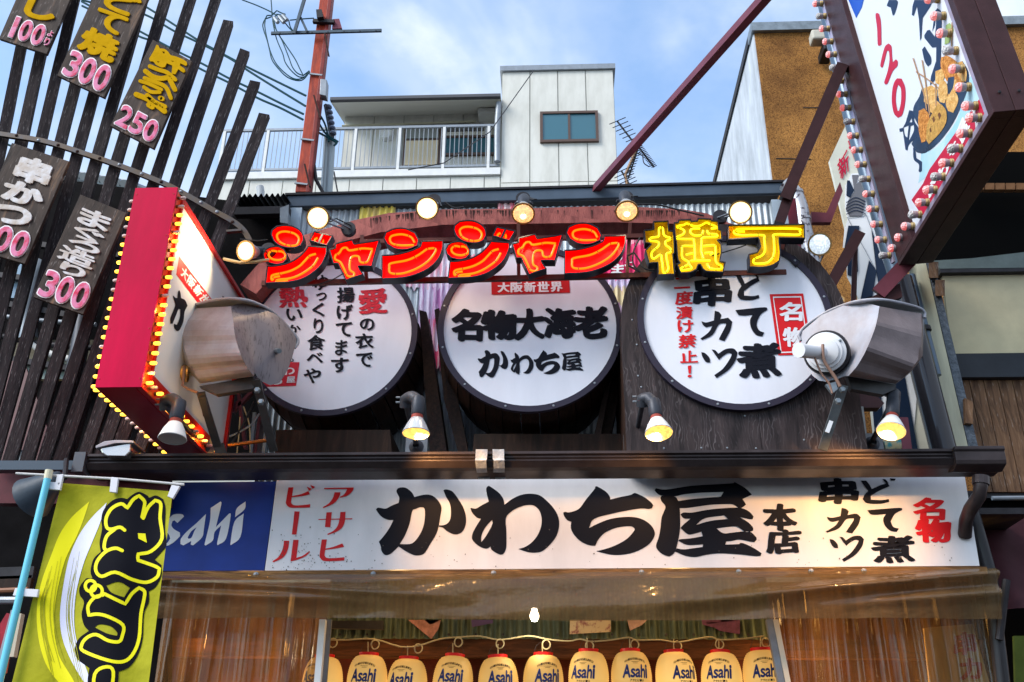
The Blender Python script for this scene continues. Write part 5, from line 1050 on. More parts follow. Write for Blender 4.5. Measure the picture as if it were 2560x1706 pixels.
for (nm, d0, d1, h0, h1) in (('front_beam', DY, DY + .08, 0, HT), ('back_beam', -.40, 0, .04, HT), ('bottom_beam', DY + .08, 0, 0, .04)):
    for s0, s1 in ((0, TH / 2 - .002), (TH / 2 + .002, TH)): b = MB(); rbox(b, d0, d1, h0, h1, s0, s1); b.build(nm, M_brn, rs, bevel=.004)
b = MB(); rbox(b, DY + .08, -1.995, .04, HT, .045, .055); rbox(b, -1.995, -.40, .04, .135, .045, .055); b.build('inner_flange', M_lav, rs)
b = MB(); rbox(b, DY + .08, -1.995, .04, HT, TH - .06, TH - .05); rbox(b, -1.995, -.40, .04, .135, TH - .06, TH - .05); b.build('inner_flange', M_lav, rs)
def printmat():
    m = bpy.data.materials.new('banner_print'); m.use_nodes = True; b = m.node_tree.nodes['Principled BSDF']; b.inputs['Base Color'].default_value = (.76, .79, .85, 1); b.inputs['Roughness'].default_value = .35; return m
b = MB(); rbox(b, -1.995, -.40, .135, HT, .052, TH - .052); b.build('banner', printmat(), rs)
prs = Plane(rp(0, 0, .052), S)
z7 = Z(1800, 0, 3.075); z8 = Z(2040, 0, 3.919); z9 = Z(2120, 0, 3.136)
M_nav2 = mat('ink_slate', (.025, .05, .11), .5, spec=.08); M_rose = mat('ink_rose', (.55, .01, .05), .4); M_cy = mat('print_cyan', (.30, .62, .72), .4, var=.4, vs=1.5, col2=(.6, .78, .84)); M_plate = mat('plate_navy', (.015, .05, .12), .25, var=.5, vs=3)
M_fry = mat('fried_crumb', (.85, .37, .09), .7, var=.55, vs=34, col2=(.40, .13, .02), bump=.6, bs=60); M_fry2 = mat('fried_pale', (.90, .60, .24), .7, var=.4, vs=24, col2=(.62, .30, .07), bump=.5, bs=60); M_stick = mat('skewer_wood', (.45, .26, .14), .6); M_leaf = mat('leaf_print', (.35, .48, .16), .5); M_cuff = mat('print_blue', (.01, .09, .50), .4)
# everything below is printed flat on the banner; pixel outlines are clipped at its edges
def rclip(poly):
    """clip polygon (3D on banner plane) to the banner rectangle in (d,h)"""
    pts = [((Vector(p_) - O).dot(Yd), (Vector(p_) - O).dot(T)) for p_ in poly]; lim = [(0, -1.99, 1), (0, -.402, -1), (1, .137, 1), (1, HT, -1)]
    for ax, v, sg_ in lim:
        out = []
        for i in range(len(pts)):
            a = pts[i - 1]; c_ = pts[i]; ia = (a[ax] - v) * sg_ >= 0; ic = (c_[ax] - v) * sg_ >= 0
            if ia != ic:
                t = (v - a[ax]) / (c_[ax] - a[ax]); out.append((a[0] + (c_[0] - a[0]) * t, a[1] + (c_[1] - a[1]) * t))
            if ic: out.append(c_)
        pts = out
        if not pts: return []
    return pts
def rprint(name, m, polys, lift, holes=()):
    b = MB()
    for k, pg in enumerate(polys):
        pp = rclip([prs.hit(x, y) for x, y in pg])
        if len(pp) > 2: b.fill([rp(d, h, .052 - lift) for d, h in pp], [[prs.hit(x, y, lift) for x, y in h_] for h_ in holes])
    if b.v: return b.build(name, m, rs)
sm4 = lambda t: catmull(t, True, 3)
rprint('printed_sky_patch', M_cy, [sm4(z9('960,600 1010,600 1060,800 1130,890 600,1400 560,1400 575,1200 700,1150 850,950 900,780'))], .0015)
rprint('printed_band', M_rose, [z9('1040,765 1160,880 1160,1000 700,1568 620,1750 500,1568 590,1440 640,1330')], .0022)
rprint('printed_plate', M_plate, [sm4(z9('585,680 560,760 520,830 515,900 560,1000 500,1130 540,1195 610,1200 720,1110 830,960 920,760 950,650 945,560 900,480 820,600 700,760 620,780'))], .0028)
rprint('printed_leaf', M_leaf, [sm4(z9('640,720 665,690 680,720 665,770 640,800 625,770')), sm4(z9('770,200 800,180 830,230 800,330 760,350'))], .004)
rprint('printed_cutlet', M_fry, [sm4(z9('735,450 790,440 860,490 905,560 915,640 880,700 850,700 820,620 780,640 740,560 730,500'))], .005)
rprint('printed_skewered_cutlet', M_fry, [sm4(z9('560,870 600,850 640,900 640,1000 610,1110 580,1120 560,1030 555,940'))], .005)
rprint('printed_meatball', M_fry2, [sm4(z9('715,680 745,620 780,660 785,740 760,810 725,800 712,740')), sm4(z9('780,760 820,705 860,740 868,800 830,885 790,870 772,820')), sm4(z9('640,790 700,790 740,830 700,900 650,880'))], .0056)
for q_ in ('600,690 660,670 705,700 700,790 650,830 600,800', '690,560 740,540 760,600 730,670 690,650', '800,640 850,620 870,700 830,740 795,720', '830,500 900,480 935,560 930,640 880,620'): rprint('printed_fried_piece', M_fry2 if q_[0] in '68' else M_fry, [sm4(z9(q_))], .0051)
rprint('printed_lotus_root', mat('fried_gold', (.72, .40, .10), .7, var=.4, vs=30, bump=.4, bs=70), [sm4(z9('650,920 700,830 740,820 775,870 775,960 720,1050 640,1130 618,1090 625,990'))], .0062)
rprint('printed_hole', M_bs, [sm4(z9('665,930 678,910 688,940 678,965')), sm4(z9('710,895 725,880 738,905 722,940')), sm4(z9('645,1010 655,1000 662,1030 650,1040'))], .0068)
rprint('printed_dark_bowl', M_plate, [sm4(z9('790,610 840,600 830,680 800,740 785,680'))], .0058)
for t in ('510,460 560,620 600,760 615,860', '535,565 590,600 660,650 710,695', '580,475 600,600 640,900', '685,660 690,830', '750,365 800,405', '815,180 810,400'): b = MB(); ribbon(b, prs, z9(t), 3.0, .0072); b.build('printed_skewer', M_stick, rs)
b = MB()
flat(b, prs, z9('215,120 228,102 243,110 258,180 262,350 245,362 232,345 228,230'), lift=.003)
b.mark(); flat(b, prs, z9('290,365 318,342 340,365 345,440 350,490 375,466 390,480 385,520 350,560 310,655 290,662 285,640 310,560 325,470 320,400 305,400 275,520 260,530 253,510 270,430'), lift=.003)
b.mark(); flat(b, prs, z9('385,615 420,618 448,690 448,800 425,900 390,925 360,890 343,800 348,700 365,640'), [z9('392,665 378,720 375,800 388,870 400,870 415,800 415,700')], lift=.003)
b.build('price_lettering', M_rose, rs)
b = MB()
flat(b, prs, z9('480,865 505,870 520,900 520,950 555,1010 550,1060 480,1130 465,1180 450,1175 430,1030 405,1035 402,1010 440,1000'), [z9('498,925 503,960 480,960'), z9('435,1000 475,985 465,1080 445,1060'), z9('490,990 515,980 515,1030 475,1110')], lift=.003)
b.mark(); flat(b, prs, z9('510,1160 525,1155 535,1240 580,1270 580,1340 565,1352 553,1345 555,1290 515,1250'), lift=.003)
b.mark(); flat(b, prs, z9('660,250 680,90 700,65 725,85 735,130 725,560 690,620 642,672 650,600 690,480 692,370 660,375 600,300 597,280 620,240 640,235 680,290 690,200 690,110 680,200'), lift=.003, smooth=False)
flat(b, prs, z9('580,390 600,365 640,430 652,460 650,500 625,522 600,480'), lift=.003)
b.mark(); flat(b, prs, z9('500,120 505,50 520,0 670,0 640,60 585,140 575,300 565,320 555,150 540,50 515,125'), lift=.003, smooth=False); b.mark(); flat(b, prs, z9('305,40 320,0 380,0 390,25 365,110 350,122 335,60 310,50'), lift=.003)
b.build('print_lettering', M_nav2, rs)
rprint('printed_blue_corner', M_cuff, [z9('-20,-60 140,-60 110,60 66,142')], .003)
b = MB()
for ch, q in (('本', '965,860 1000,810 1010,870 980,920'), ('店', '990,940 1030,890 1045,970 1000,1010'), ('屋', '840,1060 900,910 960,1000 900,1140'), ('ち', '775,1190 840,1090 880,1150 800,1250'), ('わ', '690,1360 760,1260 800,1330 730,1440'), ('か', '590,1500 660,1390 710,1440 640,1568')): put(b, ch, z9(q), prs, .055, .0035, 0)
b.build('band_lettering', mat('print_pure_white', (.85, .85, .85), .4), rs)
onl = lambda i, offs: 'led_off' if i in offs else 'led_on'
for i, p_ in enumerate(along(rp(.05, 3.20, -.0), rp(.12, .18, -.0), 19)): bulb(onl(i, (1, 5, 9, 13, 18)), p_, rs, True, 1.25)
for i, p_ in enumerate(along(rp(-1.92, 1.50, .05), rp(-1.93, .26, .05), 8)): bulb(onl(i, (0, 4)), p_, rs, True, 1.35)
for i, p_ in enumerate(along(rp(-1.93, .15, .05), rp(-.02, .17, .05), 11)): bulb(onl(i, (2, 4, 7)), p_, rs, True, 1.35)
for i, p_ in enumerate(along(rp(-1.92, 1.50, TH - .05), rp(-1.93, .26, TH - .05), 8)): bulb(onl(i, (0, 5)), p_, rs, False, 1.3)
for i, p_ in enumerate(along(rp(-1.8, .12, TH - .03), rp(-.02, .12, TH - .03), 10)): bulb(onl(i, (0, 4, 9)), p_, rs, False, 1.3)
MB().box((O.x + .0, O.y + .0, O.z + .12), (O.x + .03, O.y + .16, O.z + .2)).build('bulb_rail', M_brn, rs) if 0 else None
rail_ = MB(); rail_.bar(rp(.05, 3.3, .01), rp(.12, .10, .01), .05, .02); rail_.build('bulb_rail', M_lav, rs)
for (x, y) in ((2499, 230), (2548, 227)): MB().lathe([(0, .008), (.01, .006), (.013, 0)], look(P(x, y, 5.80), (0, -1, -.2)), 8).build('rivet', M_dark, rs)
M_brace = mat('brace_maroon', (.20, .055, .075), .4, .3, var=.25, vs=6)
one(MB().bar(P(1487, 476, 8.95), P(1935, -30, 6.2), .075, .075), 'roof_strut', M_brace, 'long maroon steel tube rising from the shop roof to the upper right', 'strut')
br = thing('wall_brace', 'brown angled brace between the right sign and the shop corner', 'strut', P(1975, 560, 8.6))
MB().bar(P(2105, 165, 7.9), P(1962, 500, 8.3), .11, .11, (0, 1, 0)).build('upper_bar', M_brn, br); MB().bar(P(1985, 450, 8.3), P(1948, 560, 8.4), .10, .10, (0, 1, 0)).build('lower_bar', M_brn, br)
MB().bar(P(1977, 500, 8.5), P(2000, 690, 8.6), .09, .06).build('post', mat('post_maroon', (.14, .022, .04), .4), br)
b = thing('lower_bracket', 'brown angle bracket under the back corner of the right sign', 'bracket', P(2240, 690, 8.0))
MB().bar(P(2275, 650, 8.05), P(2195, 735, 8.1), .13, .04, (0, 1, 0)).build('arm', M_brace, b); MB().slab([P(2160, 752, 8.1), P(2250, 708, 8.1), P(2256, 742, 8.1), P(2200, 765, 8.1)], (0, .05, 0)).build('plate', M_brn, b)
b2 = thing('dark_strut', 'dark angled steel strut crossing behind the white spot lamp', 'strut', P(2070, 740, 8.1))
MB().bar(P(2150, 580, 7.9), P(2058, 745, 8.1), .10, .05, (0, 1, 0)).build('strut_bar', M_brn, b2); MB().tube([P(2138, 612, 8.0), P(2134, 755, 8.15)], .025, 8).build('strut_pipe', M_brn, b2)
one(MB().slab([P(2028, 530, 8.9), P(2066, 532, 8.9), P(2100, 455, 8.9), P(2107, 478, 8.9), P(2075, 556, 8.9), P(2030, 556, 8.9)][:4], (0, .08, 0)) if 0 else MB().prism([P(x, y, 8.9) for x, y in ((2028, 530), (2066, 532), (2100, 455), (2107, 478), (2078, 556), (2030, 556))], (0, .06, 0)), 'wall_bracket', M_brace, 'brown bent bracket fixed to the ochre wall', 'bracket')
# ================================================================== RIGHT HAND BUILDINGS
M_ochre = mat('ochre_stucco', (.47, .225, .062), .95, var=.75, vs=75, col2=(.12, .05, .016), bump=1.0, bs=110, contrast=(.36, .56)); M_wwall = mat('weathered_white', (.60, .64, .70), .7, var=.3, vs=3, col2=(.38, .41, .45), stretch=(1, 1, .4))
n = M_ochre.node_tree.nodes; l = M_ochre.node_tree.links.new; b_ = n['Principled BSDF']; src = b_.inputs['Base Color'].links[0].from_socket
c_ = n.new('ShaderNodeTexCoord'); t_ = n.new('ShaderNodeTexNoise'); t_.inputs['Scale'].default_value = 1.1; t_.inputs['Detail'].default_value = 8; t_.inputs['Roughness'].default_value = .65; l(c_.outputs['Object'], t_.inputs[0])
r_ = n.new('ShaderNodeValToRGB'); r_.color_ramp.elements[0].position = .34; r_.color_ramp.elements[1].position = .60; r_.color_ramp.elements[0].color = (.50, .45, .42, 1); r_.color_ramp.elements[1].color = (1.12, 1.08, 1.0, 1); l(t_.outputs[0], r_.inputs[0]); x_ = n.new('ShaderNodeMixRGB'); x_.blend_type = 'MULTIPLY'; x_.inputs[0].default_value = 1; l(src, x_.inputs[1]); l(r_.outputs[0], x_.inputs[2]); l(x_.outputs[0], b_.inputs['Base Color'])
ob = thing('ochre_building', 'tall ochre stucco building with a weathered white side wall, right behind the shop', 'building', P(2000, 1100, 12))
a = P(1886, 84, 12); e = P(2700, 40, 12); lo = P(1960, 520, 12)
MB().box((a.x, 12, 0), (e.x + 4, 12.2, a.z)).build('front_wall', M_ochre, ob)
MB().box((a.x - .02, 12.01, 0), (a.x, 24, a.z + .02)).build('side_wall', M_wwall, ob)
MB().box((a.x - .05, 11.93, a.z), (e.x + 4, 12.25, a.z + .16)).build('coping', M_galv, ob); MB().box((a.x - .05, 12.25, a.z + .02), (a.x + .2, 24, a.z + .16)).build('side_coping', M_dark, ob)
for q_ in ('150,305 640,290 640,330 450,350 450,345 280,352 270,310'.split()[:0] + ['430,1215 700,1222 700,1226 430,1219', '640,826 775,824 775,828 640,830']): MB().slab([P(*z, 11.99) for z in Z(1800, 0, 3.075)(q_)], (0, .02, 0)).build('wall_joint', M_dark, ob)
p_ = P(2052, 108, 11.7); vl = thing('wall_light', 'beige security light high on the ochre wall', 'lamp', p_)
MB().box((p_.x - .16, 11.55, p_.z - .04), (p_.x + .06, 11.75, p_.z + .14)).build('housing', mat('beige_plastic', (.5, .47, .40), .5), vl, bevel=.03); MB().box((p_.x + .0, 11.6, p_.z - .2), (p_.x + .16, 11.95, p_.z - .05)).build('sensor', M_dark, vl, bevel=.02)
sp = thing('flue_pipe', 'silver flaking flue pipe behind the right end of the neon row', 'pipe', P(2010, 700, 8.7)); M_flake = mat('flaking_silver', (.55, .56, .60), .35, .5, var=.75, vs=16, col2=(.08, .07, .09), contrast=(.40, .46))
MB().tube([P(x, y, 8.75) for x, y in catmull([(1960, 460), (1985, 480), (2002, 520), (2008, 560), (2030, 650), (2045, 760)], False)], .075, 14).build('duct', M_flake, sp, smooth=True)
for x, y in ((1988, 482), (2006, 548)): MB().tube([P(x, y, 8.75), P(x + 2, y + 6, 8.75)], .083, 14).build('duct_collar', M_flake, sp)
# tower board
tb = thing('tower_board', 'cream board with dark blue lattice tower cut out and small red letters', 'board', P(2200, 1130, 9.3)); M_cream = mat('cream_board', (.70, .70, .60), .55, var=.15, vs=3)
zt = Z(2020, 280, 3.267); YT = 9.3; plt = YP(YT)
MB().prism([P(x, y, YT) for x, y in zt('330,60 175,395 320,1000 400,1400 560,2800 1000,2800 480,600')], (0, .05, 0)).build('backing', M_cream, tb)
b = MB(); M_tnav = mat('tower_navy', (.008, .02, .05), .35); M_tgrey = mat('tower_grey', (.16, .16, .18), .5); M_twh = mat('tower_white', (.8, .82, .85), .5)
for lift, m, polys, nm in ((.012, M_twh, ['355,505 440,500 500,560 480,760 560,900 800,1500 900,2200 850,2780 560,2780 430,1550 320,1350 310,1110 285,1110 300,950 325,880 305,790 305,600'], 'tower_outline'), (.02, M_tgrey, ['360,515 415,515 395,590 430,560 460,520 470,720 440,850 340,850 308,790 330,720 380,650', ], 'deck'),
                           (.024, M_tnav, ['320,560 340,560 375,640 345,700 315,680', '320,860 440,850 470,830 520,960 640,1300 560,1300 500,1210 440,1480 430,1530 525,1530 560,1300', '330,930 420,930 400,1100 410,1300 380,1350 325,1330 325,1200 300,1100', '560,1300 640,1300 900,2780 780,2780', '450,1530 520,1500 640,2780 560,2780'], 'tower_lattice')):
    b = MB()
    for pg in polys: b.prism([plt.hit(x, y, lift) for x, y in zt(pg)], (0, .008, 0))
    b.build(nm, m, tb, fix=False)
b = MB()
for k in range(5): ribbon(b, plt, zt('%d,%d %d,%d %d,%d' % (315, 760 + k * 24 - 20, 390, 700 + k * 26, 470, 735 + k * 24)), 2.2, .026)
b.build('deck_stripe', M_tnav, tb)
b = MB(); put(b, '新', zt('235,415 325,285 340,470 270,570'), plt, .018, .01, 0); put(b, '世', zt('315,245 385,175 405,340 375,400'), plt, .03, .01, 0); b.build('red_lettering', M_rose, tb)
# big downpipe left of the right sign, continues below
M_dpipe = mat('slate_pipe', (.10, .14, .19), .28, .3); M_dpipe2 = mat('dark_glossy_pipe', (.022, .022, .028), .22, .2, coat=.4)
bp_ = thing('big_downpipe', 'slate grey downpipe running behind the right sign to the gutter', 'pipe', P(2350, 1130, 8.8))
MB().tube([P(2048, -60, 8.75), P(2075, 60, 8.75), P(2130, 300, 8.75), P(2245, 700, 8.75)], .085, 18).build('upper_pipe', M_dpipe, bp_, smooth=True)
MB().tube([P(2250, 700, 8.6), P(2370, 1170, 8.6)], .115, 20).build('lower_pipe', M_dpipe2, bp_, smooth=True); MB().tube([P(2275, 690, 8.7), P(2340, 940, 8.7)], .05, 14).build('side_pipe', M_dpipe, bp_, smooth=True)
MB().tube([P(2306, 820, 8.68), P(2309, 830, 8.68)], .075, 16).build('pipe_clip', M_dark, bp_)
wb = thing('timber_building', 'dark timber building with cream canvas panel at the right edge', 'building', P(2450, 1200, 8.9)); M_slate = mat('grey_stone', (.16, .19, .23), .85, var=.5, vs=20, bump=1.0, bs=30)
M_cpost = mat('cream_gatepost', (.62, .60, .44), .6, var=.25, vs=4, stretch=(3, 3, .4))
Yw = 8.75
MB().slab([P(2288, 655, Yw), P(2314, 655, Yw), P(2432, 1170, Yw), P(2392, 1170, Yw)], (0, .2, 0)).build('cream_post', M_cpost, wb); MB().slab([P(2316, 655, Yw), P(2334, 655, Yw), P(2458, 1170, Yw), P(2434, 1170, Yw)], (0, .2, 0)).build('stone_edge', M_slate, wb)
YW = 8.95
def wq(pts, m, nm, d=.08, Y=YW, bev=0): return MB().prism([P(x, y, Y) for x, y in pts], (0, d, 0)).build(nm, m, wb, bevel=bev)
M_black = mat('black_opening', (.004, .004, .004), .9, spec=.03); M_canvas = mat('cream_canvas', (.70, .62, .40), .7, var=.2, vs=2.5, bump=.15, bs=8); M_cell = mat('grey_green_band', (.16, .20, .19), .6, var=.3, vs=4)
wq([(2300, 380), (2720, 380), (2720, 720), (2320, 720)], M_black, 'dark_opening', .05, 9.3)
ctr = 0
for i in range(9): wq([(2385 + i * 26, 458), (2408 + i * 26, 458), (2408 + i * 26, 474), (2385 + i * 26, 474)], mat('orange_brick', (.30, .14, .06), .8, var=.4, vs=10), 'brick', .06, 9.1)
wq([(2335, 652), (2430, 646), (2720, 612), (2720, 668), (2350, 672)], M_cell, 'canopy', .15, 8.9); wq([(2350, 673), (2720, 669), (2720, 676), (2352, 682)], MATS['dark_metal'], 'canopy_trim', .12, 8.88)
wq([(2355, 682), (2720, 672), (2720, 885), (2382, 885), (2300, 700)][:4], M_canvas, 'canvas_panel', .05); wq([(2384, 884), (2720, 880), (2720, 942), (2394, 944)], mat('navy_beam', (.022, .028, .038), .35, var=.3, vs=3), 'navy_beam', .14, 8.85, .01)
M_plank = wood('brown_plank', (.06, .03, .018), (.22, .12, .065), (.36, .23, .14), 2.2, (6, 6, 1), .7, .5, light=(.38, .32, .28))
for i in range(7):
    x0_ = 2386 + i * 36; wq([(x0_, 945), (x0_ + 34, 945), (x0_ + 34 + 62, 1230), (x0_ + 62, 1230)], M_plank, 'plank', .04 + .006 * (i % 2), 8.92)
wq([(2395, 1228), (2720, 1225), (2720, 1242), (2400, 1246)], M_dark, 'lower_beam', .1); MB().tube([P(2480, 1246, 8.7), P(2720, 1243, 8.7)], .02, 8).build('rail_pipe', M_alu, wb)
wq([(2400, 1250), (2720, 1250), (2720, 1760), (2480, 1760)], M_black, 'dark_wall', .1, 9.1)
for (x, y) in ((2322, 655), (2338, 700)): MB().hexa([P(x + dx_, y + dy_, Y_) for Y_ in (8.5, 8.75) for dx_, dy_ in ((0, 0), (24, 0), (24, 40), (0, 40))]).build('beam_end', MATS['brown_plank'], wb)
p0 = [(2412, 995), (2432, 1005), (2432, 1060), (2414, 1058)]; wq(p0, M_plank, 'beam_stub', .12, 8.7)
aw = one(MB().grid(lambda u, v: tuple(P(2420 + 300 * u + 20 * v, 1282 + 260 * v - 12 * u, 8.3) + Vector((0, .2 - .5 * v + .02 * math.sin(u * 20) * v, 0))), 30, 6), 'maroon_awning', mat('maroon_cloth', (.05, .010, .016), .7, var=.3, vs=4), 'maroon cloth awning at the lower right edge', 'awning', smooth=70)
one(MB().tube([P(2516, 1450, 7.9), P(2498, 1600, 7.95)], .03, 8), 'dark_rod', M_dark, 'short dark upright rod at the lower right corner', 'rod')
one(MB().slab([P(2535, 1590, 7.6), P(2620, 1590, 7.6), P(2640, 1740, 7.6), P(2540, 1740, 7.6)], (0, .03, 0)), 'green_cloth', mat('moss_cloth', (.035, .05, .004), .8, var=.3, vs=9), 'moss green cloth in the lower right corner', 'cloth')
# letters printed board behind right curtain
pb_ = thing('printed_board', 'cream board with crimson brushed letters behind the right vinyl curtain', 'sign', P(2400, 1720, 8.4)); MB().slab([P(2310, 1570, 8.4), P(2430, 1560, 8.4), P(2490, 1760, 8.4), P(2330, 1760, 8.4)], (0, .03, 0)).build('board', mat('board_cream', (.65, .52, .28), .6), pb_)
b = MB(); plq = YP(8.4); put(b, '串', (2385, 1580, 2440, 1640), plq, .05, .004, .1); put(b, 'カ', (2400, 1645, 2455, 1700), plq, .05, .004, .1); b.build('crimson_lettering', M_redp, pb_)
# left over pieces right of the plywood panel
gb = thing('meter_box', 'grey metal box with a printed paper label right of the plywood', 'box', P(2160, 1080, 8.3)); zq = Z(1900, 850, 3.54)
MB().slab([P(*q_, 8.3) for q_ in zq('815,590 915,590 945,828 850,830')], (0, .15, 0)).build('case', mat('pale_case', (.45, .45, .43), .5, var=.3, vs=9), gb); MB().slab([P(*q_, 8.29) for q_ in zq('832,655 885,655 905,822 855,822')], (0, .005, 0)).build('paper_label', M_wp, gb)
b = MB()
for k in range(6): ribbon(b, YP(8.29), zq('%d,%d %d,%d' % (845 + k * 4, 680 + k * 22, 880 + k * 4, 680 + k * 22)), .8, .002, smooth=False)
b.build('label_print', M_ink, gb)
one(MB().tube([P(*q_, 8.2) for q_ in zq('1070,940 1130,925 1210,930 1260,960')], .09, 14), 'printed_bag', mat('teal_print', (.06, .35, .38), .5, var=.9, vs=14, col2=(.7, .6, .35), contrast=(.45, .55)), 'rolled teal and gold printed bag behind the gutter', 'bag', smooth=True)
one(MB().bar(P(*zq('1255,700')[0], 8.15), P(*zq('1290,985')[0], 8.15), .08, .08), 'short_post', M_brace, 'short maroon post behind the right arm lamp', 'post')
one(MB().prism([P(*q_, 8.5) for q_ in zq('815,450 1010,470 1100,560 1060,600 940,600 820,580')], (0, .1, 0)), 'bracket_block', M_brn, 'brown steel bracket block below the right floodlight', 'bracket')
# struts left between box sign and left drum
zk = Z(380, 700, 3.4075); lf = thing('strut_frame', 'thin maroon cross braces and cables between box sign and left drum', 'frame', P(600, 1130, 8.3))
for s0_, s1_, w_ in (('740,965', '800,1440', .05), ('690,1130', '850,960', .05), ('690,1080', '740,1040', .03)): MB().bar(P(*zk(s0_)[0], 8.3), P(*zk(s1_)[0], 8.3), w_, .03).build('brace_bar', M_brace, lf)
for s_, m_, w_ in (('880,1140 850,1490', M_trim, .07), ('930,1180 890,1490', M_brace, .11), ('985,1250 960,1490', M_trim, .09)): MB().bar(*[P(*q_, 8.5) for q_ in zk(s_)], w_, .03).build('trim_strip', m_, lf)
for s_, r_, m_ in (('660,1420 740,1300 830,1130 870,1040', .012, cabm), ('660,1335 740,1300 850,1230 915,1140', .009, M_alu), ('750,1170 740,1320 720,1490', .006, MATS['cream_cable']), ('780,1080 830,1240 835,1470', .006, MATS['cream_cable'])): MB().tube([P(*q_, 8.1) for q_ in catmull(zk(s_), False)], r_, 6).build('loose_cable', m_, lf, smooth=True)
MB().tube([P(*q_, 7.9) for q_ in zk('650,1410 985,1368')], .017, 8).build('copper_pipe', mat('copper', (.45, .17, .05), .3, .8), lf)
# ================================================================== WOODEN SLATS
M_slat = wood('charred_slat', (.012, .009, .011), (.036, .026, .028), (.065, .050, .053), 3, (9, 9, .8), .75, .8, light=(.34, .31, .31)); M_slatd = MATS['charred_slat']
lat = thing('slat_screen', 'screen of tall charred timber slats leaning left over the neighbouring front', 'screen', P(200, 1160, 7.65))
X0s = [260, 440, 620, 810, 1000, 1190, 1380, 1590, 1800, 1970, 2198, 2389, 2568]; XBs = [-60, 95, 250, 410, 570, 740, 910, 1090, 1270, 1450, 1640, 1800, 1980]; tops = {9: 190, 10: 440, 11: 695, 12: 965}; ends = {0: 905, 1: 930, 2: 982, 3: 1037}
for i, (xa, xb) in enumerate(zip(X0s, XBs)):
    sl_ = (xb - xa) / 1568; yt = tops.get(i, -330) / 3.336; yb2 = ends.get(i, 1158); X = lambda y: (xa + sl_ * y * 3.336) / 3.336
    a = P(X(yt), yt, 7.6); c_ = P(X(yb2), yb2, 7.6); d_ = (a - c_); L_ = d_.length; Wd = .098; Dp = .068; jt = [random.uniform(-.012, .012) for _ in range(4)]
    b = MB(); n_ = 12
    prof_ = [(-Wd / 2, -Dp / 2), (Wd / 2, -Dp / 2), (Wd / 2, Dp / 2), (-Wd / 2, Dp / 2)]
    vs = []; 
    for k in range(n_ + 1):
        z_ = L_ * k / n_
        for j, (u, v) in enumerate(prof_): vs.append((u + random.uniform(-.0025, .0025), v + random.uniform(-.002, .002), z_ + (jt[j] if k == n_ else 0)))
    b.add(vs, [(k * 4 + j, k * 4 + (j + 1) % 4, (k + 1) * 4 + (j + 1) % 4, (k + 1) * 4 + j) for k in range(n_) for j in range(4)] + [(0, 1, 2, 3), (n_ * 4 + 3, n_ * 4 + 2, n_ * 4 + 1, n_ * 4)])
    o = b.build('slat', M_slat, lat, local=True); M = look(c_, d_, (0, 1, 0)); M = M @ Matrix.Rotation(math.radians(random.uniform(12, 26)), 4, 'Z'); M.translation = c_ - WL[lat.name]; o.matrix_local = M
# lower rear slats between box sign and gutter
for k in range(9):
    xt = 160 + k * 42; a = P(xt + 50, 850 + k * 8, 8.0); c_ = P(xt - 30 - k * 2, 1165, 7.95); M = look(c_, a - c_, (0, 1, 0)); L_ = (a - c_).length
    o = MB().box((-.045, -.03, 0), (.045, .03, L_)).build('rear_slat', M_slat, lat, local=True, bevel=.004); M = M @ Matrix.Rotation(.3, 4, 'Z'); M.translation = c_ - WL[lat.name]; o.matrix_local = M
band = catmull([(-90, 318), (0, 334), (105, 351), (195, 378), (300, 414), (405, 456), (453, 480), (543, 531), (585, 555), (609, 576), (624, 601)], False)
b = MB(); f = []; 
for (x, y) in band: p_ = P(x, y, 7.50); f.append(p_)
vs = []; 
for i, p_ in enumerate(f):
    d_ = (f[min(i + 1, len(f) - 1)] - f[max(i - 1, 0)]).normalized(); n_ = Vector((-d_.z, 0, d_.x)).normalized() * .024
    vs += [p_ + n_, p_ - n_, p_ - n_ + Vector((0, .035, 0)), p_ + n_ + Vector((0, .035, 0))]
b.add(vs, [(i * 4 + j, i * 4 + (j + 1) % 4, (i + 1) * 4 + (j + 1) % 4, (i + 1) * 4 + j) for i in range(len(f) - 1) for j in range(4)]); b.build('steel_band', mat('band_steel', (.045, .05, .065), .5, .3, var=.5, vs=6, col2=(.08, .05, .025)), lat)
for (x, y) in ((41, 339), (96, 351), (145, 363), (193, 379), (249, 396), (298, 412), (354, 435), (403, 455), (452, 479), (502, 506), (542, 530), (581, 555)):
    MB().lathe([(0, .012), (.009, .01), (.015, .004), (.017, 0)], look(P(x, y, 7.5), (0, -1, 0)), 8).build('bolt', M_archd if x % 2 else M_alu, lat)
MB().bar(P(605, 577, 7.5), P(567, 580, 7.5), .04, .02).build('band_end', MATS['band_steel'], lat)
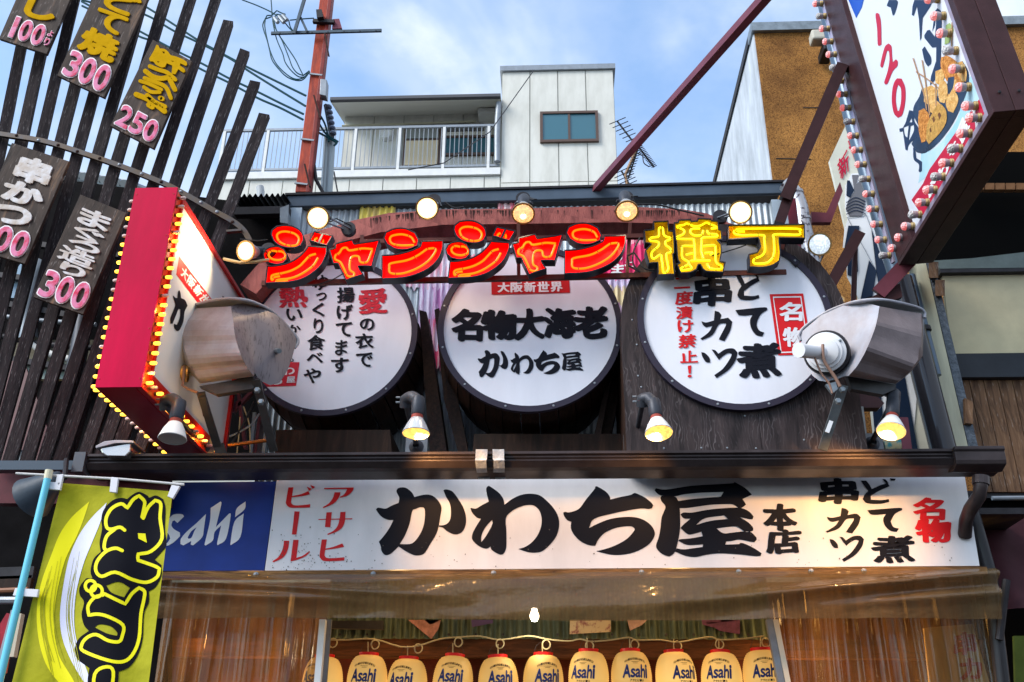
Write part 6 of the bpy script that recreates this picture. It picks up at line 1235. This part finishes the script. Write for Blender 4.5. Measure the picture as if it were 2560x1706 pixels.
# price boards
M_board = wood('menu_board', (.014, .009, .008), (.060, .040, .032), (.20, .115, .07), 1.7, (5, 1, .9), .7, .8, light=(.42, .36, .34)); M_yel = mat('cut_yellow', (.60, .33, .001), .8, var=.2, vs=8, spec=.04); M_whl = mat('cut_white', (.66, .66, .70), .5, var=.35, vs=9, col2=(.42, .33, .26)); M_pink = mat('digit_pink', (.66, .20, .36), .6, var=.85, vs=7, col2=(.58, .015, .075), contrast=(.42, .56)); M_edge = mat('digit_white', (.8, .74, .76), .5)
YBd = 7.36
def pboard(tl_, tr_, br_, bl_, items, label, digits, lm, custom=None):
    t = thing('price_board', label, 'menu board', P(*bl_, YBd), 'wooden price boards on the slats'); pl_ = YP(YBd)
    q = [tl_, tr_, br_, bl_]
    def at(u, v): return (tl_[0] * (1 - u) * (1 - v) + tr_[0] * u * (1 - v) + br_[0] * u * v + bl_[0] * (1 - u) * v, tl_[1] * (1 - u) * (1 - v) + tr_[1] * u * (1 - v) + br_[1] * u * v + bl_[1] * (1 - u) * v)
    # board built in its own frame so that the grain runs along it
    a = P(*bl_, YBd); upv = (P(*tl_, YBd) - a + P(*tr_, YBd) - P(*br_, YBd)) / 2; M = look(a, upv, (0, 1, 0)); Mi = M.inverted()
    b = MB(); qq = [Mi @ P(*x, YBd) for x in (bl_, br_, tr_, tl_)]; off_ = Mi.to_3x3() @ Vector((0, .035, 0)); b.hexa(qq + [x + off_ for x in qq]); o = b.build('plank', M_board, t, local=True, bevel=.004); M2 = M.copy(); M2.translation = a - WL[t.name]; o.matrix_local = M2
    def sub(u0, v0, u1, v1): return [at(u0, v0), at(u1, v0), at(u1, v1), at(u0, v1)]
    def raised(b_, thick=.012):
        n = len(b_.v); b_.v += [v + Vector((0, thick, 0)) for v in list(b_.v)]
        ed = {}
        for f_ in b_.f:
            for i in range(len(f_)):
                e_ = (f_[i], f_[(i + 1) % len(f_)]); k_ = tuple(sorted(e_)); ed[k_] = None if k_ in ed else e_
        for e_ in ed.values():
            if e_: b_.f.append([e_[1], e_[0], e_[0] + n, e_[1] + n]); b_.mi.append(0)
        return b_
    for ch, u0, v0, u1, v1, of in items: b = MB(); put(b, ch, sub(u0, v0, u1, v1), pl_, of, .013, 0, 0, False); raised(b).build('cut_letter', lm, t, fix=False)
    for ch, u0, v0, u1, v1 in digits:
        o0, o1 = (.045, .075) if u1 - u0 > .15 else (.03, .045); eu = (u1 - u0) * .07; ev = (v1 - v0) * .045
        b = MB(); put(b, ch, sub(u0 - eu, v0 - ev, u1 + eu, v1 + ev), pl_, o0 + .02, .010, 0, 0, False); raised(b, .008).build('digit_edge', M_edge, t, fix=False)
        b = MB(); put(b, ch, sub(u0, v0, u1, v1), pl_, o0, .016, 0, 0, False); raised(b, .006).build('digit', M_pink, t, fix=False)
    if custom: custom(t, pl_, raised)
    return t
def sc4(*p_): return [(x / 3.336, y / 3.336) for x, y in p_]
D3 = lambda s, u=.06, v0=.74, v1=.97, w=.27: [(c_, u + i * (w + .035) + (.10 if c_ == '1' else 0), v0, u + i * (w + .035) + w - (.04 if c_ == '1' else 0), v1) for i, c_ in enumerate(s)]
pboard(*sc4((320, -438), (718, -308), (388, 452), (-10, 322)), [('し', .22, .44, .86, .70, .06)], 'price board with a yellow curl and 100 at the top left corner', D3('100', .05, .73, .95, .23) + [('よ', .86, .76, .96, .82), ('り', .86, .84, .96, .92)], M_yel)
pboard(*sc4((880, -250), (1268, -90), (868, 815), (475, 630)), [('ど', .22, .10, .92, .30, .06), ('て', .18, .30, .82, .48, .06), ('焼', .10, .49, .88, .72, .06)], 'price board with yellow letters and 300 near the top', D3('300'), M_yel)
zb3 = Z(340, 90, 5.406)
def kimo(t, pl_, raised):
    b = MB(); flat(b, pl_, zb3('175,310 240,200 275,120 300,125 320,170 380,175 430,210 470,260 530,275 620,310 680,350 690,390 670,405 600,370 590,400 650,440 665,480 640,498 570,450 530,520 480,510 490,400 415,370 390,420 340,425 270,390 235,350 190,345'), [zb3('350,210 390,215 380,245'), zb3('465,335 515,340 500,352'), zb3('280,340 320,350 300,362')], lift=.013); raised(b).build('cut_letter', M_yel, t, fix=False)
    for s_, w_ in (('185,410 300,455 420,495 530,590', 10), ('125,475 220,545 330,575 440,560 525,725', 12), ('115,570 250,620 400,690 470,840', 10), ('55,610 180,650 340,725', 9), ('105,690 200,755 320,760', 9), ('325,840 355,850', 12), ('0,790 150,850 260,920 385,1020', 13), ('150,800 250,890 390,955', 11), ('170,930 220,960', 13)):
        b = MB(); ribbon(b, pl_, zb3(s_), w_, .013); raised(b).build('cut_letter', M_yel, t, fix=False)
pboard(*sc4((1275, 330), (1600, 510), (1280, 1240), (920, 1050)), [], 'price board with yellow letters and 250, lowest of the yellow lettered boards', D3('250', .05, .73, .96, .27), M_yel, kimo)
s6 = lambda *p_: [(x / 3.5625, 350 + y / 3.5625) for x, y in p_]
pboard(*s6((105, 25), (615, 190), (220, 1105), (-270, 960)), [('串', .20, .06, .82, .30, .075), ('か', .14, .30, .86, .50, .07), ('つ', .14, .52, .80, .70, .07)], 'price board with three white letters at the left edge, digits cut by the frame', D3('100', .04, .72, .96, .27), M_whl)
pboard(*s6((715, 485), (1125, 650), (740, 1555), (295, 1400)), [('ま', .14, .08, .80, .24, .05), ('ぐ', .16, .24, .80, .35, .05), ('ろ', .16, .34, .82, .46, .05), ('造', .08, .46, .82, .60, .04), ('り', .22, .60, .74, .71, .06)], 'price board with five small white letters and 300, left of the magenta sign', D3('300', .04, .72, .97, .28), M_whl)
# ================================================================== YELLOW BANNER
nb2 = thing('tall_banner', 'yellow green cloth banner with fat black brushed letters on a blue pole', 'banner', P(60, 1720, 5.4)); YN = 5.5
M_clothy = mat('banner_cloth', (.41, .385, .008), .75, var=.18, vs=3, col2=(.30, .285, .008), bump=.5, bs=9)
def bsurf(px, py, lift=0):
    t = (py - 1208) / 500; x = px; fold = .018 * math.sin(px * .035 + t * 2) + .012 * math.sin(px * .013 - t * 5) + .01 * math.sin(t * 11)
    return P(px, py, YN + fold - .12 * t - lift)
cl = MB(); EL = lambda v: (154 - 124 * v + (0 if v < 1 else 0), 1208 + 498 * v); ER = lambda v: (432 - 60 * v, 1229 + 477 * v)
cl.grid(lambda u, v: bsurf(EL(v * 1.12)[0] * (1 - u) + ER(v * 1.12)[0] * u, EL(v * 1.12)[1] * (1 - u) + ER(v * 1.12)[1] * u), 150, 150); cl.build('cloth', M_clothy, nb2, smooth=80)
class BS:
    def hit(s, px, py, off=0): return bsurf(px, py, off)
bsp = BS(); bm_ = lambda: MB()
def dense(poly, step=7):
    out = []
    for i in range(len(poly)):
        a, c_ = poly[i], poly[(i + 1) % len(poly)]; n = max(1, int(math.hypot(c_[0] - a[0], c_[1] - a[1]) / step))
        out += [(a[0] + (c_[0] - a[0]) * k / n, a[1] + (c_[1] - a[1]) * k / n) for k in range(n)]
    return out
def bgrid_fill(name, m, poly, lift, holes=()):
    """print on cloth: fine cells of the cloth inside the outline, so that the print follows the folds"""
    o = catmull(poly, True, 4); hs2 = [catmull(h, True, 4) for h in holes]
    loops = [[Vector((x, y, 0)) for x, y in o]] + [[Vector((x, y, 0)) for x, y in h] for h in hs2]
    bm = bmesh.new(); vv = [v for lp_ in loops for v in lp_]; bv = [bm.verts.new(v) for v in vv]
    for tri in tessellate_polygon(loops):
        try: bm.faces.new([bv[i] for i in tri])
        except ValueError: pass
    x0, x1 = min(v.x for v in vv), max(v.x for v in vv); y0, y1 = min(v.y for v in vv), max(v.y for v in vv)
    for k in range(int(x0 / 9), int(x1 / 9) + 1): bmesh.ops.bisect_plane(bm, geom=bm.verts[:] + bm.edges[:] + bm.faces[:], plane_co=(k * 9, 0, 0), plane_no=(1, 0, 0))
    for k in range(int(y0 / 9), int(y1 / 9) + 1): bmesh.ops.bisect_plane(bm, geom=bm.verts[:] + bm.edges[:] + bm.faces[:], plane_co=(0, k * 9, 0), plane_no=(0, 1, 0))
    bm.verts.index_update(); b = MB(); b.add([bsurf(v.co.x, v.co.y, lift) for v in bm.verts], [[v.index for v in f_.verts] for f_ in bm.faces]); bm.free(); return b.build(name, m, nb2, smooth=80)
M_by = mat('print_bright_yellow', (.80, .72, .0), .6); M_bw = mat('print_lilac_white', (.66, .66, .82), .6); M_bk = mat('print_cloth_black', (.006, .006, .010), .7, spec=.05)
bgrid_fill('yellow_brush_mark', M_by, ra('745,60 600,190 500,330 430,500 340,750 305,1000 330,1250 400,1450 520,1600 640,1700 620,1568 520,1400 480,1300 450,1100 470,850 540,560 640,350 700,200'), .0015)
bgrid_fill('white_brush_mark', M_bw, ra('890,70 760,200 660,340 580,520 530,750 500,1000 520,1200 600,1400 720,1600 740,1520 660,1300 620,1100 630,850 690,600 760,420 830,250'), .0025)
b = MB()
rb = random.Random(9)
for k in range(16):   # dry brush gaps
    u = rb.random(); sx0 = 330 + u * 300
    if abs(u - .5) < .1: continue
    ribbon(b, bsp, ra('%d,%d %d,%d %d,%d %d,%d' % (sx0 + 70, rb.randint(450, 800), sx0 + 10, 900, sx0 + 20, 1150, sx0 + 90 + u * 20, rb.randint(1350, 1600))), [.6, rb.uniform(1.2, 2.6), 1.0], .0035)
b.build('dry_brush_gap', M_clothy, nb2)
bgrid_fill('black_brushed_letters', M_bk, ra('850,290 845,200 870,120 940,50 1010,30 1060,40 1110,0 1160,-20 1220,5 1245,30 1300,10 1360,40 1380,120 1375,300 1390,420 1340,490 1290,545 1345,590 1345,680 1300,770 1240,810 1240,900 1200,1000 1190,1200 1150,1340 1080,1440 990,1480 985,1560 960,1700 740,1700 730,1560 745,1450 640,1370 625,1280 660,1200 740,1140 700,1090 680,1000 700,900 665,840 665,770 720,700 770,700 755,640 780,540 840,480 830,400'), .003,
           [ra('885,760 990,730 1085,780 1035,860 930,820'), ra('830,1085 920,1100 975,1150 975,1180 890,1160 790,1110')])
b = MB()
for s_ in ('1185,190 1200,120 1205,60 1160,12 1110,45 1062,115 1010,80 930,120 885,200 890,275 930,292 1000,275 1040,300', '1195,200 1235,110 1295,50 1340,80 1335,200 1350,370 1260,475 1150,500 1150,550 1280,595 1330,620 1310,690 1220,735 1100,710 960,650 850,685 800,640 810,560 880,480 960,450 1020,470', '960,290 890,350 868,440 890,470',
           '870,830 950,870 1045,915 1100,830 1160,780 1205,810 1200,880 1175,1000 1160,1200 1110,1330 1030,1395 900,1385 700,1310 680,1260 720,1200 800,1170 900,1220 990,1230 1020,1180 1025,1090 900,1020 810,1000 740,1010 735,930 790,860 860,840', '780,1700 790,1500 880,1440 945,1480 920,1700'):
    ribbon(b, bsp, ra(s_), 8.5, .0045)
for cx_, cy_, r_ in ((755, 765, 44), (805, 808, 48)): ribbon(b, bsp, ra(' '.join('%g,%g' % (cx_ + r_ * math.cos(a * .785), cy_ + r_ * 1.05 * math.sin(a * .785)) for a in range(8))), 8, .0055, closed=True)
flat(b, bsp, ra('1150,325 1212,328 1225,405 1155,370'), lift=.006, smooth=False); b.build('yellow_letter_outline', M_by, nb2)
M_pole = mat('sky_blue_pole', (.14, .52, .66), .35); M_loop = mat('white_loop', (.72, .70, .74), .6)
MB().tube([P(120, 1192, YN - .06), P(-10, 1740, YN - .2)], .020, 12).build('pole', M_pole, nb2, smooth=True); MB().tube([P(123, 1176, YN - .06), P(119, 1198, YN - .06)], .022, 12).build('pole_cap', mat('ivory_cap', (.68, .62, .45), .5), nb2)
MB().tube([P(40, 1184, YN - .04), P(300, 1198, YN - .03), P(460, 1212, YN - .02)], .0075, 8).build('cross_rod', mat('pale_rod', (.55, .53, .52), .4), nb2, smooth=True)
for q in ('1490 1', ):
    pass
for nm_, q in (('loop', '475,1125 528,1118 500,1250 462,1190'), ('loop', '370,1180 510,1190 500,1253 358,1240'), ('loop', '925,1143 985,1150 968,1275 912,1268'), ('loop', '1430,1210 1500,1220 1440,1325 1395,1305')):
    MB().prism([P(*p__, YN - .05) for p__ in Z(0, 850, 3.336)(q)], (0, .02, 0)).build('fabric_loop', M_loop, nb2, bevel=.003)
MB().prism([P(*p__, YN - .14) for p__ in ra('125,782 322,793 308,858 105,845')], (0, .02, 0)).build('fabric_loop', M_loop, nb2, bevel=.003)
# grey cone lamp behind the banner
cn = thing('cone_lamp', 'dark blue grey cone shaped lamp behind the banner pole', 'lamp', P(140, 1190, 7.3)); apx = P(150, 1192, 7.2); mth = P(64, 1258, 7.35); M = look(apx, (mth - apx))
MB().lathe([(0, -.02), (.05, 0), (.10, .12), (.17, .30), (.175, .31), (.165, .305), (.04, .02)], M, 24).build('cone_shade', mat('cone_slate', (.05, .07, .095), .5, var=.3, vs=6), cn, smooth=50)
MB().tube([P(162, 1195, 7.2), P(166, 1150, 7.35)], .02, 8).build('hook', M_dark, cn)
ll = thing('clutter_shelf', 'timber shelf with pipes and a red cover at the lower left edge', 'shelf', P(30, 1500, 7.6))
for s_, m_, w_ in (('0,745 270,735', M_boxw, .10), ('0,665 290,655', M_dark, .09)): MB().bar(*[P(*q_, 7.5) for q_ in ra(s_)], .05, w_).build('shelf_board', m_, ll)
MB().tube([P(*q_, 7.35) for q_ in ra('0,805 230,795')], .02, 8).build('wood_rod', mat('rod_brown', (.25, .11, .06), .5), ll); MB().tube([P(*q_, 7.3) for q_ in ra('0,885 140,885')], .028, 8).build('metal_tube', M_alu, ll)
MB().prism([P(*q_, 7.2) for q_ in ra('0,1080 55,990 95,1000 60,1150 0,1480')], (0, .1, 0)).build('red_cover', mat('red_vinyl', (.42, .02, .04), .4, var=.4, vs=8), ll); MB().bar(*[P(*q_, 7.0) for q_ in ra('120,970 0,1420')], .04, .03).build('grey_frame', M_alu, ll); MB().bar(*[P(*q_, 7.0) for q_ in ra('175,1000 110,1360')], .05, .03).build('cream_frame', MATS['cream_post'], ll)
# ================================================================== POLE, CABLES, ANTENNA
M_pred = mat('orange_red_paint', (.50, .06, .018), .5, var=.45, vs=5, col2=(.20, .022, .015), stretch=(3, 3, .6), bump=.15, bs=40); M_green = mat('cable_teal', (.006, .06, .075), .5)
up = thing('sign_mast', 'tall orange red square steel mast with cross arms left of the apartment block', 'mast', P(755, 485, 10)); YM = 10.0
mast = lambda x0, y0, x1, y1, w_, d_, m, nm, Y=YM: MB().bar(P(x0, y0, Y), P(x1, y1, Y), w_, d_, (0, 1, 0)).build(nm, m, up, bevel=.006)
mast(818, -20, 755, 488, .135, .14, M_pred, 'mast_web'); mast(830, -20, 772, 488, .05, .13, mat('mast_side', (.26, .035, .03), .5, var=.4, vs=6), 'mast_flange', YM - .03)
for q in ((812, 85, 822, 140), (785, 240, 801, 298), (762, 412, 775, 468)): MB().bar(P(q[0], q[1], YM - .14), P(q[2], q[3], YM - .14), .018, .04, (0, 1, 0)).build('step_bracket', M_archd, up)
for y_, x_ in ((187, 788), (350, 767), (460, 751)): MB().bar(P(x_ - 14, y_ - 2, YM - .09), P(x_ + 18, y_ + 2, YM - .09), .02, .022).build('metal_strap', M_alu, up)
MB().bar(P(678, 84, YM - .14), P(954, 77, YM - .14), .028, .04).build('cross_arm', mat('galv_arm', (.07, .10, .13), .5, .3, var=.3, vs=9), up)
MB().bar(P(735, 85, YM - .18), P(762, -5, YM - .18), .03, .04).build('cross_arm', MATS['galv_arm'], up); MB().bar(P(768, 80, YM - .16), P(752, 45, YM - .16), .02, .03).build('cross_arm', MATS['galv_arm'], up)
for i_ in range(7): p_ = P(700 + i_ * 40, 83 - i_ * 1.0, YM - .162); MB().lathe([(0, .004), (.007, .003), (.008, 0)], look(p_, (0, -1, 0)), 6).build('bolt', M_archd, up)
MB().bar(P(783, 54, YM - .12), P(836, 56, YM - .12), .05, .05).build('clamp', M_dark, up); MB().slab([P(x, y, YM - .1) for x, y in ((832, 48), (848, 47), (855, 71), (830, 72))], (0, .03, 0)).build('clamp_plate', M_brace, up); MB().slab([P(x, y, YM - .2) for x, y in ((790, 24), (804, 23), (808, 42), (792, 44))], (0, .15, 0)).build('junction_box', M_dark, up)
MB().slab([P(x, y, YM - .16) for x, y in ((801, 197), (817, 199), (815, 240), (799, 236))], (0, .12, 0)).build('switch_box', M_alu, up, bevel=.006)
gp = thing('grey_conduits', 'bundle of grey conduits with insulators beside the red mast', 'conduit', P(830, 480, 10.2))
for x, r_ in ((818, .045), (829, .05)): MB().tube([P(x, 350 if x > 820 else 345, 10.2), P(x - 8, 490, 10.2)], r_, 10).build('conduit', mat('conduit_grey', (.33, .38, .40), .45, .3), gp, smooth=True)
MB().bar(P(815, 262, 10.1), P(830, 345, 10.2), .04, .05).build('insulator_arm', M_dark, gp)
for k in range(6): MB().lathe([(0, -.02), (.035, -.02), (.045, 0), (.035, .02), (0, .02)], look(P(822 + k * 2.2, 268 + k * 13, 10.05), (.3, 0, 1)), 12).build('insulator', mat('insulator_grey', (.12, .15, .22), .25), gp, smooth=True)
MB().tube([P(782, 390, 10), P(790, 450, 10), P(812, 490, 10)], .022, 8).build('bent_conduit', M_dark, gp, smooth=True)
def wires(lst, Y, r, lab, cat='cable', grp='overhead cables behind the slats', m=M_green):
    for i, (pts, l_) in enumerate(lst): one(MB().tube([P(x, y, Y) for x, y in catmull(pts, False, 5)], r, 6), 'overhead_cable', m, l_, cat, grp, smooth=True)
wires([([(150, -80), (250, -40), (333, 0), (390, 33), (492, 99), (534, 123), (590, 153), (622, 170), (722, 219), (765, 240)], 'uppermost teal overhead cable, running from the top edge down to the mast'),
       ([(204, 0), (280, 20), (360, 36), (435, 78), (492, 105), (570, 144), (620, 177), (692, 222), (764, 266)], 'second teal overhead cable from the top, meeting the mast below the first'),
       ([(204, 4), (280, 45), (348, 78), (420, 117), (510, 162), (570, 195), (640, 228), (700, 258), (759, 286)], 'third teal overhead cable from the top'),
       ([(205, 15), (290, 55), (345, 90), (390, 108), (492, 168), (572, 207), (645, 246), (700, 270), (758, 300)], 'lowest of the long teal overhead cables'),
       ([(0, 352), (25, 364), (170, 415), (195, 432), (222, 443), (290, 480)], 'thin cable low behind the slats, dropping towards the dark roof')], 11, .016, '')
dl = thing('drop_cable_coil', 'coil of teal cables hanging in loops from the crossarm wires left of the mast', 'cable', P(700, 60, 10))
for s_ in ('350,0 470,45 590,100 650,140', '590,-30 597,60 600,130 560,130 525,200 530,250 560,340 580,420 600,500 650,570 720,640 800,672 860,665 915,600', '600,140 545,160 540,220 560,330 590,440 640,540 720,620 790,660 850,655 910,610', '605,140 610,200 640,330 690,450 710,520 760,590 820,640 870,645 912,600', '610,150 625,230 680,330 740,480 770,560 810,610 860,632 912,592', '612,150 640,260 710,370 790,490 830,570 860,630',
           '600,130 640,90 680,110 710,120 700,140 650,160 620,150 640,120 690,130', '750,170 850,160 950,153', '740,170 755,230 790,275', '700,180 740,230 770,260'):
    MB().tube([P(500 + x / 3.336, y / 3.336, 9.9) for x, y in catmull([tuple(map(float, a.split(','))) for a in s_.split()], False, 4)], .0085, 6).build('cable_loop', M_green, dl, smooth=True)
for s_ in ('620,150 650,190', '660,140 700,190', '690,130 725,170'): q = [P(500 + float(a.split(',')[0]) / 3.336, float(a.split(',')[1]) / 3.336, 9.85) for a in s_.split()]; MB().tube(q, .028, 8).build('splice_sleeve', M_roofg, dl, smooth=True)
wires([([(798, 285), (812, 310), (820, 340), (822, 355)], 'short thick teal cable dropping beside the mast into the grey conduit'), ([(795, 305), (815, 335), (845, 355)], 'short bright cable crossing behind the mast foot'), ([(793, 330), (830, 350), (842, 358), (835, 365)], 'short grey cable looped beside the conduits')], 10.1, .014, '', grp='short cables beside the mast')
cable([(835, 430), (842, 470), (848, 500)], 12, .012, 'thin black wire dropping behind the roof edge right of the mast')
# antenna
an = thing('tv_antenna', 'comb shaped television antenna on a rusty pole behind the roof', 'antenna', P(1560, 470, 14)); za_ = Z(1100, 150, 3.336); YQ = 14
A_ = lambda x, y: P(*za_('%g,%g' % (x, y))[0], YQ)
MB().tube([A_(1560, 1040), A_(1545, 960), A_(1650, 720)], .028, 8).build('mast', mat('antenna_rust', (.25, .16, .10), .6, .4), an)
def comb(x0, y0, x1, y1, n, ln, lx, ly, r=.012):
    MB().tube([A_(x0, y0), A_(x1, y1)], r * 1.3, 6).build('boom', M_dark, an)
    for k in range(n):
        t = k / (n - 1); x, y = x0 + (x1 - x0) * t, y0 + (y1 - y0) * t; l_ = ln * (1 - .25 * t)
        MB().tube([A_(x - lx * l_, y - ly * l_) + Vector((0, -.02, 0)), A_(x + lx * l_, y + ly * l_) + Vector((0, -.02, 0))], r * .7, 5).build('element', M_dark, an)
comb(1650, 720, 1785, 895, 16, 32, .9, -.35); comb(1480, 515, 1600, 670, 6, 75, .9, -.38); comb(1650, 745, 1570, 990, 12, 38, .95, -.3); comb(1515, 930, 1580, 1040, 5, 90, .9, -.4)
MB().tube([A_(x, y) for x, y in catmull([(1645, 780), (1690, 800), (1700, 860), (1740, 890), (1775, 880)], False)], .01, 5).build('feed_wire', cabm, an, smooth=True)

cable([(1112, 506), (1135, 520), (1160, 518)], 7.6, .008, 'short dark lamp cable on the arch right of the second spot lamp', cabm, True, None)
cable([(1590, 512), (1640, 512), (1700, 526), (1760, 540)], 7.68, .008, 'dark cable lying along the top of the arch at the right', cabm, True, None)
cable([(600, 598), (640, 602), (668, 600)], 7.3, .005, 'thin wire left of the first neon letter', cabm, True, None)
cable([(1975, 650), (1990, 668), (2000, 655), (1985, 640)], 7.4, .007, 'small loop of cable under the yellow T shaped letter', cabm, True, None)
